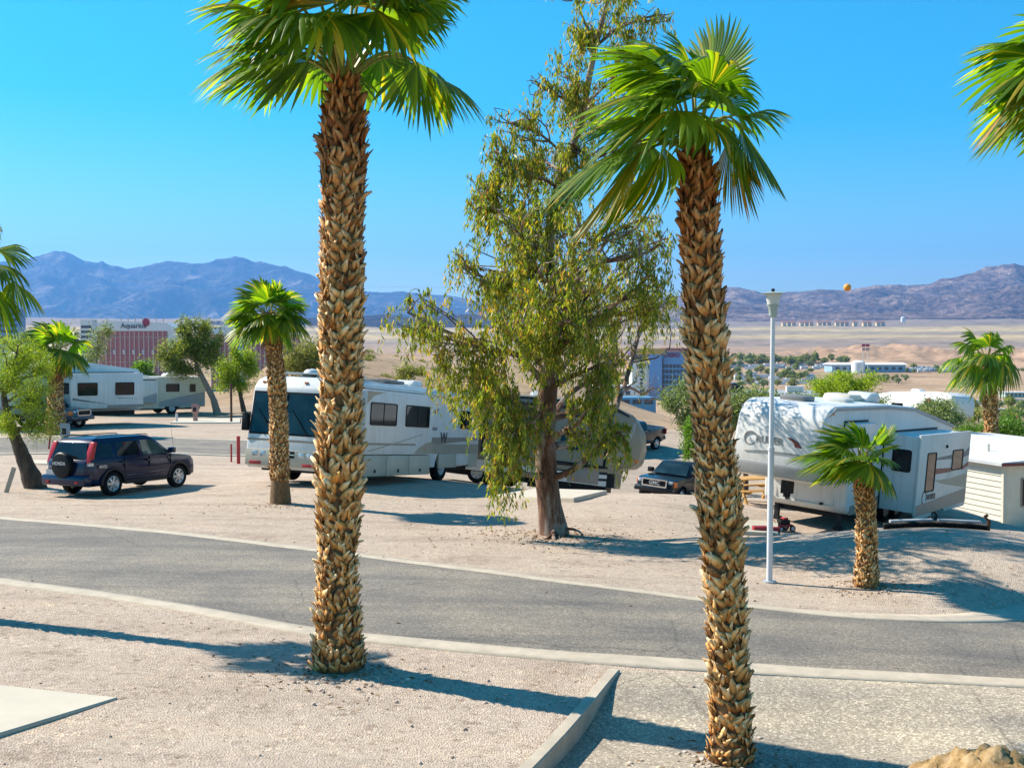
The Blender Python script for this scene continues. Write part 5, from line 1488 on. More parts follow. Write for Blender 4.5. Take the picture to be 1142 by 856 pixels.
# lower side: skirt, doors, vents, wheels, stabiliser
decal(t5, [(h - 2.1, .46), (h - 4.0, .46), (h - 4.0, .86), (h - 2.1, .70)], w, 1, 'taupe')
decal(t5, [(h - 2.2, 1.95), (h - 2.9, 1.85), (h - 3.7, 1.50), (h - 3.2, 1.95), (h - 2.2, 2.12)], w, 1, 'maroon')
decal(t5, [(h - 2.4, 1.55), (h - 3.2, 1.20), (h - 3.6, .95), (h - 3.1, 1.02), (h - 2.4, 1.30)], w, 1, 'maroon')
m = MB(); m.box(h - 3.0, h - 2.25, w - .1, w + .015, .80, 1.30); m.build('storage_door', 'offwhite', t5, bevel=.01)
m = MB(); m.box(h - 3.85, h - 3.45, w - .1, w + .02, 1.02, 1.42)
for k in range(4): m.box(h - 3.82, h - 3.48, w, w + .035, 1.07 + k * .09, 1.10 + k * .09)
m.build('fridge_vent', 'offwhite', t5)
for x in (h - 4.95, h - 5.78):
    for sg in (-1, 1): wheel(t5, x, sg * (w - .20), .37, .22, 'steel', 6, sg, .6)
m = MB()
for a, b in (((h - 5.9, .40), (h - 5.55, .22)), ((h - 5.55, .22), (h - 5.9, .02)), ((h - 5.9, .02), (h - 6.25, .22)), ((h - 6.25, .22), (h - 5.9, .40))):
    m.tube([(a[0], w + .9, a[1] + .02), (b[0], w + .9, b[1] + .02)], .03, 5)
m.build('scissor_jack', 'black', so)
roof_ac(t5, h - 5.2, 0, 3.33); roof_vent(t5, h - 3.2, .2, 3.36, .6, .12); roof_vent(t5, h - 1.6, -.3, 3.37, .7, .14, 'midgrey')
m = MB(); m.prism([(h - 4.9, 3.3), (h - 4.7, 3.55), (h - 3.9, 3.55), (h - 3.7, 3.3)], -.6, .2); m.build('roof_pod', 'cream', t5, bevel=.06)
A = at(925, 599, 30.0)
place(t5, (h - 1.0, w), (A.x, A.y), math.atan2(-.77, -.636), (3.0, 1.0))

# grey and beige fifth wheel behind the gum tree, its side in shade
t6 = thing('fifth_wheel_trailer', 'beige and dark grey fifth wheel trailer behind the gum tree trunk', 'camper trailer')
L = 8.2; h = L / 2; w = 1.24
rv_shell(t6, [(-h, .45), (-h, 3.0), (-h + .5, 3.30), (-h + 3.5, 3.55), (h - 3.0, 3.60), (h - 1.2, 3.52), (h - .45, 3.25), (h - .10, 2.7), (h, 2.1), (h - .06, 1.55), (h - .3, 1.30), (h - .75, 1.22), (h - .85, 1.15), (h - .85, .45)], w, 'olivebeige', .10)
s_ = -1
decal(t6, [(h - 2.8, .46), (h - .9, .46), (h - .9, .98), (h - 2.8, .92)], -w, -1, 'black', name='lower_panel', t=.004)
m = MB(); m.prism([(-h + .1, 3.0), (-h + .6, 3.18), (-h + 3.5, 3.42), (h - 3.0, 3.46), (h - 1.25, 3.38), (h - .62, 3.15), (h - .62, 3.22), (h - 1.2, 3.50), (h - 3.0, 3.55), (-h + 3.5, 3.51), (-h + .55, 3.27)], -w - .03, -w + .01); m.build('roof_trim', 'darkgrey', t6)
decal(t6, [(-h + .1, .47), (h - 1.2, .47), (h - 1.2, .90), (-h + .1, .90)], -w, -1, 'offwhite')
for k, z in enumerate((.62, .86, 1.08)):
    decal(t6, swoosh(h - 1.2, z + .1, h - 4.2, z - .12, .10, .03, .12), -w, -1, 'darkgrey', t=.01)
decal(t6, swoosh(h - .35, 2.9, h - .8, 1.5, .45, .25, .25), -w, -1, 'grey')
m = MB(); m.ring([(h - 4.4, 1.15), (h - 1.3, 1.15), (h - 1.3, 3.02), (h - 4.4, 3.02)], [(h - 4.3, 1.22), (h - 1.40, 1.22), (h - 1.40, 2.94), (h - 4.3, 2.94)], -w - .06, -w + .02); m.build('slide_seal', 'black', t6)
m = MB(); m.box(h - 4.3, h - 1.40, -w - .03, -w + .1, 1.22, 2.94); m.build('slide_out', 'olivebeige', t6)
side_window(t6, h - 3.1, h - 2.2, 1.7, 2.5, -w - .03, -1)
m = MB(); m.box(h - 5.35, h - 4.65, -w - .02, -w + .1, .75, 2.75); dr_ = m.build('door', 'black', t6); side_window(dr_, h - 5.2, h - 4.8, 1.7, 2.5, -w - .02, -1)
side_window(t6, -h + 1.0, -h + 2.2, 1.7, 2.5, -w, -1)
m = MB(); m.box(h - 2.7, h - 1.5, -w - .02, -w + .05, .50, 1.02); sd_ = m.build('storage_door', 'taupe', t6, bevel=.02)
m = MB(); m.box(h - 4.2, h - 1.2, -w + .15, w - .15, .12, .46); m.build('chassis', 'black', t6)
m = MB(); m.box(-h + .3, h - 4.2, -w + .25, w - .25, .25, .46); m.build('chassis', 'black', t6)
for x in (-1.2, -2.1):
    for sg in (-1, 1): wheel(t6, x, sg * (w - .2), .38, .22, 'steel', 6, sg, .6)
m = MB(); m.tube([(h - 6.2, -w - .10, 3.20), (h - 1.9, -w - .10, 3.32)], .07, 10); m.build('awning_roll', 'darkgrey', t6, smooth=True)
for x in (h - 6.1, h - 2.0): m = MB(); m.box(x - .03, x + .03, -w - .10, -w - .04, 1.2, 3.25); m.build('awning_arm', 'darkgrey', t6)
for x, z in ((h - .10, 1.45),): m = MB(); m.box(x - .14, x + .0, -w + .1, -w - .012, 1.5, 1.6); m.build('marker_lamp', 'orange', t6)
side_window(t6, h - .95, h - .55, 1.9, 2.6, -w, -1, r=.05) if False else None
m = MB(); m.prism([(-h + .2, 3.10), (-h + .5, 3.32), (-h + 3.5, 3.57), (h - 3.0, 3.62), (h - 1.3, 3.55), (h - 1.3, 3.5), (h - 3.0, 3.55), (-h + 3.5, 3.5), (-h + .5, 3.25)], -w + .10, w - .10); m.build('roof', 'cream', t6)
roof_ac(t6, 0, 0, 3.55); roof_ac(t6, h - 4.2, .1, 3.56); roof_vent(t6, -2.5, .3, 3.5)
A = at(684, 559, 43.5)
place(t6, (h - .85, -w), (A.x, A.y), math.radians(-11), (3.2, 1.0))

# long white fifth wheel far left
t7 = thing('fifth_wheel_trailer', 'long white fifth wheel trailer with grey darts, far left row', 'camper trailer')
L = 11.0; h = L / 2; w = 1.24
rv_shell(t7, [(-h, .75), (-h, 2.95), (-h + .15, 3.05), (-h + 4.5, 3.55), (h - 4, 3.62), (h - .9, 3.60), (h - .2, 3.3), (h, 2.7), (h - .05, 1.8), (h - .4, 1.5), (h - 2.4, 1.45), (h - 2.5, .75)], w, 'white', .09)
m = MB(); m.box(-h + .2, h - 2.7, -.95, .95, .50, .76); m.build('chassis', 'black', t7)
decal(t7, [(-h + .1, .77), (h - 2.5, .77), (h - 2.5, 1.12), (-h + .1, 1.02)], w, 1, 'grey')
so = slide(t7, -h + .5, -h + 5.0, .95, 2.85, w, .95, 1)
end_window(so, w + .15, w + .8, 1.75, 2.35, -h + 5.0)
side_window(so, -h + 3.4, -h + 4.6, 1.65, 2.35, w + .95, 1); side_window(so, -h + 1.1, -h + 2.3, 1.65, 2.35, w + .95, 1)
decal(so, [(-h + 4.9, 1.42), (-h + 2.6, 1.15), (-h + 4.9, 1.55)], w + .95, 1, 'midgrey'); decal(so, [(-h + 2.2, 1.50), (-h + .6, 1.40), (-h + 2.2, 1.54)], w + .95, 1, 'midgrey')
decal(so, [(-h + .5, .97), (-h + 2.8, .97), (-h + 2.8, 1.12), (-h + .5, 1.12)], w + .95, 1, 'taupe')
decal(t7, [(h - 3.0, 2.6), (h - 5.2, 2.2), (h - 3.2, 2.35)], w, 1, 'midgrey'); decal(t7, [(h - 4.2, 1.9), (h - 5.6, 1.4), (h - 5.3, 1.75)], w, 1, 'midgrey')
side_window(t7, h - 2.2, h - 1.2, 2.2, 2.8, w, 1)
for x in (-.2, -1.1):
    for sg in (-1, 1): wheel(t7, x, sg * (w - .2), .40, .22, 'steel', 6, sg, .6)
roof_ac(t7, h - 4.6, 0, 3.6, 1.4, .8, .4); roof_ac(t7, -h + 3.4, 0, 3.38, 1.1, .7, .32)
A = at(157, 474, 74)
place(t7, (-h * 1.12, w * 1.12), (A.x, A.y), math.atan2(-.80, -.60), (3.0, 1.0)); t7.scale = (1.12, 1.12, 1.12)

# small beige motorhome behind it
mh2, h, w, fx, rx = motorhome('small grey and beige motorhome behind the long white trailer, far left row', 9.8, 2.5, 3.0, body='cream')
so = slide(mh2, h - 5.2, h - 1.7, .95, 2.7, w, .55, 1, 'offwhite')
end_window(so, w + .1, w + .5, 1.7, 2.4, h - 1.7)
side_window(so, h - 3.4, h - 2.1, 1.75, 2.4, w + .55, 1); side_window(mh2, -h + 2.4, -h + 3.6, 1.8, 2.45, w, 1); side_window(mh2, -h + .9, -h + 1.5, 1.75, 2.45, w, 1, frame='tan')
decal(mh2, [(-h + .1, .62), (-h + 4.2, .62), (-h + 4.2, 1.0), (-h + 2.6, 1.35), (-h + .1, 1.75), (-h + .1, 1.2)], w, 1, 'grey')
decal(so, [(h - 1.8, .97), (h - 5.1, .97), (h - 5.1, 1.75), (h - 3.6, 1.35), (h - 1.8, 1.20)], w + .55, 1, 'grey')
m = MB(); m.tube([(h - 5.4, w + .12, 2.86), (h - 1.4, w + .12, 2.86)], .08, 10); m.build('awning_roll', 'white', mh2, smooth=True)
roof_ac(mh2, h - 3.6, 0, 3.0, 1.2, .8, .35); roof_ac(mh2, -h + 2.6, 0, 3.0, 1.1, .7, .3); roof_vent(mh2, 0, .2, 3.0)
A = at(229, 466, 96)
place(mh2, (-h, w), (A.x, A.y), math.atan2(-.72, -.69), (3.0, 1.0))

# white trailer beyond the acacia on the right
t8 = thing('fifth_wheel_trailer', 'distant white fifth wheel trailer peeping over the roof, beyond the feathery tree on the right', 'camper trailer')
h = 4.6; w = 1.22
rv_shell(t8, [(-h, .6), (-h, 2.9), (-h + 3, 3.3), (h - 3, 3.4), (h - .8, 3.38), (h - .2, 3.1), (h, 2.5), (h - .1, 1.6), (h - .4, 1.4), (h - 2.2, 1.35), (h - 2.3, .6)], w, 'white', .12)
m = MB(); m.box(-h + .2, h - 2.4, -.9, .9, .35, .62); m.build('chassis', 'black', t8)
for x in (-.4, -1.25):
    for sg in (-1, 1): wheel(t8, x, sg * (w - .2), .38, .22, 'steel', 6, sg, .6)
side_window(t8, h - 2.6, h - 1.9, 1.4, 2.4, -w, -1); side_window(t8, -1.6, -.4, 1.7, 2.4, -w, -1); side_window(t8, -h + .6, -h + 1.5, 1.7, 2.4, -w, -1)
decal(t8, [(h - 2.0, 2.75), (h - 2.2, 2.5), (h - 2.9, 2.4), (h - 2.5, 2.9)], -w, -1, 'maroon')
roof_ac(t8, 0, 0, 3.32)
A = at(1022, 470, 93)
place(t8, (0, 0), (A.x, A.y), math.radians(-62), (2.5, 1.0))

# ------------------------------------------------------------------ houses close by
mo = at(1119, 587, 46); mo.z = gz(mo.x, mo.y)
hm = thing('mobile_home', 'cream sided mobile home with a flat white roof at the right edge', 'mobile home', (mo.x, mo.y, mo.z), rz=math.atan2(.25, .97))
zt = at(1119, 518, 46).z - mo.z
m = MB(); m.box(.02, 9.0, .02, 13, -.6, zt - .02); m.build('wall', 'siding', hm)
# clapboards on the two walls in view
m = MB(); nb = 11
for k in range(nb):
    z0 = k * zt / nb; z1 = (k + 1) * zt / nb - .015
    m.add([(-.05, -.0, z0), (-.05, 12.95, z0), (-.008, 12.95, z1), (-.008, 0, z1), (.03, 0, z0), (.03, 12.95, z0), (.03, 12.95, z1), (.03, 0, z1)],
          [(0, 1, 2, 3), (4, 7, 6, 5), (0, 4, 5, 1), (3, 2, 6, 7), (0, 3, 7, 4), (1, 5, 6, 2)])
m.build('siding', 'siding', hm)
m = MB(); m.box(.03, 9, -.03, .02, -.1, zt - .06); m.build('front_wall', 'cream', hm)
m = MB(); m.box(-.09, .06, -.09, .04, -.2, zt); m.build('corner_post', 'siding', hm)
m = MB(); m.prism([(-.35, zt + .02), (4.5, zt + .30), (9.3, zt + .02), (9.3, zt + .12), (4.5, zt + .42), (-.35, zt + .12)], -.35, 13.3); rf = m.build('roof', 'roofwhite', hm)
m = MB(); m.box(-.37, 9.3, -.38, -.34, zt - .02, zt + .10); m.build('fascia', 'maroon', rf)
m = MB(); m.box(-.4, -.34, -.36, 13.3, zt - .02, zt + .10); m.build('fascia', 'steel', rf)
for x, y in ((1.5, 3), (2.6, 7)): m = MB(); m.cyl((x, y, zt), (x, y, zt + .55), .06); m.build('vent_pipe', 'cream', rf)
m = MB(); m.ring([(.75, .80), (1.75, .80), (1.75, 1.95), (.75, 1.95)], [(.80, .86), (1.70, .86), (1.70, 1.90), (.80, 1.90)], -.07, -.02)
m.box(1.22, 1.27, -.065, -.03, .86, 1.90); wd = m.build('window', 'taupe', hm)
m = MB(); m.box(.79, 1.71, -.045, -.032, .85, 1.91); m.build('pane', 'glass', wd)
m = MB(); m.box(-.2, 9, -2.6, -.1, -.35, -.12); m.build('deck', 'redpaint', hm)

fh = at(868, 462, 112)
hb = thing('house', 'low flat roofed brown house above the white fifth wheel trailer', 'house', (fh.x, fh.y, fh.z), rz=-.10)
m = MB(); m.box(-4.5, 5.5, 0, 9, -3.5, 1.7); m.build('wall', 'brownwood', hb)
m = MB(); m.box(-5.8, 6.2, -1.8, 9.5, 1.7, 2.0); m.build('roof', 'grey', hb)
for x in (-5.6, 1.0, 6.0): m = MB(); m.box(x - .1, x + .1, -1.7, -1.5, -3.0, 1.7); m.build('post', 'brownwood', hb)
m = MB(); m.box(-3.4, -1.2, -.04, 0, -.6, 1.2); m.build('window', 'glass', hb)
m = MB(); m.box(2.6, 4.4, -.04, 0, -.8, 1.3); m.build('door', 'tan', hb)
m = MB(); m.lathe([(1.0, 0), (.95, .5), (.6, .85), (.1, .95)], 16, origin=(-4.0, 2, 2.0)); m.build('tank', 'black', hb, smooth=True)
m = MB(); m.box(1.2, 2.8, 3, 4.2, 2.0, 2.6); m.build('air_conditioner', 'offwhite', hb)

# ------------------------------------------------------------------ lamp post, low wall, dirt heap and park furniture
lb = G(858, 649); yl = lb.y; sl = FPX / yl
lp = thing('lamp_post', 'slim white lamp post with a flat topped square lantern', 'lamp post', lb)
zt = at(862, 352, yl).z - lb.z; zm = at(860, 502, yl).z - lb.z; dx = at(862, 352, yl).x - lb.x
def lx(z): return dx * z / zt
m = MB(); m.tube([(0, 0, -.05), (lx(zm), 0, zm)], [.050, .050], 14); m.tube([(lx(zm), 0, zm), (lx(zm), 0, zm + .05)], [.058, .058], 14, True); m.tube([(lx(zm), 0, zm + .05), (lx(zt), 0, zt)], [.040, .036], 14)
m.build('pole', 'polepaint', lp, smooth=True)
m = MB(); m.cyl((0, 0, -.02), (0, 0, .03), .11, n=16); m.build('base_plate', 'steel', lp)
xt = lx(zt)
m = MB(); m.lathe([(.045, zt - .02), (.065, zt), (.075, zt + .13), (.10, zt + .17), (.105, zt + .19)], 20, origin=(xt, 0, 0)); hd_ = m.build('lamp_head', 'sage', lp, smooth=True)
m = MB(); m.lathe([(.095, zt + .185), (.125, zt + .36)], 20, origin=(xt, 0, 0)); m.build('diffuser', 'diffuser', hd_, smooth=True)
m = MB(); m.lathe([(.19, zt + .36), (.20, zt + .375), (.10, zt + .395), (.02, zt + .40)], 24, origin=(xt, 0, 0)); m.build('cap', 'sage', hd_)
m = MB(); m.cyl((xt, 0, zt + .395), (xt, 0, zt + .45), .028); m.build('photocell', 'black', hd_)

wa, wb = Vector(wall_a), Vector(wall_b)
dv = (wa - wb); dv.z = 0; Lw = dv.length; dv.normalize(); nv = Vector((dv.y, -dv.x, 0))
V = []; F = []; n = 24
for i in range(n + 1):
    p = wb + dv * (Lw * i / n)
    zl = gz(p.x - nv.x * .35, p.y - nv.y * .35)
    for (o_, z_) in ((-.06, zl - .4), (-.06, zl + .03), (.07, zl + .025), (.08, zl - .45)):
        V.append((p.x + nv.x * o_, p.y + nv.y * o_, z_))
    if i: F += [((i - 1) * 4 + a, (i - 1) * 4 + (a + 1) % 4, i * 4 + (a + 1) % 4, i * 4 + a) for a in range(4)]
F += [(0, 1, 2, 3), (n * 4 + 3, n * 4 + 2, n * 4 + 1, n * 4)]
m = MB(); m.add(V, F); lw = m.build('kerb_wall', 'concrete', bevel=.012, seg=1)
tag(lw, 'low concrete retaining kerb running between the gravel terrace and the drive', 'low wall')

def dirt_heap():
    c = Vector((3.62, 9.05, 0)); n = 90; V = []
    for j in range(n + 1):
        for i in range(n + 1):
            x = (i / n - .5) * 3.4; y = (j / n - .5) * 2.4
            X = c.x + x + .25; Yp = c.y + y
            r = math.sqrt((x / 1.15) ** 2 + (y / .95) ** 2)
            hgt = max(0, 1 - r * r) ** .8 if r < 1 else 0
            nz = float(fbm(np.array([X * 2.2 + 3]), np.array([Yp * 2.2]), 5, .6)[0])
            nz2 = float(fbm(np.array([X * 9]), np.array([Yp * 9]), 4, .6, True)[0])
            z = gz(X, Yp) - .03 + (0.60 * hgt * (.62 + .75 * nz) + .17 * (nz2 - .4) * min(1, hgt * 3)) * (1 if hgt > 0 else 0)
            V.append((X, Yp, z))
    Q = [(j * (n + 1) + i, j * (n + 1) + i + 1, (j + 1) * (n + 1) + i + 1, (j + 1) * (n + 1) + i) for j in range(n) for i in range(n)]
    o = mkobj('dirt_heap', npmesh('dirt_heap', V, Q, smooth=True), M['dirt'])
    tag(o, 'heap of sandy rubble at the bottom right corner of the picture', 'dirt heap')
def m_dirt():
    m, nt, b = newmat('sandy_dirt'); co = coord(nt)
    n = noise(nt, 7, 8, .75, co); r = ramp(nt, [(.3, (.20, .11, .035)), (.5, (.46, .29, .12)), (.7, (.62, .46, .28))], n.outputs[0])
    nt.links.new(r.outputs[0], b.inputs['Base Color']); b.inputs['Roughness'].default_value = .95
    n2 = noise(nt, 30, 6, .8, co); bump(nt, b, n2.outputs[0], .9, .03); return m
M['dirt'] = m_dirt()
dirt_heap()

# loose stones on the gravel
def stones():
    V = []; F = []; g = random.Random(9)
    phi_ = (1 + 5 ** .5) / 2
    ico = [Vector(p).normalized() for p in [(-1, phi_, 0), (1, phi_, 0), (-1, -phi_, 0), (1, -phi_, 0), (0, -1, phi_), (0, 1, phi_), (0, -1, -phi_), (0, 1, -phi_), (phi_, 0, -1), (phi_, 0, 1), (-phi_, 0, -1), (-phi_, 0, 1)]]
    fc = [(0, 11, 5), (0, 5, 1), (0, 1, 7), (0, 7, 10), (0, 10, 11), (1, 5, 9), (5, 11, 4), (11, 10, 2), (10, 7, 6), (7, 1, 8), (3, 9, 4), (3, 4, 2), (3, 2, 6), (3, 6, 8), (3, 8, 9), (4, 9, 5), (2, 4, 11), (6, 2, 10), (8, 6, 7), (9, 8, 1)]
    P = []
    while len(P) < 900:
        y = 8.6 + 24 * g.random() ** 1.7; x = (g.random() - .5) * 1.0 * y
        ny = float(near_y(x)); fy = float(np.interp(x, NF[:, 0], NF[:, 1]))
        if ny - .1 < y < fy + .1: continue
        P.append((x, y, g.random() ** 5 * .024 + .007))
    for (uu, vv, rr_) in [(378, 752, .5), (815, 852, .45), (618, 600, 1.1), (966, 658, .5)]:
        c = G(uu, min(vv, 850))
        for _ in range(60):
            a = g.uniform(0, 2 * PI); d = rr_ * (0.5 + abs(g.gauss(0, .45))); P.append((c.x + d * math.cos(a), c.y + d * math.sin(a) * .8, g.uniform(.01, .03)))
    zz = height(np.array([p[0] for p in P]), np.array([p[1] for p in P]))
    for (x, y, r), z in zip(P, zz):
        o = len(V); sx, sy, sz = g.uniform(.7, 1.4), g.uniform(.7, 1.4), g.uniform(.5, .9)
        a = g.uniform(0, PI); c, s = math.cos(a), math.sin(a)
        for q in ico:
            k = g.uniform(.75, 1.2)
            qx, qy = q.x * sx * k, q.y * sy * k
            V.append((x + r * (qx * c - qy * s), y + r * (qx * s + qy * c), z + r * .3 + r * q.z * sz * k))
        F += [(a_ + o, b_ + o, c_ + o) for a_, b_, c_ in fc]
    o = mkobj('gravel_stones', npmesh('gravel_stones', V, tris=F), m_island('loose_stone', [(0, (.26, .19, .15)), (.3, (.42, .32, .25)), (.9, (.52, .41, .33)), (1, (.70, .62, .52))], .9))
    tag(o, kind='stuff')
stones()

def post(name, label, cat, u, v0, v1, wpx, mat, y=None, lean=0.0, round_=True, group=None, cap=None):
    b = G(u, v0) if y is None else at(u, v0, y)
    s = FPX / b.y; hgt = (v0 - v1) / s
    r = wpx / s / 2
    m = MB()
    if round_: m.cyl((0, 0, -.1), (lean * hgt, 0, hgt), r, n=10)
    else: m.box(-r, r, -r * .8, r * .8, -.1, hgt)
    o = m.build(name, mat, bevel=.01 if not round_ else 0); o.location = b
    tag(o, label, cat, group); return o
post('marker_post', 'thin red marker post beside the feathery tree', 'marker post', 54, 501, 481, 2.0, 'redpaint', lean=.15)
post('marker_post', 'thin red marker post just left of the big motorhome', 'marker post', 258, 515, 495, 2.0, 'redpaint')
post('marker_post', 'thicker red marker post touching the big motorhome front corner', 'marker post', 266, 517, 486, 4.0, 'redpaint')
post('marker_post', 'short white pipe post beside the pink pedestal', 'marker post', 197, 470, 461, 2.6, 'white')
post('wooden_post', 'tall brown wooden post between the two green trees', 'post', 258, 471, 427, 2.6, 'brownwood')
def pedestal(u, v0, v1, wpx, mat, label):
    b = G(u, v0); s = FPX / b.y; hgt = (v0 - v1) / s; r = wpx / s / 2
    root = thing('utility_pedestal', label, 'utility pedestal', b)
    m = MB(); m.box(-r * .62, r * .62, -r * .5, r * .5, -.1, hgt * .55); m.build('stand', mat, root)
    m = MB(); m.box(-r, r, -r * .8, r * .7, hgt * .5, hgt); bx = m.build('meter_box', mat, root, bevel=.02)
    m = MB(); m.prism([(-r * .9, hgt), (r * .8, hgt), (-r * .9, hgt * 1.06)], -r * 1.05, r * 1.05, plane='yz'); m.build('lid', mat, bx)
    m = MB(); m.box(-r * .5, r * .5, -r * .8 - .02, -r * .75, hgt * .6, hgt * .85); m.build('outlet_cover', 'darkgrey', bx)
pedestal(218, 470, 451, 7, 'pinkbox', 'faded pink utility pedestal on the slab before the small motorhome')
pedestal(73, 500, 473, 9, 'greybox', 'grey utility pedestal behind the dark blue car roof')
pedestal(472, 545, 527, 4, 'greybox', 'small grey utility pedestal behind the motorhome rear wheel') if False else None
# leaning board at the foot of the feathery tree
b = G(7, 549); m = MB(); m.box(-.06, .06, -.02, .02, 0, .75); o = m.build('timber_board', 'tan'); o.location = b; o.rotation_euler = (0, .32, 0)
tag(o, 'weathered board leaning at the foot of the feathery tree', 'board')

# picnic table behind the right palm
pt = at(842, 580, 35); pt.z = gz(pt.x, pt.y)
tb = thing('picnic_table', 'wooden picnic table partly hidden behind the windblown palm trunk', 'picnic table', pt, rz=.35)
for nm, a in (('table_top', (-.95, .95, -.38, .38, .72, .76)), ('bench', (-.95, .95, -.78, -.52, .42, .46)), ('bench', (-.95, .95, .52, .78, .42, .46))):
    m = MB()
    k = 4 if nm == 'table_top' else 2
    wd_ = (a[3] - a[2]) / k
    for i in range(k): m.box(a[0], a[1], a[2] + i * wd_ + .008, a[2] + (i + 1) * wd_ - .008, a[4], a[5])
    for x in (-.6, .6): m.box(x - .03, x + .03, a[2] + .02, a[3] - .02, a[4] - .05, a[4] + .005)
    m.build(nm, 'wood', tb)
for x in (-.68, .68):
    for sg in (-1, 1):
        m = MB(); m.add([(x - .03, sg * .18, .72), (x + .03, sg * .18, .72), (x + .03, sg * .28, .72), (x - .03, sg * .28, .72), (x - .03, sg * .62, 0), (x + .03, sg * .62, 0), (x + .03, sg * .72, 0), (x - .03, sg * .72, 0)],
                        [(0, 1, 2, 3), (4, 7, 6, 5), (0, 4, 5, 1), (1, 5, 6, 2), (2, 6, 7, 3), (3, 7, 4, 0)])
        m.build('leg', 'wood', tb)
    m = MB(); m.box(x + .035, x + .065, -.72, .72, .36, .42); m.build('brace', 'wood', tb)

# small red and black wheeled generator cart below the trailer
gc = G(874, 592)
ct = thing('hand_cart', 'red and black wheeled cart in front of the white fifth wheel trailer', 'cart', gc, rz=.3); ct.scale = (.6, .6, .6)
m = MB(); m.box(-.45, .35, -.22, .22, .22, .30); m.tube([(-.45, -.2, .3), (-.6, -.2, .55), (-.6, .2, .55), (-.45, .2, .3)], .018, 6); m.build('frame', 'redpaint', ct)
m = MB(); m.box(-.25, .22, -.18, .18, .30, .52); m.tube([(-.2, 0, .52), (.2, 0, .56)], .05, 8); m.build('engine', 'black', ct, bevel=.03)
m = MB(); m.box(-.10, .10, -.14, .14, .52, .60); m.build('fuel_tank', 'redpaint', ct, bevel=.03)
for x, y in ((-.3, -.27), (-.3, .27), (.28, -.27), (.28, .27)):
    wheel(ct, x, y, .14, .08, 'steel', 5, 1 if y > 0 else -1)
m = MB(); b = G(853, 594); m.box(-.28, .05, -.12, .12, .02, .16); m.tube([(.1, 0, .08), (.35, 0, .08)], .07, 8); o = m.build('tow_hitch', 'redpaint', bevel=.02); o.location = b
tag(o, 'small red tow hitch lying left of the cart', 'hitch')

# timber sleepers and the ribbed waste hose along the trailer
def along(u0, v0, u1, v1, n=14): return [G(u0 + (u1 - u0) * i / n, v0 + (v1 - v0) * i / n) for i in range(n + 1)]
hp = [at(985 + 115 * i / 30, 592 - 0 * i + 3.0 * math.sin(i * .5) * .3, 23.6) for i in range(31)]
for p in hp: p.z = gz(p.x, p.y) + .07
m = MB()
path_ = []
rad_ = []
for i in range(30):
    for k in range(4):
        path_.append(hp[i].lerp(hp[i + 1], k / 4)); rad_.append(.075 if k % 2 else .055)
m.tube(path_, rad_, 10); o = m.build('waste_hose', 'black', smooth=True, fix=False)
tag(o, 'ribbed black waste hose lying along the crest below the white trailer', 'hose')
for k, (a, b_) in enumerate((((992, 594), (1040, 592)), ((1046, 592), (1094, 593)))):
    p0, p1 = at(a[0], a[1], 24.1), at(b_[0], b_[1], 24.1)
    p0.z = gz(p0.x, p0.y) + .14; p1.z = gz(p1.x, p1.y) + .14
    d = p1 - p0; m = MB(); m.box(0, d.length, -.07, .07, -.16, .04); o = m.build('hose_support', 'grey', bevel=.02); o.location = p0; o.rotation_euler = (0, -math.atan2(d.z, math.hypot(d.x, d.y)), math.atan2(d.y, d.x))
    tag(o, ('pale beam under the waste hose, the one nearer the short palm', 'pale beam under the waste hose, the one nearer the mobile home')[k], 'beam', 'beams below the waste hose')
vb = at(1102, 596, 23.6); vb.z = gz(vb.x, vb.y); m = MB(); m.tube([(0, 0, 0), (.02, 0, .28), (-.10, 0, .40)], [.05, .06, .03], 10); m.tube([(-.12, 0, .40), (-.02, 0, .46)], .05, 8); o = m.build('water_tap', 'brownwood', smooth=True); o.scale = (.7, .7, .7); o.location = vb
tag(o, 'dark brown standpipe at the end of the waste hose', 'tap')

# dry leaf litter under the palms and the gum
def litter():
    q = np.random.RandomState(4); P = []
    for (u, v, rr_, n_) in [(378, 750, .9, 160), (815, 850, .6, 90), (618, 598, 2.6, 700), (966, 656, .8, 120), (313, 564, 1.0, 100)]:
        c = G(u, min(v, 850)); a = q.uniform(0, 2 * PI, n_); d = rr_ * np.abs(q.randn(n_)) * .6 + .15
        P.append(np.stack([c.x + d * np.cos(a), c.y + d * np.sin(a) * .9], -1))
    x = q.uniform(-9, 9, 120); y = q.uniform(9, 30, 120); P.append(np.stack([x, y], -1))
    P = np.concatenate(P); z = height(P[:, 0], P[:, 1]) + .012
    d = q.randn(len(P), 3); d[:, 2] *= .15
    o = mkobj('leaf_litter', leaves_mesh('leaf_litter', np.column_stack([P, z]), d, .075, .022, seed=5), 'frond_dead'); tag(o, kind='stuff')
litter()

# ------------------------------------------------------------------ other trees and shrubs
def T_(u, v, y): return at(u, v, y)
def base_at(u, v): return G(u, v)
b = base_at(40, 544); y = b.y
tree('feathery_tree', 'leaning tree with feathery yellow green leaves beside the dark blue car', 'tree', b, [b, T_(30, 520, y), T_(18, 490, y), T_(8, 465, y), T_(4, 440, y)], [.34, .24, .17, .13, .08],
     blobpx(y, [(8, 420, 26, 26, 0, .8, 1.5), (30, 402, 24, 20, .4, .8, 1.2), (46, 408, 16, 16, .6, .7, .6), (35, 440, 22, 20, -.6, .6, 1.1), (45, 470, 20, 22, -.4, .6, 1.0), (50, 430, 14, 14, .3, .6, .4), (-15, 410, 28, 30, 0, .8, .9), (5, 470, 14, 16, -.5, .5, .6), (20, 385, 25, 12, 0, .6, .5)]),
     'paloleaf', 'bark', 26000, .075, .016, seed=31, hang=.5, twigs=8, clump=.42, limb_r=.5)
b = base_at(243, 463); y = b.y
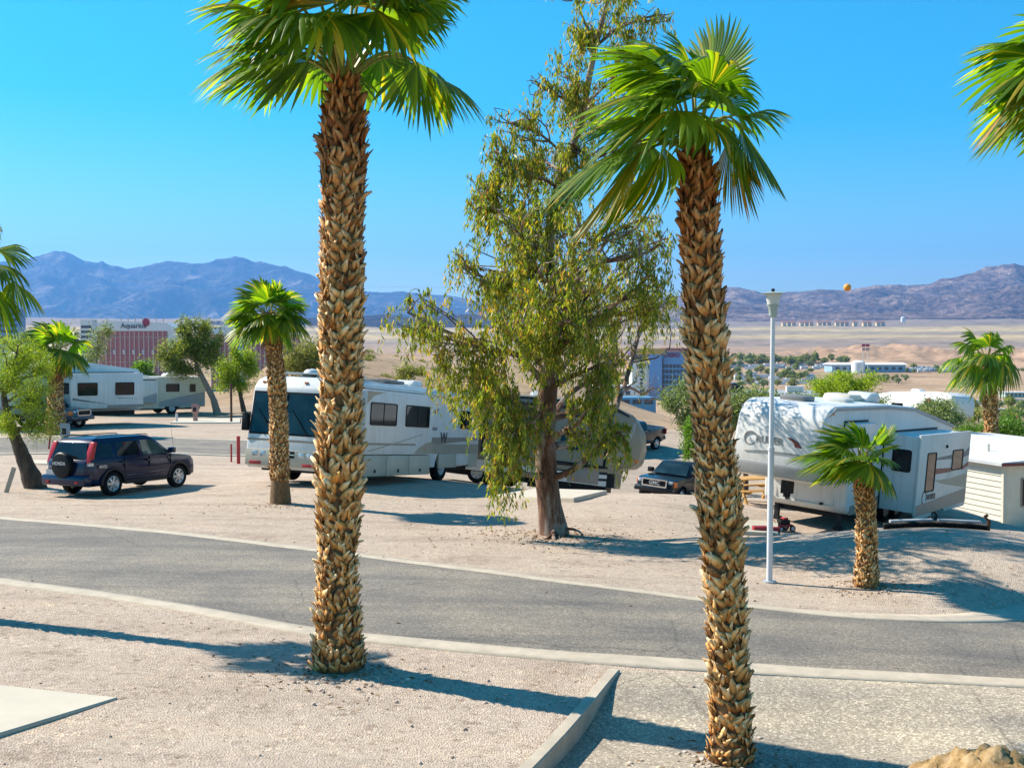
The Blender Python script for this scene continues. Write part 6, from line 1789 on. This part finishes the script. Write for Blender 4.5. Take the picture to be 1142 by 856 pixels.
b.z = gz(b.x, b.y)
tree('green_tree', 'round light green tree beside the small far motorhome', 'tree', b, [b, T_(238, 445, y), T_(228, 425, y), T_(218, 405, y)], [.32, .25, .2, .14],
     blobpx(y, [(205, 385, 20, 18, 0, 1.2, 1.3), (225, 372, 18, 18, 0, 1.2, 1.2), (192, 400, 16, 14, 0, 1, .8), (228, 398, 16, 18, 0, 1, 1), (208, 362, 12, 10, 0, .8, .5), (240, 385, 10, 16, 0, .8, .6), (178, 398, 8, 12, 0, .6, .3), (205, 412, 18, 12, 0, .8, .6)]),
     'midleaf', 'palebark', 14000, .22, .09, seed=33, twigs=7, clump=.4)
b = base_at(272, 459); y = b.y
tree('feathery_tree', 'bushy green tree just left of the slender palm', 'tree', b, [b, T_(268, 440, y), T_(265, 420, y)], [.22, .16, .1],
     blobpx(y, [(256, 410, 18, 16, 0, 1, 1), (272, 402, 14, 16, 0, 1, 1), (250, 425, 14, 12, 0, .8, .7), (285, 412, 14, 14, 0, .8, .8), (265, 428, 16, 12, 0, .8, .8), (262, 392, 8, 8, 0, .6, .3)]),
     'paloleaf', 'bark', 9000, .20, .07, seed=34, twigs=7, clump=.45)
def shrub(label, u, v0, y, bl, leaf, n, ll, lw, seed, bark='bark', hang=0., clump=.5, name='shrub', cat='shrub', twigs=7, flowers=0, up=.3):
    b = T_(u, v0, y); b.z = gz(b.x, b.y)
    top = T_(u, bl[0][1] + bl[0][3] * .3, y)
    if top.z < b.z + .3: top.z = b.z + .3
    return tree(name, label, cat, b, [b, (b + top) / 2, top], [.16, .1, .05], blobpx(y, bl), leaf, bark, n, ll, lw, seed=seed, hang=hang, twigs=twigs, clump=clump, flowers=flowers, up=up, twig_r=.02)
shrub('wide dusty green bush between the slender palm and the tall palm', 342, 430, 108, [(340, 392, 28, 18, 0, 2, 1), (322, 402, 18, 14, 0, 2, .6), (362, 400, 16, 14, 0, 2, .6), (345, 412, 30, 12, 0, 2, .8)], 'oliveleaf', 9000, .28, .10, 41)
shrub('small yellowish bush on the bare hillside above the motorhome', 456, 426, 118, [(455, 416, 12, 7, 0, 1.5, 1), (470, 414, 8, 6, 0, 1.5, .5)], 'oliveleaf', 2500, .22, .09, 42)
shrub('dark green bush behind the long white trailer', 157, 430, 105, [(157, 413, 11, 9, 0, 1.3, 1), (168, 420, 8, 7, 0, 1, .5)], 'oleander', 2500, .25, .10, 43)
shrub('sparse grey bush in front of the far red hotel', 108, 430, 118, [(110, 385, 12, 18, 0, 1.5, 1), (98, 400, 12, 14, 0, 1.5, .8), (120, 368, 8, 10, 0, 1, .4)], 'greyleaf', 2300, .26, .09, 44, bark='palebark', clump=.6, name='sparse_tree', cat='tree')
shrub('grey green bush at the left edge behind the feathery tree', 20, 440, 112, [(22, 385, 18, 18, 0, 1.5, 1), (45, 395, 14, 14, 0, 1.5, .8), (75, 380, 10, 14, 0, 1, .4)], 'greyleaf', 3500, .26, .10, 45, clump=.55)
shrub('rounded green bush above the two pickup trucks', 776, 530, 60, [(765, 440, 24, 18, 0, 1.5, 1.2), (745, 448, 15, 13, 0, 1, .6), (782, 455, 22, 18, 0, 1.3, 1), (775, 480, 16, 20, 0, 1, .7), (765, 470, 14, 12, 0, 1, .4)], 'greyleaf', 10000, .17, .06, 46)
shrub('bright green bush standing right of the black pickup truck', 778, 552, 47, [(774, 488, 10, 18, 0, .7, 1), (770, 502, 7, 10, 0, .5, .4)], 'oleander', 5000, .13, .045, 47)
shrub('green bush between the windblown palm and the lamp post', 832, 500, 60, [(835, 445, 24, 16, 0, 1.5, 1.2), (820, 460, 20, 16, 0, 1.5, 1), (855, 450, 18, 14, 0, 1.2, .8), (840, 468, 26, 14, 0, 1.2, .9)], 'greyleaf', 11000, .17, .055, 48)
shrub('pale green shrub above the roof of the white trailer', 886, 500, 64, [(886, 448, 16, 10, 0, 1.2, 1), (876, 458, 14, 10, 0, 1.2, .7), (895, 462, 14, 12, 0, 1.2, .7)], 'greyleaf', 5000, .17, .055, 49)
b = T_(938, 500, 62); b.z = gz(b.x, b.y)
tree('feathery_tree', 'spreading yellow green tree beyond the roof of the white trailer', 'tree', b, [b, T_(936, 470, 62), T_(930, 445, 62)], [.3, .22, .12],
     blobpx(62, [(928, 428, 22, 12, 0, 1.6, 1.2), (950, 432, 22, 14, 0, 1.6, 1.2), (912, 432, 14, 12, 0, 1.2, .8), (968, 425, 12, 10, 0, 1, .4), (925, 450, 20, 10, 0, 1.2, .9), (955, 452, 20, 9, 0, 1.2, .7), (940, 418, 14, 6, 0, 1, .4), (978, 445, 16, 8, 0, 1, .4)]),
     'paloleaf', 'bark', 17000, .14, .045, seed=51, twigs=8, clump=.42, hang=.2)
shrub('grey green bush between the white trailer roof and the flowering hedge', 1044, 520, 60, [(1045, 455, 18, 12, 0, 1.4, 1), (1058, 465, 16, 12, 0, 1.2, .8), (1030, 460, 14, 12, 0, 1.2, .7)], 'greyleaf', 7000, .17, .055, 52)
shrub('long green oleander hedge dotted with pink flowers behind the mobile home', 1110, 530, 66, [(1085, 482, 18, 12, 0, 1.5, 1), (1110, 478, 20, 13, 0, 1.5, 1), (1136, 478, 20, 14, 0, 1.5, 1), (1160, 480, 20, 14, 0, 1.5, 1), (1100, 492, 24, 12, 0, 1.5, 1), (1130, 494, 24, 12, 0, 1.5, 1), (1180, 480, 20, 14, 0, 1.5, .8)], 'oleander', 24000, .17, .05, 53, name='hedge', cat='hedge', flowers=55)
# dead, reddish tree right of the gum
b = T_(686, 462, 88); b.z = gz(b.x, b.y)
dt = thing('dead_tree', 'bare reddish dead tree standing left of the casino tower', 'tree', b)
m = MB(); g = random.Random(3); y = 88
def rel(u, v, d=0): return T_(u, v, y + d) - b
m.tube([rel(684, 470), rel(690, 440), rel(688, 420), rel(684, 400), rel(682, 385)], [.28, .22, .17, .10, .04], 8)
m.tube([rel(689, 440), rel(703, 432, -.5), rel(718, 440, -1), rel(728, 432, -1), rel(738, 436, -1)], [.13, .11, .10, .07, .03], 7)
for k in range(46):
    a = g.choice([(688, 420), (684, 400), (690, 435), (718, 440), (735, 436), (728, 445), (690, 410)])
    p0 = rel(*a); p1 = p0 + Vector((g.uniform(-1.3, 1.6), g.uniform(-1, 1), g.uniform(-.6, 1.5)))
    limb(m, p0, p1, .035, .012, g, .15, 4, sides=4)
m.build('trunk', 'deadwood', dt, smooth=True, fix=False)

# ------------------------------------------------------------------ the casino tower across the river
M['towerblue'] = m_plain('pale_blue_render', (0.15, 0.31, 0.60), .6, dirt=.06, scale=.02)
M['towerwhite'] = m_plain('tower_white_render', (0.72, 0.72, 0.72), .7, dirt=.06, scale=.02)
M['towerglass'] = m_plain('dark_tower_glass', (0.045, 0.055, 0.075), .25, dirt=.2, scale=.05)
M['goldband'] = m_plain('gold_band', (0.50, 0.33, 0.08), .5, dirt=.1, scale=.05)
M['signred'] = m_plain('sign_red', (0.33, 0.02, 0.04), .5)
M['signpurple'] = m_plain('sign_purple', (0.13, 0.08, 0.20), .5)
M['redglass'] = m_plain('red_brown_hotel_facade', (0.46, 0.13, 0.12), .45, dirt=.2, scale=.1)
M['ribcolour'] = m_plain('pale_pink_rib', (0.55, 0.36, 0.30), .6, dirt=.1, scale=.1)
Yc = 900.0; sc_ = FPX / Yc
def cx(u): return at(u, 400, Yc).x
def czz(v): return at(735, v, Yc).z
zb = czz(480)
tw = thing('casino_tower', 'blue and white casino tower with red CASINO lettering beyond the river', 'tower', (cx(740), Yc, zb))
X = lambda u: cx(u) - cx(740); Z = lambda v: czz(v) - zb
m = MB(); m.box(X(705), X(738), 0, 22, 0, Z(397)); m.build('left_wing', 'towerwhite', tw)
m = MB(); m.box(X(724), X(738), -2, 10, 0, Z(395)); m.build('stair_core', 'towerblue', tw)
m = MB(); m.box(X(738), X(806), 3, 26, 0, Z(392)); m.build('main_slab', 'towerblue', tw)
m = MB(); m.box(X(703), X(727), -1.5, 23, Z(397), Z(391.5)); m.build('sign_band', 'signpurple', tw)
text_obj('lettering', 'RIVERSIDE', 3.2, 'textlight', tw, (X(715), -1.7, Z(394.3)), (PI / 2, 0, 0), .1, .0)
m = MB(); m.box(X(708), X(742), -2.2, 12, Z(395), Z(388.5)); m.build('gold_parapet', 'goldband', tw)
m = MB(); m.box(X(742), X(806), 1.5, 27, Z(391.5), Z(388)); m.build('sign_band', 'signred', tw)
text_obj('lettering', 'RIVERSIDE RESORT', 2.6, 'ribcolour', tw, (X(756), 1.2, Z(389.8)), (PI / 2, 0, 0), .1, .02)
text_obj('lettering', 'CASINO', 5.0, 'signred', tw, (X(750), 2.6, Z(396)), (PI / 2, 0, 0), .2, .03, sx=.68)
wm = MB(); wm.box(-1.05, 1.05, -.3, .2, -1.35, 1.35); w0 = wm.build('window', 'towerglass', tw)
cnt = 0
for r in range(11):
    for c_ in range(9):
        o = w0 if cnt == 0 else w0.copy()
        if cnt: C.objects.link(o); o.parent = tw
        o.location = (X(740.5) + c_ * 2.85, 3.0, Z(408.2) - r * 4.1); cnt += 1
m = MB()
for r in range(11):
    for c_ in range(9, 16): 
        cxx = X(740.5) + c_ * 2.85; czv = Z(408.2) - r * 4.1
        m.box(cxx - 1.05, cxx + 1.05, 2.7, 3.2, czv - 1.35, czv + 1.35)
for r in range(14):
    for c_ in range(2): 
        cxx = X(715.5) + c_ * 12.6; czv = Z(402) - r * 2.9
        m.box(cxx - 1.1, cxx + 1.1, -.3, .2, czv - .8, czv + .8)
o = m.build('more_windows', 'towerglass', tw); tag(o, kind='stuff')
m = MB(); m.box(X(708.5), X(722), -.4, .4, Z(401), Z(397.3)); m.build('glass_band', 'towerglass', tw)
for r in range(9):
    m = MB(); m.box(X(704.9), X(738), -.5, .2, Z(404.5) - r * 4.6 - .25, Z(404.5) - r * 4.6 + .25); m.build('balcony_slab', 'towerwhite', tw)
m = MB(); m.box(X(737), X(740), .5, 3.2, 0, Z(400)); m.build('glazed_shaft', 'towerglass', tw)
# low white hall and the blue coach shed beside it
m = MB(); p = at(690, 452, 760); zz_ = gz(p.x, 760)
lh = thing('hall', 'low white hall at the foot of the casino tower', 'hall', (p.x, 760, zz_))
hh = at(690, 430, 760).z - zz_
m.box(-16, 9, 0, 20, 0, hh); m.build('wall', 'towerwhite', lh)
for k in range(5): m = MB(); m.box(-14 + k * 4.6, -11 + k * 4.6, -.2, .1, hh - 6, hh - 3.4); m.build('window', 'towerglass', lh)
p = at(712, 455, 400); zz_ = gz(p.x, 400)
bs = thing('blue_shed', 'low bright blue building with dark windows below the casino tower', 'building', (p.x, 400, zz_))
hh = at(712, 443, 400).z - zz_
m = MB(); m.box(-15, 6, 0, 8, 0, hh); m.build('wall', m_plain('bright_blue_panel', (.10, .28, .45), .5), bs)
for k in range(5): m = MB(); m.box(-14 + k * 4, -11 + k * 4, -.15, .1, hh - 2.3, hh - .8); m.build('window', 'towerglass', bs)

# red hotels far left
def red_hotel(u0, u1, vt, v0, y, name, label, sign, us, crown):
    X0, X1 = at(u0, 380, y).x, at(u1, 380, y).x; zt = at(u0, vt, y).z; zg = at(u0, v0, y).z - 25
    r = thing('hotel', label, 'hotel', ((X0 + X1) / 2, y, zg)); w_ = (X1 - X0) / 2; hh = zt - zg
    m = MB(); m.box(-w_, w_, 0, 25, 0, hh); m.build('wall', 'redglass', r)
    nr_ = int(w_ * 2 / 4.4)
    m = MB(); m.box(-.55, .55, -1.0, .1, 0, hh - .5); rb = m.build('rib', 'ribcolour', r)
    for k in range(nr_ + 1):
        o = rb if k == 0 else rb.copy()
        if k: C.objects.link(o); o.parent = r
        o.location.x = -w_ + k * 2 * w_ / nr_
    for k in range(9):
        m = MB(); m.box(-w_, w_, -.6, .1, hh * (k + 1) / 10 - .3, hh * (k + 1) / 10 + .3); m.build('floor_band', 'redglass' if k % 4 else 'ribcolour', r)
    m = MB(); m.prism([(-w_ - 6, hh), (w_ + 8, hh), (w_ + 8, hh + 2), (w_, hh + crown * .8), (-w_ * .6, hh + crown), (-w_ - 6, hh + crown * .7)], -2, 27); c_ = m.build('crown', 'towerwhite', r)
    if sign: text_obj('lettering', sign, 7.0, 'text', c_, (us, -2.4, hh + crown * .5), (PI / 2, 0, 0), .2, .05)
    for k in range(7):
        m = MB(); m.cyl((-w_ * .4 + k * w_ * .2, 10, hh + crown * .9), (-w_ * .4 + k * w_ * .2, 10, hh + crown + 5), .5, n=6); m.build('mast', 'grey', c_)
    return r, w_, hh
r_, w_, hh = red_hotel(108, 187, 369, 410, 1150, 'hotel', 'long red hotel with a white crown and dark lettering, far left', 'Aquarius', 2.0, 10)
m = MB(); m.prism([(14.5 + 3.6 * math.cos(a), hh + 8.5 + 4.2 * math.sin(a)) for a in np.linspace(0, 2 * PI, 12)[:-1]], -2.6, -2.2); m.build('emblem', 'signred', r_)
m = MB(); m.box(-w_ - 8, -w_, -1, 26, 0, hh); m.build('end_tower', 'towerwhite', r_)
m = MB(); m.box(w_, w_ + 8, -1, 26, 0, hh); m.build('end_tower', 'towerwhite', r_)
for k in range(6): text_obj('lettering', 'S', 5.5, 'towerwhite', r_, (-w_ + 8 + k * 9.5, -1.4, hh - 21), (PI / 2, 0, 0), .2, .2)
r2_, w_, hh = red_hotel(236, 330, 373, 412, 1180, 'hotel', 'second red hotel, seen between the green trees and the slender palm', '', 0, 9)
m = MB(); m.box(-w_ * .38, -w_ * .25, -1.6, 3, 0, hh); m.build('service_tower', 'towerblue', r2_)
p = at(96, 395, 1080); hb2 = thing('white_tower', 'narrow white hotel tower left of the red hotel', 'tower', (p.x, 1080, p.z - 20))
m = MB(); m.box(-5, 6, 0, 14, 0, 52); m.build('wall', 'towerwhite', hb2)
for k in range(8): m = MB(); m.box(-4.2, 5.2, -.3, .1, 12 + k * 4.6, 14.4 + k * 4.6); m.build('window_band', 'towerglass', hb2)
p = at(6, 380, 900); hb3 = thing('grey_tower', 'pale blue tower block at the far left edge behind the palm leaves', 'tower', (p.x, 900, p.z - 30))
m = MB(); m.box(-10, 10, 0, 14, 0, 55); m.build('wall', 'towerblue', hb3)
for k in range(10): m = MB(); m.box(-9, 9, -.3, .1, 10 + k * 4.4, 12 + k * 4.4); m.build('window_band', 'towerglass', hb3)

# ------------------------------------------------------------------ the valley: long shed, tank, sign, houses, caravans, trees
def gy_at(u, v, lo=300, hi=14000): return G(u, v, lo, hi)
M['valeblue'] = m_plain('pale_blue_metal_shed', (.28, .42, .52), .5, dirt=.1, scale=.05)
b = gy_at(968, 415, 1200, 3000)
bl_ = thing('long_shed', 'long pale blue shed with a white roof in the valley', 'building', b)
s = FPX / b.y; hh = 9.5 / s; 
m = MB(); m.box(-40 / s, 42 / s, 0, 40, -3, hh * .9); m.build('wall', 'valeblue', bl_)
m = MB(); m.prism([(-2, hh * .9), (20, hh * 1.12), (42, hh * .9)], -42 / s, 44 / s, plane='yz'); m.build('roof', 'towerwhite', bl_)
for k in range(10): m = MB(); m.box(-36 / s + k * 7.8 / s, -32 / s + k * 7.8 / s, -.4, .1, hh * .3, hh * .62); m.build('window', 'towerglass', bl_)
b = gy_at(957, 416, 1200, 3000); s = FPX / b.y
m = MB(); m.lathe([(7.5 / s, -2), (7.5 / s, 12 / s), (5 / s, 14 / s), (.5, 14.5 / s)], 24); o = m.build('water_tank', 'towerwhite', smooth=True); o.location = b
tag(o, 'round white tank before the long blue shed', 'tank')
b = gy_at(965, 414, 1000, 3000); b.y -= 60; b = at(965, 416, b.y); s = FPX / b.y
sg_ = thing('pylon_sign', 'tall red and white sign on two white poles in the valley', 'sign', b)
for k in (-1, 1): m = MB(); m.cyl((k * 2.6 / s, 0, -6), (k * 2.6 / s, 0, 27 / s), .35, n=8); m.build('pole', 'towerwhite', sg_)
for k in (-1, 1):
    m = MB(); m.box(k * 2.3 / s - 1.9 / s, k * 2.3 / s + 1.9 / s, -1, 1, 29.5 / s, 32.5 / s); m.build('sign_board', 'signred', sg_)
    m = MB(); m.box(k * 2.3 / s - 1.9 / s, k * 2.3 / s + 1.9 / s, -1, 1, 25 / s, 28.5 / s); m.build('sign_board', 'ribcolour', sg_)
# terrace of houses at the mountain foot
M['stucco'] = m_plain('cream_stucco', (.70, .52, .28), .8, dirt=.1, scale=.01)
M['tileroof'] = m_plain('red_tile_roof', (.34, .15, .10), .8, dirt=.2, scale=.01)
y = 6800; x0 = at(875, 362, y).x; s = FPX / y
zh = float(height(np.array([x0 + 250]), np.array([y]))[0])
proto = thing('terrace_house', 'cream house with red tiled roof in the row at the mountain foot', 'house', (x0, y, zh), group='row of cream houses at the mountain foot')
m = MB(); m.box(-2.2 / s, 2.2 / s, 0, 30, -20, 4.0 / s); m.build('wall', 'stucco', proto)
m = MB(); m.prism([(-2, 4.0 / s), (15, 6.0 / s), (32, 4.0 / s)], -2.7 / s, 2.7 / s, plane='yz'); m.build('roof', 'tileroof', proto)
for k in range(1, 17):
    u = 875 + k * 6.6 + (6 if k > 12 else 0)
    p = at(u, 362, y); copy_tree(proto, (p.x, y + (k % 3) * 30, zh), 0)
p = at(1007, 356, 7600); m = MB(); m.lathe([(14, -40), (14, 34), (10, 38), (1, 40)], 16); o = m.build('water_tank', 'towerwhite', smooth=True); o.location = (p.x, 7600, float(height(np.array([p.x]), np.array([7600]))[0]))
tag(o, 'white water tank at the foot of the right hand mountains', 'tank')
# caravans in rows
g = random.Random(77)
M['pale1'] = m_plain('pale_caravan', (.66, .66, .66), .5, dirt=.05)
M['pale2'] = m_plain('grey_caravan', (.40, .43, .46), .5, dirt=.05)
prs = []
for k, mt in enumerate(('pale1', 'pale2')):
    m = MB(); m.prism([(-5, .3), (-5, 3.2), (-4.5, 3.6), (4.2, 3.6), (5, 2.6), (5, .3)], -1.6, 1.6); prs.append(m.build('caravan', mt))
first = [True, True]
LC = ('small white caravan in the distant valley park', 'small grey caravan in the distant valley park')
for k in range(110):
    band = g.random()
    if band < .45: u, v = g.uniform(816, 934), g.uniform(407, 412)
    elif band < .7: u, v = g.uniform(1012, 1062), g.uniform(411, 415)
    elif band < .9: u, v = g.uniform(816, 905), g.uniform(418, 431)
    else: u, v = g.uniform(1050, 1142), g.uniform(448, 468)
    p = gy_at(u, v, 350, 3500)
    i = 0 if g.random() < .6 else 1
    o = prs[i] if first[i] else prs[i].copy()
    if not first[i]: C.objects.link(o)
    first[i] = False
    sc2 = 1.0 if p.y > 1100 else .7
    o.location = p; o.rotation_euler = (0, 0, g.choice((0, .3, 1.3, -.4))); o.scale = (sc2 * 1.2,) * 3
    tag(o, LC[i], 'caravan', ('white', 'grey')[i] + ' caravans in the valley park')
p = gy_at(1132, 443, 300, 1500); s = FPX / p.y
sh = thing('green_shed', 'small flat pale green building at the right edge of the valley', 'building', p)
m = MB(); m.box(-11 / s, 14 / s, 0, 12, -1, 5 / s); m.build('wall', m_plain('pale_green_wall', (.35, .48, .45), .6), sh)
m = MB(); m.box(-12 / s, 15 / s, -1, 13, 5 / s, 6 / s); m.build('roof', 'towerwhite', sh)
for k in range(5): m = MB(); m.box((-9 + k * 4.5) / s, (-7 + k * 4.5) / s, -.15, .1, 1.8 / s, 4 / s); m.build('window', 'towerglass', sh)
# valley trees: four kinds copied about
protos = []
for k, lf in enumerate(('midleaf', 'greyleaf', 'oliveleaf')):
    root = thing('valley_tree', ('distant mid green tree', 'distant grey green tree', 'distant olive tree')[k] + ' in the river valley', 'tree', group=('mid green', 'grey green', 'olive')[k] + ' trees scattered in the valley')
    m = MB(); m.tube([(0, 0, -1), (.2, 0, 2.2), (0, .2, 4)], [.4, .3, .12], 6); m.build('trunk', 'bark', root)
    q = np.random.RandomState(k); n = 700
    d = q.randn(n, 3); d /= np.linalg.norm(d, axis=1, keepdims=True)
    rr3 = (q.rand(n, 1) ** .4) * (1 + .35 * np.sin(d[:, :1] * 5 + k) * np.cos(d[:, 1:2] * 4))
    pos = d * rr3 * np.array([3.6, 3.6, 2.8]) + np.array([0, 0, 4.8])
    mkobj('crown', leaves_mesh('crown', pos, q.randn(n, 3), 1.1, .8, seed=k), lf, root)
    protos.append(root)
used = [False] * 3
def put_tree(p, sc):
    i = g.randrange(3); r0 = protos[i]
    if not used[i]: used[i] = True; r0.location = p; r0.scale = (sc,) * 3; return
    copy_tree(r0, p, g.uniform(0, 6), scale=(sc * g.uniform(.8, 1.3), sc, sc * g.uniform(.8, 1.2)))
for k in range(210):
    z = g.random()
    if z < .28: u, v, sc = g.uniform(812, 950), g.gauss(405.5, 2.2), g.uniform(.9, 2.0)
    elif z < .45: u, v, sc = g.uniform(812, 905), g.uniform(413, 436), g.uniform(.7, 1.5)
    elif z < .55: u, v, sc = g.uniform(980, 1016), g.uniform(420, 428), g.uniform(.6, .9)
    elif z < .72: u, v, sc = g.uniform(1040, 1142), g.uniform(452, 478), g.uniform(.45, .8)
    elif z < .82: u, v, sc = g.uniform(1010, 1142), g.uniform(411, 417), g.uniform(.6, 1.1)
    elif z < .92: u, v, sc = g.uniform(640, 705), g.uniform(418, 445), g.uniform(.8, 1.4)
    else: u, v, sc = g.uniform(60, 180), g.uniform(405, 420), g.uniform(.8, 1.5)
    p = gy_at(u, v, 260, 5000)
    put_tree(p, sc)
# scrub on the bare hill
scrub0 = []
def put_scrub(p, sc):
    if not scrub0:
        q = np.random.RandomState(8); d = q.randn(350, 3); d /= np.linalg.norm(d, axis=1, keepdims=True)
        o = mkobj('scrub_bush', leaves_mesh('scrub_bush', d * (q.rand(350, 1) ** .4) * np.array([3.4, 3.4, 2.2]) + np.array([0, 0, 1.6]), q.randn(350, 3), 1.0, .5, seed=3), 'oliveleaf')
        tag(o, 'low dry scrub bush on the bare hillside above the motorhome roof', 'scrub bush', 'scrub bushes dotting the bare hillside'); scrub0.append(o)
    else:
        o = scrub0[0].copy(); C.objects.link(o)
    o.location = p; o.scale = (sc, sc, sc * .8); o.rotation_euler = (0, 0, g.uniform(0, 6))
for k in range(70):
    u, v = g.uniform(380, 560), g.uniform(372, 425)
    p = G(u, v, 90, 400)
    if p.y > 260: continue
    put_scrub(Vector((p.x, p.y, p.z - .3)), g.uniform(.10, .26))

# orange marker ball on a power line
yb = 130.0
cb = at(945, 320.5, yb)
m = MB(); n = 40
P = []
for i in range(n + 1):
    t = i / n; x = -45 + 150 * t
    P.append((x, yb, cb.z - .36 + 0.00042 * (x - cb.x) ** 2 * .4))
m.tube(P, .012, 4); wr_ = m.build('power_line', 'steel', fix=False)
tag(wr_, 'thin overhead wire crossing the sky at the mountain tops', 'wire')
m = MB(); m.lathe([(.42 * math.sin(PI * i / 14) + .001, -.42 * math.cos(PI * i / 14)) for i in range(15)], 24); o = m.build('marker_ball', 'orangeball', smooth=True); o.location = (cb.x, yb, cb.z)
tag(o, 'orange aviation marker ball hanging on the overhead wire', 'marker ball')

# ------------------------------------------------------------------ desert air
def haze_box():
    mb = MB(); mb.box(-31000, 40000, -300, 34000, -120, 2800)
    o = mb.build('haze', None)
    m = bpy.data.materials.new('desert_air'); m.use_nodes = True
    nt = m.node_tree; nt.nodes.clear()
    out = nt.nodes.new('ShaderNodeOutputMaterial')
    pv = nt.nodes.new('ShaderNodeVolumePrincipled')
    pv.inputs['Color'].default_value = (0.17, 0.46, 1.0, 1)
    pv.inputs['Density'].default_value = HAZE
    pv.inputs['Anisotropy'].default_value = 0.2
    nt.links.new(pv.outputs[0], out.inputs['Volume'])
    o.data.materials.append(m)
    tag(o, kind='stuff')
HAZE = 4.5e-5
haze_box()
